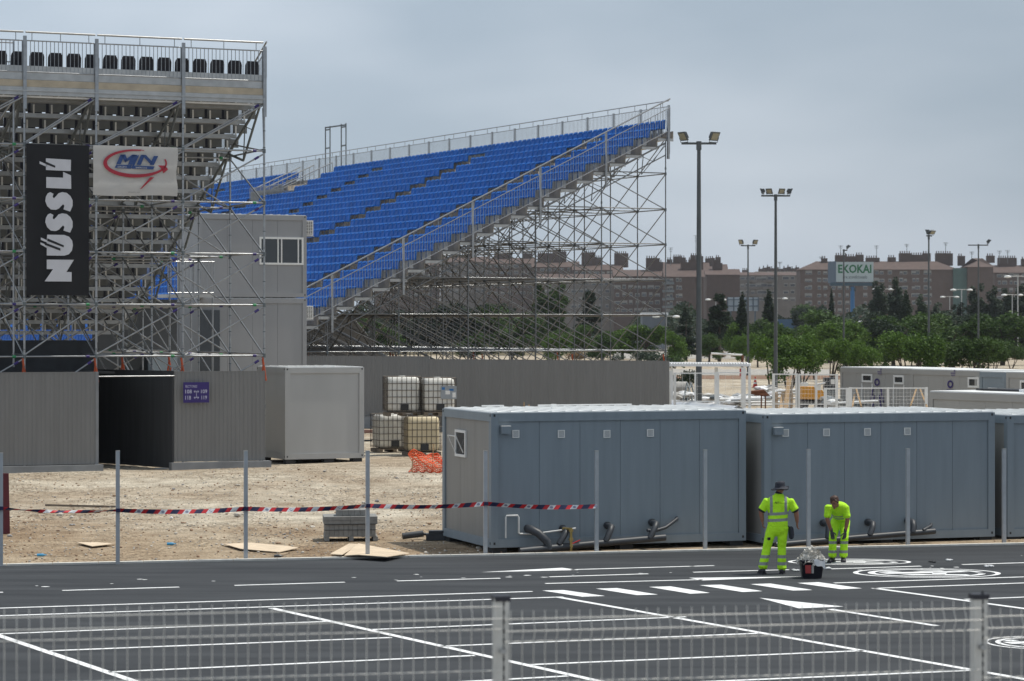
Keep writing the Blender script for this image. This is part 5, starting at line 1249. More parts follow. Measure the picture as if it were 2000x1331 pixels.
# small black figure-like tool on canister
o = P(1409, 797, 100); o.z = GZ; m = MB(); m.lathe(o, [(.05, 0), (.05, .5), (.12, .55), (.13, .75), (.06, .8)], 10); m.lathe(o+X*.2, [(.05, 0), (.07, .45), (.03, .6)], 8); single('canister', m, M['dark'], 'dark canister below the middle canopy post', 'canister', loc=o)
# things seen above the roof of the first container
o = P(968, 797, 62); t = thing('tool_bag', 'small dark blue bag seen just above the first container roof', 'bag', o-ZV*.4); m = MB(); m.box(o-ZV*.15, .20, .15, .44); part('bag', m, M['navy'], t)
o = P(1022, 790, 62)
m = MB()
for x in (0, .12): m.tube(o+X*x-ZV*.5, o+X*(x+.02)+ZV*(.0 if x else .05), .018, 6)
single('wooden_peg', m, M['wood'], 'two short wooden pegs sticking up behind the first container', 'pegs', loc=o-ZV*.5)
# ============================================================ far surroundings
s = MB(); rs = random.Random(31)
# kerbed verge and rubble berms
def strip(y0, y1, x0=1250, x1=2100, h=.1, mt=None, name='verge', n=60):
    m = MB(); V = []
    for i in range(n+1):
        px = x0+(x1-x0)*i/n
        for k, (yy, zz) in enumerate(((y1, 0), ((y0+y1)/2, h), (y0, 0))):
            q = G(px, yy); V.append((q.x, q.y+rs.uniform(-.5, .5), q.z+zz*rs.uniform(.7, 1.3)+.01))
    m.add(V, [(3*i+k, 3*i+3+k, 3*i+4+k, 3*i+1+k) for i in range(n) for k in (0, 1)], 0, True); return struct(name, m, mt)
M['brown'] = mat('brown_earth', (.20, .115, .07), .95, 0, .25, 1.2, .4, 8); M['greyearth'] = mat('grey_rubble', (.33, .31, .28), .95, 0, .25, 1.5, .5, 6)
strip(722, 733, 1290, 1620, .25, M['greyearth'], 'rubble_strip'); strip(734, 741, 1290, 1640, .12, M['brown'], 'earth_strip'); strip(690, 701, 1200, 1560, .8, M['greyearth'], 'earth_bank')
M['verge'] = mat('dry_verge', (.10, .085, .045), .95, 0, .3, .5, c2=(.20, .16, .09)); strip(655, 694, 560, 2100, .5, M['verge'], 'grass_verge', 80)
# ---- foliage
def leafmat(name, a, b_):
    m = bpy.data.materials.new(name); m.use_nodes = True; n = m.node_tree; b = n.nodes['Principled BSDF']; l = n.links.new
    g_ = n.nodes.new('ShaderNodeNewGeometry'); r = n.nodes.new('ShaderNodeValToRGB'); r.color_ramp.elements[0].color = (*a, 1); r.color_ramp.elements[1].color = (*b_, 1)
    oi = n.nodes.new('ShaderNodeObjectInfo'); ad = n.nodes.new('ShaderNodeMath'); ad.operation = 'MULTIPLY_ADD'; ad.inputs[1].default_value = .75
    m2 = n.nodes.new('ShaderNodeMath'); m2.operation = 'MULTIPLY'; m2.inputs[1].default_value = .25; l(oi.outputs['Random'], m2.inputs[0])
    l(g_.outputs['Random Per Island'], ad.inputs[0]); l(m2.outputs[0], ad.inputs[2]); l(ad.outputs[0], r.inputs[0]); l(r.outputs[0], b.inputs['Base Color'])
    b.inputs['Roughness'].default_value = .6; b.inputs['Specular IOR Level'].default_value = .25
    try:
        tr = n.nodes.new('ShaderNodeBsdfTranslucent'); mxs = n.nodes.new('ShaderNodeMixShader'); mxs.inputs[0].default_value = .25; l(r.outputs[0], tr.inputs[0]); l(b.outputs[0], mxs.inputs[1]); l(tr.outputs[0], mxs.inputs[2]); l(mxs.outputs[0], n.nodes['Material Output'].inputs[0])
    except Exception: pass
    return m
M['leaf1'] = leafmat('bright_leaves', (.026, .062, .009), (.125, .225, .03)); M['leaf2'] = leafmat('mid_leaves', (.018, .045, .010), (.075, .135, .026))
M['leaf3'] = leafmat('dark_leaves', (.010, .022, .012), (.028, .05, .022)); M['leaf4'] = leafmat('grey_leaves', (.018, .034, .020), (.045, .072, .040)); M['dry'] = leafmat('dry_grass', (.12, .075, .035), (.30, .21, .11))
M['bark'] = mat('bark', (.055, .042, .03), .9, 0, .3, 4)
def crown(lobes, n, size, rs, flat_=1.0):
    m = MB(); tot = sum(r[0]*r[1]*r[2] for c, r in lobes)
    for c, r in lobes:
        k = int(n*(r[0]*r[1]*r[2])/tot)
        for i in range(k):
            th = rs.uniform(0, 6.283); z = rs.uniform(-1, 1); rr_ = rs.random()**.42*(1+.12*math.sin(th*5+z*7)); q = math.sqrt(1-z*z)
            p = Vector((c[0]+r[0]*q*math.cos(th)*rr_, c[1]+r[1]*q*math.sin(th)*rr_, c[2]+r[2]*z*rr_))
            a = Vector((rs.gauss(0, 1), rs.gauss(0, 1), rs.gauss(0, .7))).normalized(); b = a.cross(Vector((rs.gauss(0, 1), rs.gauss(0, 1), rs.gauss(0, 1)))).normalized(); s_ = size*rs.uniform(.5, 1.3)
            m.add([p-a*s_, p-b*s_*.5, p+a*s_, p+b*s_*.5], [(0, 1, 2, 3)])
    return m
def tree_proto(kind, seed):
    rs = random.Random(seed); t = MB(); lobes = []
    if kind == 'shrub':       # several stems, airy crown; unit height 5
        for i in range(5):
            a = rs.uniform(0, 6.3); e = Vector((math.cos(a)*rs.uniform(.5, 1.5), math.sin(a)*rs.uniform(.5, 1.2), rs.uniform(2.4, 3.6))); b = Vector((math.cos(a)*.2, math.sin(a)*.2, 0)); mid = b.lerp(e, .5)+Vector((rs.uniform(-.15, .15), rs.uniform(-.15, .15), -.1))
            t.path([b, mid, e], [.075, .055, .02], 6); 
            for q in range(2): t.tube(mid.lerp(e, .3+.3*q), mid.lerp(e, .5+.3*q)+Vector((rs.uniform(-.6, .6), rs.uniform(-.6, .6), .5)), .02, 4)
            lobes.append((tuple(e+Vector((0, 0, rs.uniform(-.5, .2)))), (rs.uniform(.8, 1.25), rs.uniform(.8, 1.2), rs.uniform(.75, 1.1))))
        for i in range(5): lobes.append(((rs.uniform(-1.7, 1.7), rs.uniform(-1.3, 1.3), rs.uniform(1.1, 3.7)), (rs.uniform(.6, 1.0), rs.uniform(.5, .8), rs.uniform(.45, .8))))
        return t, crown(lobes, 5600, .125, rs)
    if kind == 'round':       # big rounded tree, height 9
        t.path([(0, 0, 0), (.1, 0, 2), (0, .1, 4.5)], [.28, .22, .12], 8)
        for i in range(6): a = i*1.05; t.path([(0, 0, 2+i*.3), (math.cos(a)*1.2, math.sin(a)*1.2, 3.8+i*.3), (math.cos(a)*2.2, math.sin(a)*2, 5+i*.3)], [.12, .08, .03], 5)
        for i in range(13): a = rs.uniform(0, 6.3); r_ = rs.uniform(.3, 2.6); lobes.append(((math.cos(a)*r_, math.sin(a)*r_, rs.uniform(2.6, 7.4)-r_*.3), (rs.uniform(1.1, 1.9), rs.uniform(1.1, 1.9), rs.uniform(.9, 1.5))))
        return t, crown(lobes, 7500, .22, rs)
    if kind == 'cypress':     # height 10
        t.path([(0, 0, 0), (0, 0, 9)], [.22, .04], 6)
        for i in range(16): z = .9+i*.56; r_ = .95*(1-(i/16)**2.2)*(.55+.45*min(1, i/3)); lobes.append(((rs.uniform(-.1, .1), rs.uniform(-.1, .1), z), (r_+.08, r_+.08, .75)))
        return t, crown(lobes, 8000, .20, rs)
    if kind == 'conifer':     # height 10, tiered
        t.path([(0, 0, 0), (0, 0, 9.6)], [.25, .03], 6)
        for i in range(34):
            z = 1.0+8.6*rs.random()**.8; R_ = 3.0*(1-z/10.6)+.2; a = rs.uniform(0, 6.3); lobes.append(((math.cos(a)*R_*.55, math.sin(a)*R_*.55, z), (R_*.45+.15, R_*.45+.15, .42))); t.tube((0, 0, z), (math.cos(a)*R_, math.sin(a)*R_, z-.2), .03, 4)
        return t, crown(lobes, 8000, .20, rs)
    if kind == 'poplar':      # height 13
        t.path([(0, 0, 0), (0, 0, 12)], [.25, .04], 6)
        for i in range(22): z = 2+i*.5; r_ = 1.5*(1-((i-7)/16)**2) if i < 22 else .5; a = rs.uniform(0, 6.3); lobes.append(((math.cos(a)*.6, math.sin(a)*.6, z), (max(.45, r_*.75), max(.45, r_*.75), .9)))
        return t, crown(lobes, 7000, .24, rs)
    if kind == 'bush':        # height 2
        for i in range(4): a = rs.uniform(0, 6.3); t.tube((0, 0, 0), (math.cos(a)*.8, math.sin(a)*.6, 1.2), .03, 4)
        for i in range(8): lobes.append(((rs.uniform(-1.6, 1.6), rs.uniform(-.8, .8), rs.uniform(.4, 1.2)), (rs.uniform(.5, .9), .6, rs.uniform(.4, .7))))
        return t, crown(lobes, 1600, .12, rs)
protos = {}
def proto(kind, leaf, seed):
    k = (kind, leaf, seed)
    if k not in protos:
        t, c = tree_proto(kind, seed); protos[k] = (t.mesh('trunk', M['bark']), c.mesh('crown', M[leaf]))
    return protos[k]
HT = dict(shrub=4.9, round=8.4, cypress=10.2, conifer=10.2, poplar=13.2, bush=2.0)
TN = dict(shrub='small_tree', round='broad_tree', cypress='cypress', conifer='conifer', poplar='poplar', bush='bush')
def tree(kind, leaf, px, ytop, ybase, d=None, wid=1.0, lab='', grp=None, seed=None):
    b = G(px, ybase) if d is None else P(px, 0, d); b.z = GZ-.02; H_ = CH-(ytop-HY)*b.y/F-GZ; s_ = H_/HT[kind]
    tm, cm = proto(kind, leaf, seed if seed is not None else int(px) % 3)
    o = thing(TN[kind], lab, 'bush' if kind == 'bush' else 'tree', b, grp); o.scale = (s_*wid, s_*wid, s_); o.rotation_euler = (0, 0, (px*1.7) % 6.28)
    for nm, me in (('trunk', tm), ('crown', cm)): c = bpy.data.objects.new(nm, me); COL.objects.link(c); c.parent = o
    return o
g1_ = 'small trees on the pale dirt'
near = [(1507, 640, 757, 1.0, 'leaf1', 'leftmost small tree of the front row, just left of the four-headed mast'), (1540, 650, 762, 1.15, 'leaf1', 'dense small tree just right of the four-headed mast'), (1566, 640, 752, 1.0, 'leaf1', 'bright small tree above the leaning timber'),
        (1592, 660, 742, .8, 'leaf1', 'small tree above the orange machine'), (1622, 650, 745, 1.0, 'leaf1', 'small tree left of the first grey cabin'), (1654, 668, 738, .75, 'leaf2', 'dark low tree behind the left end of the first grey cabin'),
        (1690, 655, 742, .95, 'leaf1', 'small tree behind the two windows of the first cabin'), (1727, 668, 740, .7, 'leaf2', 'short tree behind the middle of the first cabin'), (1775, 634, 748, 1.15, 'leaf1', 'wide bright tree behind the right end of the first cabin'),
        (1808, 640, 752, 1.0, 'leaf1', 'bright tree at the stacked-head mast'), (1842, 640, 748, 1.1, 'leaf2', 'mid green tree right of the stacked-head mast'), (1872, 655, 746, .9, 'leaf2', 'mid green tree behind the second cabin'),
        (1902, 645, 748, 1.05, 'leaf2', 'mid green tree at the long-armed mast'), (1935, 650, 745, .9, 'leaf2', 'mid green tree behind the bluish cabin'), (1975, 660, 720, 1.1, 'leaf2', 'green tree near the right edge')]
for i, (px, yt, yb, w, lf, lab) in enumerate(near): tree('shrub', lf, px, yt, yb, None, w, lab, g1_, seed=i % 4)
far = [('round', 'leaf2', 1620, 598, 300, 1.7, 'wide green tree left below the billboard'), ('round', 'leaf2', 1668, 618, 310, 1.4, 'wide green tree below the billboard post'), ('round', 'leaf1', 1600, 628, 290, 1.1, 'lower bright round tree behind the orange machine'),
       ('cypress', 'leaf3', 1450, 566, 330, 1.15, 'dark narrow cypress left of the four-headed mast'), ('cypress', 'leaf3', 1503, 560, 345, 1.35, 'tallest dark cypress, touching the four-headed mast'), ('cypress', 'leaf3', 1624, 560, 420, .65, 'thin cypress tip left below the billboard'),
       ('cypress', 'leaf3', 1770, 562, 330, 1.1, 'dark cypress between the poplars and the stacked-head mast'), ('conifer', 'leaf3', 1340, 596, 320, 1.1, 'dark conifer right of the blue stand'), ('conifer', 'leaf3', 1405, 566, 310, 1.15, 'ragged dark conifer between the first two masts'),
       ('poplar', 'leaf4', 1717, 548, 400, 1.3, 'grey-green poplar right of the billboard'), ('poplar', 'leaf4', 1748, 543, 405, 1.2, 'tallest grey-green poplar right of the billboard'), ('poplar', 'leaf4', 1800, 575, 380, 1.3, 'grey-green poplar left of the stacked-head mast'),
       ('poplar', 'leaf4', 1830, 590, 380, 1.5, 'grey-green poplar right of the stacked-head mast'), ('round', 'leaf3', 1702, 600, 340, .8, 'dark bushy tree right of the billboard post'), ('round', 'leaf3', 1740, 610, 330, .9, 'dark bushy tree below the tall poplars'),
       ('round', 'leaf4', 1860, 600, 360, 1.4, 'dull green tree below the green shaft'), ('poplar', 'leaf4', 1908, 555, 420, 1.5, 'dark poplar behind the long-armed mast'), ('poplar', 'leaf4', 1940, 560, 420, 1.4, 'dark poplar right of the long-armed mast'), ('poplar', 'leaf4', 1965, 562, 430, 1.4, 'dark poplar near the right edge'),
       ('poplar', 'leaf4', 1992, 556, 430, 1.5, 'dark poplar at the right edge'), ('round', 'leaf3', 1890, 625, 350, 1.3, 'dark round tree low behind the second cabin'), ('round', 'leaf4', 1930, 640, 340, 1.3, 'dull tree low behind the bluish cabin'), ('round', 'leaf3', 1985, 625, 350, 1.4, 'dark round tree low at the right edge'),
       ('round', 'leaf2', 1575, 590, 600, 1.6, 'pale green tree before the light apartment block'), ('round', 'leaf3', 1545, 598, 560, 1.3, 'dark green tree before the light apartment block'), ('conifer', 'leaf3', 1553, 608, 420, .8, 'dark fir before the blue shed'), ('round', 'leaf2', 1478, 618, 330, 1.2, 'bright green tree between the cypresses'),
       ('round', 'leaf1', 1440, 625, 330, 1.0, 'bright green tree left of the first cypress'), ('round', 'leaf1', 1320, 640, 285, .95, 'bright tree beside the last scaffold post'), ('round', 'leaf1', 1448, 650, 270, .8, 'green bushy tree before the palisade'), ('round', 'leaf1', 1480, 645, 265, .8, 'green bushy tree left of the tallest cypress foot'),
       ('round', 'leaf2', 1538, 622, 275, 1.4, 'leafy green tree behind the front row, right of the four-headed mast'), ('round', 'leaf1', 1652, 622, 262, 1.3, 'leafy green tree behind the front row, below the billboard mast'), ('round', 'leaf2', 1700, 610, 280, 1.5, 'leafy green tree behind the front row, below the poplars'),
       ('round', 'leaf3', 1745, 614, 270, 1.3, 'darker leafy tree behind the front row, left of the cypress foot'), ('round', 'leaf2', 1795, 606, 275, 1.4, 'leafy tree behind the front row at the stacked-head mast'), ('round', 'leaf2', 1850, 606, 280, 1.5, 'leafy tree behind the front row below the green shaft'),
       ('round', 'leaf3', 1905, 602, 285, 1.5, 'darker leafy tree at the foot of the long-armed mast'), ('round', 'leaf2', 1958, 604, 280, 1.5, 'leafy tree behind the front row, near the right edge'), ('poplar', 'leaf3', 1870, 590, 400, 1.6, 'dark poplar below the green shaft'), ('poplar', 'leaf4', 1775, 600, 400, 1.4, 'dull poplar behind the dark cypress'),
       ('round', 'leaf2', 1385, 648, 300, 1.2, 'green tree at the palisade below the ragged conifer'), ('round', 'leaf3', 1425, 630, 380, 1.3, 'dark round tree left of the first cypress'),
       # behind the scaffold
       ('poplar', 'leaf2', 1062, 548, 420, 1.6, 'poplar seen through the middle of the scaffold'), ('poplar', 'leaf2', 1090, 552, 420, 1.5, 'second poplar seen through the scaffold'), ('conifer', 'leaf3', 1152, 560, 380, 1.2, 'dark conifer seen through the scaffold'), ('round', 'leaf1', 1215, 628, 330, 1.5, 'bright tree through the right bays of the scaffold'),
       ('round', 'leaf1', 1262, 630, 330, 1.3, 'green tree through the rightmost scaffold bay'), ('round', 'leaf2', 1120, 630, 340, 1.5, 'green tree through the scaffold, right of the conifer'), ('round', 'leaf2', 1020, 600, 380, 1.5, 'green tree through the scaffold, left of the poplars'), ('round', 'leaf2', 960, 590, 400, 1.6, 'green tree through the left bays of the scaffold'),
       ('round', 'leaf3', 790, 600, 400, 1.7, 'dark tree low behind the ramp wall'), ('round', 'leaf2', 740, 610, 390, 1.6, 'green tree glimpsed left behind the ramp wall'), ('round', 'leaf3', 680, 600, 400, 1.6, 'dark tree at the far left behind the scaffold'), ('round', 'leaf2', 1000, 640, 310, 1.5, 'low green tree behind the dense scaffold bays'), ('round', 'leaf2', 920, 645, 310, 1.5, 'low green tree behind the left scaffold bays'),
       ('round', 'leaf3', 900, 585, 400, 1.7, 'dark tree through the leftmost open scaffold bays'), ('round', 'leaf3', 850, 590, 400, 1.6, 'dark tree behind the foot of the blue seats'), ('round', 'leaf2', 1175, 640, 300, 1.2, 'low green tree behind the scaffold middle'), ('round', 'leaf1', 1085, 650, 290, 1.2, 'low bright tree behind the scaffold')]
for i, (kd, lf, px, yt, d, w, lab) in enumerate(far): tree(kd, lf, px, yt, 0, d, w, lab, 'trees beyond the palisade' if d > 250 else None, seed=i % 3)
for i, (px, yt, d, w, lf) in enumerate(((1318, 688, 255, 1.2, 'leaf2'), (1300, 684, 250, 1.2, 'leaf4'), (1380, 690, 350, 1.4, 'dry'), (1405, 684, 345, 1.5, 'dry'), (1440, 690, 345, 1.3, 'dry'), (1480, 694, 345, 1.3, 'dry'), (1395, 655, 420, .9, 'leaf1'), (1250, 678, 320, 1.6, 'leaf4'), (1180, 680, 320, 1.6, 'leaf4'), (1120, 684, 320, 1.6, 'dry'), (1985, 676, 330, 1.6, 'dry'), (1955, 690, 330, 1.5, 'dry'), (1745, 690, 330, 1.4, 'dry'), (1500, 690, 345, 1.4, 'dry'), (1330, 716, 170, .9, 'leaf3'))):
    tree('bush', lf, px, yt, 0, d, w, ['green bush beside the last scaffold post', 'grey-green bush at the ribbed wall end', 'dry brown bush left of the tallest mast foot', 'dry brown bush right of the tallest mast foot', 'dry bush before the palisade, left of the thin mast', 'dry bush right of the thin mast',
        'small bright bush against the palisade', 'grey bush through the right scaffold bays', 'grey bush through the middle scaffold bays', 'dry bush through the scaffold', 'tall dry bush near the right edge', 'low dry bush near the right edge', 'dry bush glimpsed behind the first cabin', 'dry bush left of the four-headed mast', 'low dark shrub left of the canopy'][i], 'bushes on the far bank', seed=i % 3)
# distant tree belt hiding the foot of the town
m = MB(); rs = random.Random(77)
for i in range(32000):
    px = rs.uniform(560, 2060); d = rs.uniform(500, 620); hh = 5.5+2.5*math.sin(px*.02)+1.5*math.sin(px*.071+1); z = GZ+hh*rs.random()**.7; p = P(px, 0, d); p.z = z
    a = Vector((rs.gauss(0, 1), rs.gauss(0, 1), rs.gauss(0, .7))).normalized(); b = a.cross(Vector((rs.gauss(0, 1), rs.gauss(0, 1), 1))).normalized(); s_ = rs.uniform(.25, .6); m.add([p-a*s_, p-b*s_*.6, p+a*s_, p+b*s_*.6], [(0, 1, 2, 3)])
single('woodland', m, M['leaf3'], kind='stuff')
# palisade
M['palis'] = mat('palisade_steel', (.30, .33, .36), .5, .3, .15, 2)
A_, B_ = P(1000, 690, 425), P(1790, 690, 425); A_.z = B_.z = 0; t = thing('palisade', 'long grey steel palisade fence beyond the dirt field', 'fence', A_+ZV*GZ); L_ = (B_-A_).length; m = MB()
for i in range(int(L_/.28)): q = A_+Vector((i*.28, 0, 0)); m.para(q+ZV*(GZ+.1), Vector((.10, 0, 0)), Vector((0, .03, 0)), ZV*2.55)
part('pales', m, M['palis'], t); m = MB()
for z in (.5, 2.2): m.para(A_+ZV*(GZ+z)+Vector((0, .04, 0)), Vector((L_, 0, 0)), Vector((0, .05, 0)), ZV*.07)
part('rail', m, M['palis'], t)
# ============================================================ apartment blocks
M['brick'] = mat('brown_brick', (.066, .043, .034), .85, 0, .12, .5); M['brick2'] = mat('grey_brick', (.080, .056, .045), .85, 0, .12, .5); M['tile'] = mat('roof_tile', (.085, .054, .044), .8, 0, .2, .6); M['redwall'] = mat('red_wall', (.13, .03, .027), .85, 0, .2, .4)
M['cream'] = mat('pale_render', (.13, .118, .108), .85, 0, .12, .4); M['pane'] = mat('window_pane', (.06, .07, .08), .15, 0, .3, .3, spec=.8); M['shutter'] = mat('white_shutter', (.21, .21, .20), .6, 0, .3, .3); M['gnet'] = mat('green_net', (.05, .10, .09), .8, 0, .2, .3)
wm = MB(); wm.para((-.8, -.04, 0), (1.6, 0, 0), (0, .10, 0), (0, 0, 1.5)); wmesh = wm.mesh('window', M['shutter'])
pmm = MB(); pmm.para((-.62, -.06, .14), (1.24, 0, 0), (0, .05, 0), (0, 0, .95)); pmesh = pmm.mesh('pane', M['pane'])
def block(lab, x0, x1, yt, d, depth=12, wall='brick', roof='gable', cols=None, floors=(0, 5), rh=2.6, seed=1, wscale=1.0, chim=(), flr=2.95, balc=False, rot=0):
    rs = random.Random(seed); a, b = P(x0, 0, d), P(x1, 0, d); a.z = b.z = 0; b.y += rot; zt = CH-(yt-HY)*d/F; u = (b-a).normalized(); v = Vector((-u.y, u.x, 0)); L_ = (b-a).length
    t = thing('apartment_block', lab, 'building', a+ZV*GZ, 'brick apartment blocks on the horizon'); m = MB(); m.para(a+ZV*GZ, u*L_, v*depth, ZV*(zt-GZ)); part('wall', m, M[wall], t)
    o = -.5; m = MB(); A = a-u*.5-v*.5+ZV*zt; LL = L_+1; DD = depth+1
    if roof == 'flat': m.para(A, u*LL, v*DD, ZV*.5)
    else:
        h = ZV*rh; r1, r2 = (A+v*DD/2+u*(DD/2 if roof == 'hip' else 0)+h, A+u*LL+v*DD/2-u*(DD/2 if roof == 'hip' else 0)+h)
        V = [A, A+u*LL, A+u*LL+v*DD, A+v*DD, r1, r2]; m.add(V, [(0, 1, 5, 4), (2, 3, 4, 5), (3, 0, 4), (1, 2, 5), (3, 2, 1, 0)])
    rf = part('roof', m, M['tile' if roof != 'flat' else 'greyearth'], t)
    for ci, (px, w, h_) in enumerate(chim):
        w = w*.75; c = P(px, 0, d+depth*.4+ci*.21); c.z = zt+(rh*.5 if roof != 'flat' else 0); m = MB(); m.para(c, u*w, v*2.5, ZV*(h_+rh*.5)); 
        for k in range(int(w/.9)): m.tube(c+u*(.4+k*.9)+v*1.2+ZV*(h_+rh*.5), c+u*(.4+k*.9)+v*1.2+ZV*(h_+rh*.5+.9), .22, 6)
        part('chimney', m, M['brick'], rf)
    n = 0
    if cols:
        for fl_ in range(*floors):
            for px in cols:
                c = P(px, 0, d); s = (c.x-a.x)/max(u.x, .1); z = zt-1.9-fl_*flr
                if z < 5.2 or n > 95: continue
                w_ = bpy.data.objects.new('window', wmesh); COL.objects.link(w_); w_.parent = t; w_.location = a+u*s-v*.03+ZV*z-t.location; w_.scale = (wscale*rs.choice((.7, 1, 1.3)), 1, rs.choice((.85, 1, 1.1))); w_.rotation_euler = (0, 0, math.atan2(u.y, u.x))
                p_ = bpy.data.objects.new('pane', pmesh); COL.objects.link(p_); p_.parent = w_; n += 1
                if rs.random() < .35: p_.scale = (1, 1, .5)
    if balc:
        for fl_ in range(*floors):
            z = zt-2.9-fl_*flr
            if z < 5: continue
            for px in balc: c = P(px, 0, d); s = (c.x-a.x)/max(u.x, .1); m = MB(); m.para(a+u*(s-2.2)-v*1.1+ZV*z, u*4.4, v*1.1, ZV*.9); part('balcony', m, M['dgalv' if wall == 'brick' else 'cream'], t)
    return t
def antenna(px, y0, y1, d, lab):
    b = P(px, y1, d); tp = P(px, y0, d); t = thing('antenna', lab, 'antenna', b, 'rooftop antennas'); m = MB(); m.tube(b, tp, .11, 4); part('mast', m, M['dgalv'], t); m = MB()
    for k, f in enumerate((.98, .9, .8)): c = b.lerp(tp, f); m.tube(c-Vector((1.0-.2*k, 0, 0)), c+Vector((1.0-.2*k, 0, 0)), .07, 4)
    part('aerial', m, M['dgalv'], t)
D1 = 1000
block('long brown brick block with red tiled hip roof behind the billboard', 1563, 1870, 527, D1, 14, 'brick2', 'hip', [1576, 1582, 1600, 1612, 1628, 1640, 1655, 1690, 1712, 1722, 1738, 1760, 1768, 1785, 1792, 1808, 1815], (0, 6), 3.4, 4, chim=((1605, 3, 1.2), (1632, 6, 2.4), (1652, 5, 2.0), (1672, 4, 2.6), (1692, 7, 1.4), (1735, 4, 1.6), (1757, 6, 3.2), (1775, 9, 2.6), (1803, 4, 3.2), (1828, 6, 3.2), (1850, 3, 3.2), (1872, 3.5, 2.2)))
m = MB(); a = P(1862, 0, D1-1.2); a.z = GZ; m.para(a, Vector((5.5, 0, 0)), Vector((0, 1, 0)), ZV*(CH+(HY-524)*D1/F-GZ)); single('scaffold_netting', m, M['gnet'], 'dark green netted shaft on the corner of the long brick block', 'netting', loc=a)
block('brown brick end block right of the green netted shaft', 1890, 1940, 522, D1-3, 14, 'brick2', 'hip', None, (0, 0), 3.6, 5, chim=((1928, 4, 1.0),))
block('lower brick block with tiled roof at the right edge', 1942, 2080, 533, 1040, 14, 'brick2', 'gable', [1952, 1962, 1975, 1985, 1998], (0, 5), 3.2, 6, chim=((1950, 6, 3.0), (1968, 5, 3.0), (1996, 4, 2.6)))
block('light apartment block with pale balconies left of the brick block', 1444, 1566, 538, 1080, 12, 'cream', 'gable', [1450, 1460, 1470, 1484, 1492, 1503, 1512, 1535, 1548], (0, 4), 1.4, 7, 1.5, chim=(), balc=(1468, 1500))
block('row of dark red rooftops behind the light block', 1478, 1566, 533, 1180, 8, 'redwall', 'flat', None, (0, 0), chim=tuple((1482+i*8, 2.2, .6+(i*37 % 5)*.25) for i in range(10)), seed=8)
block('brown brick gable block between two masts', 1380, 1445, 537, 1010, 16, 'brick', 'gable', None, (0, 0), 2.4, 9, chim=((1400, 3, 2.4), (1392, 3, 3.6)))
block('tall brown block with small windows left of the first mast', 1299, 1374, 541, 960, 14, 'brick', 'gable', [1305, 1311, 1323, 1329], (0, 7), 3.2, 10, .7, chim=((1330, 4, 2.4), (1345, 5, 3.4), (1362, 3, 2.4)), balc=(1305,))
block('reddish upper block stepped behind the tall brown one', 1298, 1385, 528, 1100, 14, 'brick', 'gable', None, (0, 0), 3.6, 11, chim=((1303, 3, 1.2), (1315, 5, 2.4), (1326, 4, 2.0), (1349, 4, 3.0), (1360, 4, 2.6), (1378, 4, 1.6), (1386, 3, 1.8)))
block('small tiled house row behind the gap left of the thin mast', 1385, 1420, 529, 1150, 10, 'brick', 'gable', [1390, 1398, 1406], (0, 2), 3, 12, chim=((1388, 3, 2), (1398, 3, 3.2)))
block('long low roofline seen between the masts', 1412, 1482, 538, 1250, 10, 'greyearth', 'flat', None, (0, 0), seed=13, chim=((1430, 3, 1.0), (1450, 4, 1.4)))
# blocks seen through the scaffold
for i, (x0, x1, yt, dd, wl, ch) in enumerate(((1200, 1300, 540, 980, 'brick', ((1262, 7, 4.5), (1280, 4, 3))), (1120, 1215, 528, 1100, 'brick', ((1136, 8, 5.2), (1160, 5, 3), (1200, 8, 4.8))), (1040, 1130, 522, 1120, 'brick2', ((1050, 9, 3.6), (1080, 5, 4.4), (1093, 4, 4.4))),
                                     (950, 1045, 515, 1130, 'brick2', ((965, 8, 2), (985, 4, 2), (1020, 6, 2))), (860, 955, 512, 1150, 'cream', ((880, 5, 1.6), (910, 5, 2))), (1050, 1200, 548, 1000, 'cream', ()), (730, 858, 520, 1160, 'brick2', ((760, 6, 2), (800, 6, 3))))):
    block(['brick block seen through the rightmost scaffold bays', 'brick block with square stair towers seen through the scaffold', 'greyish block seen through the middle of the scaffold', 'greyish block seen through the left half of the scaffold', 'pale block behind the lowest blue seats', 'long pale block low behind the scaffold', 'brown block glimpsed at the left end of the scaffold'][i],
          x0, x1, yt, dd, 12, wl, 'gable', [x0+6+k*13 for k in range(int((x1-x0)/13))], (0, 5), 2.6, 20+i, 1.2, chim=ch)
for i, (px, y0, y1, lab) in enumerate(((1310, 484, 520, 'thin antenna right of the last scaffold post'), (1359, 460, 515, 'tallest thin antenna left of the nearest mast'), (1642, 480, 505, 'antenna beside the billboard mast'), (1712, 480, 510, 'antenna just right of the billboard'), (1771, 477, 502, 'antenna on the square stair tower'),
     (1847, 474, 500, 'antenna right of the stacked-head mast'), (1898, 492, 515, 'antenna left of the long-armed mast'), (1952, 490, 515, 'left antenna of the pair near the right edge'), (1968, 489, 515, 'right antenna of the pair near the right edge'), (1523, 512, 530, 'small antenna on the red rooftops'), (1604, 502, 520, 'small antenna at the left end of the long block'))):
    antenna(px, y0, y1, 1010, lab)
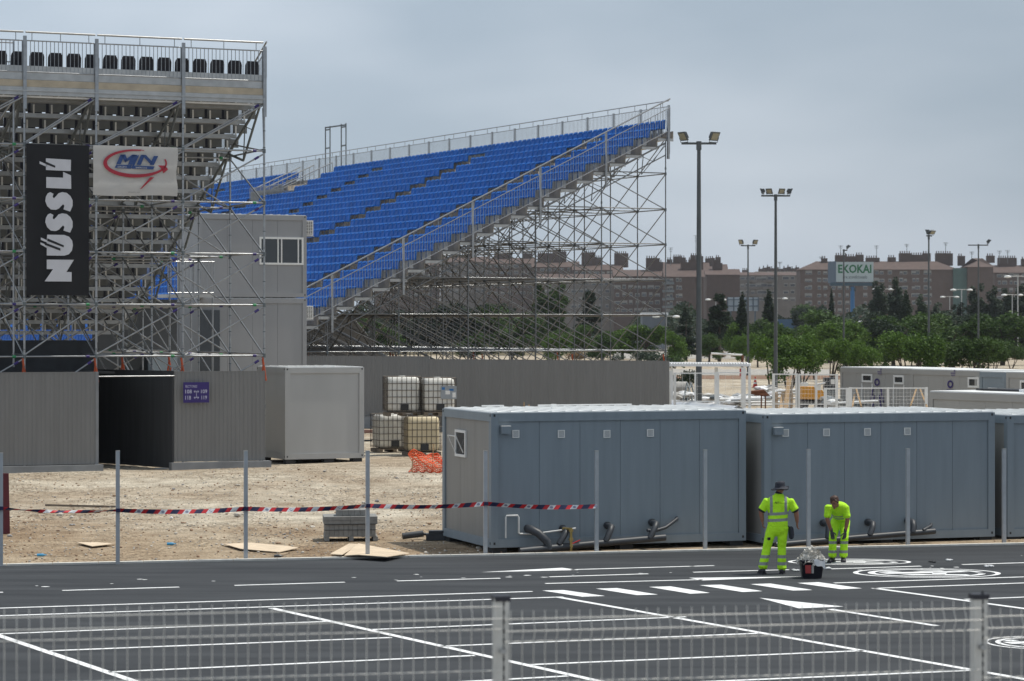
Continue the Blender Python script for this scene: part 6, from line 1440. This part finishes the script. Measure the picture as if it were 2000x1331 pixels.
# ---- billboard
dd = 640; t = thing('billboard', 'big white billboard with green capital letters on a blue post', 'billboard', P(1660, 640, dd)+ZV*(-CH+GZ+0))
a, b = P(1633, 551, dd), P(1706, 551, dd); h = P(0, 512, dd).z-a.z; m = MB(); m.para(a, b-a, Vector((0, .6, 0)), ZV*h); part('face', m, mat('billboard_face', (.50, .56, .56), .6, 0, .04, .3), t)
m = MB(); s_ = P(1617, 551, dd+14); m.add([a-ZV*.3, s_-ZV*.3, s_+ZV*(h+.2), a+ZV*(h+.2)], [(0, 1, 2, 3)]); m.add([a-ZV*.3+Vector((0, .3, 0)), s_-ZV*.3+Vector((0, .3, 0)), s_+ZV*(h+.2), a+ZV*(h+.2)+Vector((0, .3, 0))], [(3, 2, 1, 0)]); part('side_face', m, mat('billboard_blue', (.04, .08, .13), .6, 0, .1, .3), t)
m = MB(); m.para(a-ZV*1.0+Vector((-1.5, -.3, 0)), (b-a)+Vector((1.5, 0, 0)), Vector((0, 1.5, 0)), ZV*.85); m.tube(P(1661, 566, dd+.8), P(1671, 566, dd+.8), .5, 8); part('gantry', m, mat('gantry_blue', (.05, .09, .12), .6), t)
m = MB(); c = P(1665, 560, dd+.8); m.tube(c, Vector((c.x, c.y, GZ)), .55, 12); part('post', m, mat('post_blue', (.03, .15, .34), .5), t)
gm = mat('green_letters', (.015, .16, .06), .6, 0, .05, .3); X = Vector((1, 0, 0)); sc_ = dd/F
text('EKOKAI', P(1637, 534, dd)+Vector((0, -.03, 0)), X, 17*sc_, gm, t, width=65*sc_, bold=.03); text('aire acondicionado', P(1646, 544.5, dd)+Vector((0, -.03, 0)), X, 6.5*sc_, mat('grey_letters', (.06, .09, .10), .6), t, width=48*sc_)
# back of a second board with white panels
dd = 560; a = P(1421, 608, dd); w_, h_ = 60*dd/F, 27*dd/F; t = thing('panel_board', 'framed board of white panels between the conifer and the cypress', 'billboard', Vector((a.x, a.y, GZ))); m = MB(); m.para(a, X*w_, Vector((0, .2, 0)), ZV*h_); part('panels', m, mat('board_white', (.42, .46, .50), .6, 0, .05, .3), t); m = MB()
for f in (0, .2, .42, .62, .83, 1): m.para(a+X*(w_*f-.12)-Vector((0, .25, 0)), X*.24, Vector((0, .24, 0)), ZV*h_)
m.para(a+ZV*(h_*.33)-Vector((0, .3, 0)), X*w_, Vector((0, .04, 0)), ZV*.2); m.para(a+ZV*(h_*.8)-Vector((0, .3, 0)), X*w_, Vector((0, .04, 0)), ZV*.15)
for f in (.1, .5, .9): m.tube(Vector((a.x+w_*f, a.y+.1, GZ)), Vector((a.x+w_*f, a.y+.1, a.z)), .2, 6)
part('frame', m, mat('board_frame', (.10, .13, .16), .6), t)
# blue shed and low sheds
a = P(1520, 645, 520); m = MB(); w_ = 36*520/F; m.para(Vector((a.x, a.y, GZ)), X*w_, Vector((0, 8, 0)), ZV*(CH-(624-HY)*520/F-GZ)); single('shed', m, mat('shed_blue', (.06, .12, .20), .6, 0, .1, .4), 'low blue shed right of the tallest cypress', 'shed', loc=Vector((a.x, a.y, GZ)))
a = P(1255, 645, 470); m = MB(); m.para(Vector((a.x, a.y, GZ)), X*(48*470/F), Vector((0, 8, 0)), ZV*(CH-(616-HY)*470/F-GZ)); m.para(Vector((a.x-.2, a.y-.2, CH-(616-HY)*470/F)), X*(48*470/F+.4), Vector((0, 8.4, 0)), ZV*.5, 1); single('shed', m, [mat('shed_grey', (.13, .15, .18), .6, 0, .1, .4), M['sheet']], 'grey shed with a white edge seen through the last scaffold bay', 'shed', loc=Vector((a.x, a.y, GZ)))
# parked cars far away
def car(px, py, d, col, lab):
    c = P(px, 0, d); c.z = GZ+(CH-(py-HY)*d/F-GZ)*0; zb = CH-(py-HY)*d/F-1.4; c.z = max(GZ, zb); t = thing('parked_car', lab, 'car', c, 'cars parked beyond the trees'); m = MB()
    pr = [(-2.1, .3), (2.1, .3), (2.15, .8), (1.4, .95), (.8, 1.42), (-1.0, 1.45), (-1.8, .98), (-2.15, .85)]; m.prism([c+X*x+ZV*z for x, z in pr], Vector((0, 1.7, 0))); part('body', m, M[col], t)
    m = MB(); m.prism([c+X*x+ZV*z-Vector((0, .01, 0)) for x, z in ((-1.5, .98), (1.2, .98), (.7, 1.36), (-.95, 1.38))], Vector((0, .02, 0))); part('window', m, M['glass'], t)
    for x in (-1.35, 1.35): m = MB(); m.tube(c+X*x+ZV*.32-Vector((0, .02, 0)), c+X*x+ZV*.32+Vector((0, .2, 0)), .32, 12); part('wheel', m, M['black'], t)
for i, (px, py, d, col) in enumerate(((1920, 644, 255, 'white'), (1942, 644, 258, 'galv2'), (1968, 645, 262, 'white'), (1990, 683, 205, 'white'))): pass
# ============================================================ people
def limb(m, pts, rads, side=Vector((1, 0, 0)), n=14, mi=0):
    """loft of elliptical rings, rads = [(r_side, r_other)]"""
    pts = [Vector(p) for p in pts]; N = len(pts); vs = []
    def rg_(p, d, ra, rb):
        a = (side-d*side.dot(d)).normalized(); b = d.cross(a)
        return [p+a*math.cos(2*math.pi*k/n)*ra+b*math.sin(2*math.pi*k/n)*rb for k in range(n)]
    rads = [r if isinstance(r, tuple) else (r, r) for r in rads]; R_ = []
    d0 = (pts[1]-pts[0]).normalized(); d1 = (pts[-1]-pts[-2]).normalized()
    for f, k in ((.0, .35), (.45, .75)): R_.append((pts[0]-d0*max(rads[0])*(.55-.55*f), d0, rads[0][0]*k, rads[0][1]*k))
    for i, p in enumerate(pts): R_.append((p, (pts[min(i+1, N-1)]-pts[max(i-1, 0)]).normalized(), *rads[i]))
    for f, k in ((.45, .75), (.0, .35)): R_.append((pts[-1]+d1*max(rads[-1])*(.55-.55*f), d1, rads[-1][0]*k, rads[-1][1]*k))
    for r in R_: vs += rg_(*r)
    M_ = len(R_); m.add(vs, [(i*n+k, i*n+(k+1) % n, (i+1)*n+(k+1) % n, (i+1)*n+k) for i in range(M_-1) for k in range(n)], mi, True)
    m.add([], []); o = len(m.v)-len(vs); m.f.append([o+k for k in range(n)][::-1]); m.m.append(mi); m.sm.append(True); m.f.append([o+(M_-1)*n+k for k in range(n)]); m.m.append(mi); m.sm.append(True)
def ell(m, c, r, mi=0, rot=None, n=14):
    c = Vector(c); vs = [c+Vector((0, 0, 0))]; V = []
    for i in range(1, n//2+3):
        t = math.pi*i/(n//2+3)
        for k in range(n):
            p = Vector((r[0]*math.sin(t)*math.cos(2*math.pi*k/n), r[1]*math.sin(t)*math.sin(2*math.pi*k/n), r[2]*math.cos(t)))
            if rot: p = rot @ p
            V.append(c+p)
    top = Vector((0, 0, r[2])); bot = Vector((0, 0, -r[2]))
    if rot: top, bot = rot @ top, rot @ bot
    K = n//2+2; V += [c+top, c+bot]; fs = [(i*n+k, (i+1)*n+k, (i+1)*n+(k+1) % n, i*n+(k+1) % n) for i in range(K-1) for k in range(n)]
    fs += [(K*n, k, (k+1) % n) for k in range(n)]+[(K*n+1, (K-1)*n+(k+1) % n, (K-1)*n+k) for k in range(n)]; m.add(V, fs, mi, True)
def fused(name, mb, material, parent, voxel=.008, smooth=3):
    r = root_of(parent); me = mb.mesh(name, material, r.location); ob = bpy.data.objects.new(name, me); COL.objects.link(ob)
    md = ob.modifiers.new('r', 'REMESH'); md.mode = 'VOXEL'; md.voxel_size = voxel; md.use_smooth_shade = True
    ms = ob.modifiers.new('s', 'SMOOTH'); ms.iterations = smooth; ms.factor = .5
    me2 = bpy.data.meshes.new_from_object(ob.evaluated_get(bpy.context.evaluated_depsgraph_get())); bpy.data.objects.remove(ob)
    me2.materials.clear(); me2.materials.append(material); me2.name = name; o = bpy.data.objects.new(name, me2); COL.objects.link(o); o.parent = parent
    for p in me2.polygons: p.use_smooth = True
    return o
def hivis(name, bands, dark=None):
    """bands: list of lists of (axis, lo, hi) that are ANDed; ORed together"""
    m = bpy.data.materials.new(name); m.use_nodes = True; n = m.node_tree; b = n.nodes['Principled BSDF']; l = n.links.new; t = n.nodes.new('ShaderNodeTexCoord')
    def mth(op, a, b_=None, v=None):
        q = n.nodes.new('ShaderNodeMath'); q.operation = op; l(a, q.inputs[0])
        if b_ is not None: l(b_, q.inputs[1])
        if v is not None: q.inputs[1].default_value = v
        return q.outputs[0]
    tot = None
    for grp in bands:
        g_ = None
        for ax, lo, hi in grp:
            vm = n.nodes.new('ShaderNodeVectorMath'); vm.operation = 'DOT_PRODUCT'; l(t.outputs['Object'], vm.inputs[0]); vm.inputs[1].default_value = ax
            c = mth('MULTIPLY', mth('GREATER_THAN', vm.outputs['Value'], v=lo), mth('LESS_THAN', vm.outputs['Value'], v=hi)); g_ = c if g_ is None else mth('MULTIPLY', g_, c)
        tot = g_ if tot is None else mth('MAXIMUM', tot, g_)
    z = n.nodes.new('ShaderNodeTexNoise'); z.inputs['Scale'].default_value = 9; z.inputs['Detail'].default_value = 4; l(t.outputs['Object'], z.inputs['Vector'])
    mx_ = n.nodes.new('ShaderNodeMixRGB'); l(tot, mx_.inputs[0]); mx_.inputs[1].default_value = (.44, .82, .01, 1); mx_.inputs[2].default_value = (.24, .26, .25, 1); l(mx_.outputs[0], b.inputs['Base Color'])
    b.inputs['Roughness'].default_value = .75; bp_ = n.nodes.new('ShaderNodeBump'); bp_.inputs['Strength'].default_value = .8; bp_.inputs['Distance'].default_value = .06; l(z.outputs['Fac'], bp_.inputs['Height']); l(bp_.outputs[0], b.inputs['Normal']); return m
SKIN = mat('skin', (.24, .105, .065), .55, 0, .08, 6); SHOE = mat('shoe', (.015, .015, .02), .6, 0, .2, 6); HAIR = mat('hair', (.055, .022, .012), .6, 0, .3, 30, .5, 60); HATM = mat('hat_cloth', (.016, .019, .03), .8, 0, .2, 10); BLK = mat('dark_trim', (.012, .014, .013), .8)
GLOVE = mat('glove', (.05, .05, .055), .8)
def hand(m, w, d, side, curl=.6, s=1.0):
    """w wrist, d direction of the hand, side towards the thumb"""
    d = Vector(d).normalized(); side = Vector(side); side = (side-d*side.dot(d)).normalized(); nn = d.cross(side)
    limb(m, [w, w+d*.045*s, w+d*.085*s], [(.026*s, .018*s), (.040*s, .016*s), (.042*s, .014*s)], side, 10)
    for i, (o, L_) in enumerate(((.030, .070), (.010, .078), (-.011, .072), (-.031, .056))):
        b0 = w+d*.082*s+side*o*s; b1 = b0+d*L_*.45*s+nn*curl*.012*s; b2 = b1+(d*(1-curl*.5)+nn*curl).normalized()*L_*.32*s; b3 = b2+(d*(1-curl)+nn*curl*1.4).normalized()*L_*.25*s
        m.path([b0, b1, b2, b3], [.0095*s, .009*s, .0085*s, .007*s], 8)
    b0 = w+d*.03*s+side*.032*s; m.path([b0, b0+(d*.6+side*.8)*.035*s, b0+(d*.9+side*.75+nn*.3)*.06*s], [.012*s, .011*s, .009*s], 8)
def shoe(m, a, toe, s=1.0):
    toe = Vector(toe).normalized(); sd_ = Vector((-toe.y, toe.x, 0)); a = Vector(a)
    limb(m, [a-toe*.05+ZV*.055, a+toe*.02+ZV*.06, a+toe*.10+ZV*.045, a+toe*.17+ZV*.035], [(.042, .045), (.045, .055), (.05, .04), (.042, .028)], sd_, 12); limb(m, [a+ZV*.06, a+ZV*.14], [(.042, .05), (.045, .05)], sd_, 12)
    m.prism([a+sd_*x+toe*y+ZV*.0 for x, y in ((-.042, -.09), (.042, -.09), (.052, .10), (.04, .20), (-.04, .20), (-.052, .10))], ZV*.03)
def head(m, c, fwd, up=ZV):
    f = Vector(fwd).normalized(); up = (Vector(up)-f*Vector(up).dot(f)).normalized(); sd_ = f.cross(up); rot = Matrix((sd_, f, up)).transposed(); c = Vector(c)
    ell(m, c+up*.015, (.074, .094, .105), rot=rot); ell(m, c-up*.05+f*.018, (.056, .070, .066), rot=rot)
    ell(m, c+f*.094-up*.012, (.013, .020, .022), rot=rot, n=8); ell(m, c+f*.085+up*.02, (.045, .014, .012), rot=rot, n=8); ell(m, c+f*.084-up*.062, (.026, .010, .010), rot=rot, n=8); ell(m, c+f*.078-up*.098, (.026, .018, .018), rot=rot, n=8)
    for s_ in (-1, 1): ell(m, c+sd_*s_*.076-f*.005-up*.01, (.010, .020, .032), rot=rot, n=8)
    return f, sd_, up
# ---- person 1, standing, back to the camera
b1 = G(1519, 1121, 0); t = thing('person', 'person in yellow-green hi-vis shirt and trousers and dark bucket hat, seen from behind', 'person', b1)
V3 = lambda x, y, z: b1+Vector((x, y, z))
m = MB()
limb(m, [V3(0, 0, .92), V3(0, 0, 1.04), V3(.01, 0, 1.2), V3(.015, 0, 1.34), V3(.02, .0, 1.43), V3(.02, 0, 1.48)], [(.15, .11), (.15, .11), (.17, .115), (.175, .115), (.14, .09), (.07, .065)])
limb(m, [V3(.02, 0, 1.42), V3(.035, .01, 1.54)], [.066, .062]); f_, s_, u_ = head(m, V3(.045, .02, 1.605), (.45, .9, -.05))
LA = [V3(-.195, 0, 1.375), V3(-.315, .0, 1.17), V3(-.285, .03, .985)]; RA = [V3(.23, 0, 1.37), V3(.345, .0, 1.17), V3(.37, .03, .97)]
for A in (LA, RA): limb(m, [A[0], A[0].lerp(A[1], .5), A[1], A[1].lerp(A[2], .35), A[2]], [.062, .055, .046, .046, .031])
hand(m, LA[2], (.12, .25, -1), (0.2, 1, 0), .8); hand(m, RA[2], (.02, .15, -1), (-.2, 1, 0), .7)
hipL, hipR = V3(-.095, 0, .92), V3(.10, 0, .92); kL, kR = V3(-.20, .03, .50), V3(.08, .03, .50); aL, aR = V3(-.285, -.02, .10), V3(.075, -.02, .08)
for h, k, a in ((hipL, kL, aL), (hipR, kR, aR)): limb(m, [h, k, a], [.085, .055, .04])
fused('body', m, SKIN, t, .0065, 2)
m = MB()
limb(m, [V3(0, 0, .90), V3(0, 0, 1.0), V3(.005, 0, 1.10), V3(.01, 0, 1.25), V3(.015, 0, 1.36), V3(.02, 0, 1.44), V3(.02, .005, 1.49)], [(.195, .145), (.190, .14), (.188, .135), (.215, .14), (.222, .135), (.18, .105), (.09, .075)])
for A in (LA, RA): limb(m, [A[0]+ZV*.0, A[0].lerp(A[1], .35), A[0].lerp(A[1], .82)], [.080, .078, .080])
Xa, Za = (1, 0, 0), (.0, 0, 1)
fused('shirt', m, hivis('hivis_shirt', [[((-.06, 0, 1), 1.11, 1.165), (Xa, -.205, .205)], [((-.06, 0, 1), .99, 1.045), (Xa, -.215, .215)], [(Xa, -.155, -.105), (Za, 1.14, 1.6)], [(Xa, .115, .168), (Za, 1.14, 1.6)]]), t, .010, 3)
for A in (LA, RA): m = MB(); q = A[0].lerp(A[1], .86); limb(m, [q, A[0].lerp(A[1], .90)], [.077, .074]); part('sleeve_hem', m, BLK, t)
m = MB(); limb(m, [V3(.02, .005, 1.475), V3(.025, .005, 1.53)], [(.078, .07), (.068, .064)]); part('collar', m, BLK, t)
m = MB()
limb(m, [V3(0, 0, .80), V3(0, 0, .88), V3(0, 0, .97)], [(.175, .135), (.182, .14), (.17, .13)])
for h, k, a in ((hipL, kL, aL), (hipR, kR, aR)): limb(m, [h-ZV*.04, h.lerp(k, .4), k, k.lerp(a, .5), a+ZV*.02], [(.105, .12), (.10, .105), (.080, .085), (.082, .088), (.088, .09)])
fused('trousers', m, hivis('hivis_trousers', [[(Za, .295, .355)], [(Za, .165, .225)]]), t, .010, 3)
for a, to, nm in ((aL, (-.25, 1, 0), 0), (aR, (.25, 1, 0), 1)): m = MB(); shoe(m, Vector((a.x, a.y-.02, b1.z)), to); part('shoe', m, SHOE, t)
m = MB(); c = V3(.045, .02, 1.628); pr = [(.178, .012), (.172, .0), (.11, .035), (.100, .05), (.097, .10), (.088, .135), (.04, .15), (.0, .148)]
V_ = []; n_ = 22
for i, (r, z) in enumerate(pr):
    for k in range(n_):
        a = 2*math.pi*k/n_; w_ = .016*math.sin(2*a+.6)+.012*math.sin(3*a) if i < 2 else 0; V_.append(c+Vector((r*math.cos(a)*.97, r*math.sin(a)*1.02, z+w_-.035+r*math.cos(a)*.12)))
fc = [(i*n_+k, i*n_+(k+1) % n_, (i+1)*n_+(k+1) % n_, (i+1)*n_+k) for i in range(len(pr)-1) for k in range(n_)]; m.add(V_, fc, 0, True); m.add([v-ZV*.006 for v in V_], [f[::-1] for f in fc], 0, True); part('hat', m, HATM, t)
m = MB(); limb(m, [V3(.245, .0, .86), V3(.26, .0, .74), V3(.255, 0, .68)], [(.05, .06), (.055, .06), (.045, .055)]); limb(m, [V3(.17, 0, .90), V3(.24, 0, .86)], [.02, .02]); part('belt_pouch', m, HATM, t)
m = MB(); m.box(V3(-.175, -.085, .665), .055, .03, .05); part('pocket_trim', m, BLK, t)
text('AJYI', V3(-.075, -.152, 1.325), Vector((1, 0, 0)), .042, BLK, t, width=.085, bold=.02); text('SERVICIOS', V3(.02, -.151, 1.335), Vector((1, 0, 0)), .012, BLK, t, width=.085)
# ---- person 2, bent forward, hands on the knees, facing the camera
b2 = G(1637, 1099, 0); t = thing('person', 'brown haired person in hi-vis clothes bending forward with gloved hands on knees', 'person', b2)
V3 = lambda x, y, z: b2+Vector((x, y, z))
m = MB(); S = Vector((1, .12, 0)).normalized()
limb(m, [V3(.09, .27, .80), V3(.08, .20, .90), V3(.04, .07, 1.0), V3(.0, -.08, 1.08), V3(-.04, -.18, 1.12), V3(-.06, -.22, 1.14)], [(.15, .11), (.14, .11), (.15, .11), (.16, .105), (.13, .085), (.07, .06)], S)
limb(m, [V3(-.05, -.19, 1.13), V3(-.095, -.29, 1.19)], [.06, .055]); hc = V3(-.115, -.335, 1.215); f2, s2_, u2 = head(m, hc, (-.10, -.72, -.62), (-.06, -.60, .80))
LA = [V3(-.21, -.13, 1.10), V3(-.235, -.17, .86), V3(-.15, -.15, .63)]; RA = [V3(.13, -.10, 1.09), V3(.165, -.15, .85), V3(.125, -.13, .62)]
for A in (LA, RA): limb(m, [A[0], A[0].lerp(A[1], .5), A[1], A[1].lerp(A[2], .35), A[2]], [.056, .048, .042, .040, .028])
hipL, hipR = V3(-.01, .26, .80), V3(.17, .27, .80); kL, kR = V3(-.11, -.03, .48), V3(.12, -.02, .47); aL, aR = V3(-.105, .05, .10), V3(.11, .05, .10)
for h, k, a in ((hipL, kL, aL), (hipR, kR, aR)): limb(m, [h, k, a], [.08, .052, .038])
fused('body', m, SKIN, t, .0065, 2)
m = MB(); hand(m, LA[2], (.25, .10, -1), (.8, -.5, 0), .45, 1.08); limb(m, [LA[2]+ZV*.05-Vector((.01, 0, 0)), LA[2]], [.034, .032]); part('glove', m, GLOVE, t)
m = MB(); hand(m, RA[2], (-.12, .10, -1), (-.8, -.5, 0), .45, 1.08); limb(m, [RA[2]+ZV*.05, RA[2]], [.034, .032]); part('glove', m, GLOVE, t)
m = MB()
limb(m, [V3(.085, .24, .86), V3(.07, .16, .94), V3(.035, .04, 1.02), V3(.0, -.08, 1.08), V3(-.035, -.17, 1.12), V3(-.055, -.215, 1.145)], [(.165, .14), (.165, .14), (.18, .14), (.19, .13), (.155, .105), (.08, .07)], S)
for A in (LA, RA): limb(m, [A[0]+ZV*.01, A[0].lerp(A[1], .35), A[0].lerp(A[1], .75)], [.078, .074, .076])
ax = (-.22, -.80, .55)
fused('shirt', m, hivis('hivis_shirt_front', [[(ax, .40, .45), (Xa, -.16, .22)], [(ax, .49, .54), (Xa, -.16, .22)]]), t, .010, 3)
m = MB(); limb(m, [V3(.09, .28, .76), V3(.085, .26, .84), V3(.08, .2, .92)], [(.16, .13), (.17, .14), (.155, .13)], S)
for h, k, a in ((hipL, kL, aL), (hipR, kR, aR)): limb(m, [h, h.lerp(k, .45), k, k.lerp(a, .5), a+ZV*.03], [(.105, .11), (.095, .10), (.078, .08), (.078, .08), (.085, .085)])
fused('trousers', m, hivis('hivis_trousers_front', [[(Za, .37, .425)], [(Za, .185, .24)]]), t, .010, 3)
for a, to in ((aL, (-.5, -1, 0)), (aR, (-.1, -1, 0))): m = MB(); shoe(m, Vector((a.x, a.y+.02, b2.z)), to); part('shoe', m, SHOE, t)
m = MB(); rot = Matrix((s2_, f2, u2)).transposed(); rs = random.Random(4)
ell(m, hc+u2*.032-f2*.018, (.088, .100, .098), rot=rot); ell(m, hc-f2*.055-u2*.02, (.078, .06, .08), rot=rot)
for i in range(60):
    a, b = rs.uniform(0, 6.28), rs.uniform(0, 1.5); q = hc+u2*.03-f2*.015+rot @ Vector((.088*math.cos(a)*math.sin(b), .1*math.sin(a)*math.sin(b), .098*math.cos(b))); ell(m, q, (.016, .016, .010), n=6)
fused('hair', m, HAIR, t, .008, 1)
for s_ in (-1, 1): m = MB(); ell(m, hc+f2*.083+u2*.004+s2_*s_*.030, (.011, .008, .007), rot=rot, n=8); part('eye', m, BLK, t)
# ---- bucket and the heap of torn masking tape in it
c = G(1585, 1129, 0); t = thing('bucket', 'square black bucket with a red and grey label standing on the asphalt', 'bucket', c); m = MB()
def sq(w, d, z, r=.05, n=4):
    o = []
    for q, (sx, sy) in enumerate(((1, 1), (-1, 1), (-1, -1), (1, -1))):
        for k in range(n): a = R(q*90+k*90/(n-1)); o.append(c+Vector((sx*(w/2-r)+r*math.cos(a), sy*(d/2-r)+r*math.sin(a), z)))
    return o
lv = [(.34, .28, .0), (.36, .30, .02), (.425, .35, .31), (.455, .38, .315), (.455, .38, .345), (.43, .36, .345), (.40, .33, .25)]; V_ = []
for w, d, z in lv: V_ += sq(w, d, z)
m.add(V_, [(i*16+k, i*16+(k+1) % 16, (i+1)*16+(k+1) % 16, (i+1)*16+k) for i in range(len(lv)-1) for k in range(16)], 0, True); m.add(sq(.34, .28, 0)+sq(.40, .33, .25), [tuple(range(16))[::-1], tuple(range(16, 32))]); part('tub', m, M['black'], t)
m = MB(); m.prism([c+Vector((x, -.185+.0*z, z)) for x, z in ((-.13, .10), (-.03, .10), (-.03, .25), (-.14, .25))], Vector((0, .02, 0))); m.prism([c+Vector((x, -.187, z)) for x, z in ((-.02, .10), (.02, .10), (.025, .25), (-.02, .25))], Vector((0, .02, 0)), 1); part('label', m, [mat('label_red', (.35, .03, .03), .5), M['conc']], t)
m = MB(); rs = random.Random(14)
for i in range(520):
    a = rs.uniform(0, 6.28); r = rs.random()**.5; h = .30+.24*(1-r**1.6)+rs.uniform(-.03, .03); p = c+Vector((math.cos(a)*r*.25, math.sin(a)*r*.20, h)); e = Vector((rs.gauss(0, 1), rs.gauss(0, 1), rs.gauss(0, .8))).normalized(); g_ = e.cross(Vector((rs.gauss(0, 1), rs.gauss(0, 1), rs.gauss(0, 1)))).normalized(); k_ = e.cross(g_); L_ = rs.uniform(.02, .055); w_ = rs.uniform(.012, .03)
    V_ = []
    for q in range(4): o = p+e*(L_*(q-1.5)/1.5)+k_*rs.uniform(-.015, .015); V_ += [o-g_*w_+k_*rs.uniform(-.01, .01), o+g_*w_]
    m.add(V_, [(2*q, 2*q+1, 2*q+3, 2*q+2) for q in range(3)], 0 if rs.random() < .8 else 1)
ell(m, c+Vector((0, 0, .34)), (.19, .15, .14), 1)
single('masking_waste', m, [mat('torn_tape', (.62, .60, .55), .7, 0, .15, 20), mat('torn_tape_dark', (.40, .38, .34), .7, 0, .2, 20)], 'heap of torn white masking scraps overflowing the black bucket', 'waste heap', loc=c)
m = MB(); V_ = []
for i in range(8):
    for j in range(6): u_, v_ = i/7, j/5; V_.append(c+Vector((.02+.21*u_, -.20-.02*math.sin(u_*5)-.01*v_, .35-.17*v_*(.4+u_*.6)+.02*math.sin(u_*7+v_*3))))
m.add(V_, [(i*6+j, i*6+j+1, (i+1)*6+j+1, (i+1)*6+j) for i in range(7) for j in range(5)], 0, True); m.add([v+Vector((0, .004, 0)) for v in V_], [(i*6+j, (i+1)*6+j, (i+1)*6+j+1, i*6+j+1) for i in range(7) for j in range(5)], 0, True)
single('plastic_bag', m, M['tapew'], 'pale plastic bag hanging over the right rim of the bucket', 'bag', loc=c+ZV*.3)
for i, (px, py, lab) in enumerate(((1613, 1112, 'white scrap on the asphalt right of the bucket'), (1858, 1096, 'white scraps lying near the painted round emblems'), (1930, 1108, 'small white scrap near the right end of the emblem'), (1821, 1099, 'dark scrap lying left of the white scraps'), (1556, 1116, 'thin white scrap left of the bucket'))):
    q = G(px, py, 0); m = MB(); rs = random.Random(i)
    for k in range(5): o = q+Vector((rs.uniform(-.08, .08), rs.uniform(-.1, .1), .012)); m.add([(o.x+v.x*.045*rs.uniform(.7, 1.3), o.y+v.y*.04, o.z+v.z*.018+.008) for v in IV], IF)
    single('scrap', m, M['dark'] if i == 3 else M['tapew'], lab, 'scrap', loc=q)
# ============================================================ air
hz = MB(); hz.para((-760, -48, -1.5), (1520, 0, 0), (0, 1500, 0), (0, 0, 62))
hm_ = bpy.data.materials.new('haze'); hm_.use_nodes = True; n = hm_.node_tree; n.nodes.clear(); o = n.nodes.new('ShaderNodeOutputMaterial'); v = n.nodes.new('ShaderNodeVolumePrincipled')
v.inputs['Density'].default_value = .00008; v.inputs['Color'].default_value = (.88, .92, 1, 1); v.inputs['Anisotropy'].default_value = .2; n.links.new(v.outputs[0], o.inputs['Volume'])
single('haze', hz, hm_, kind='stuff')
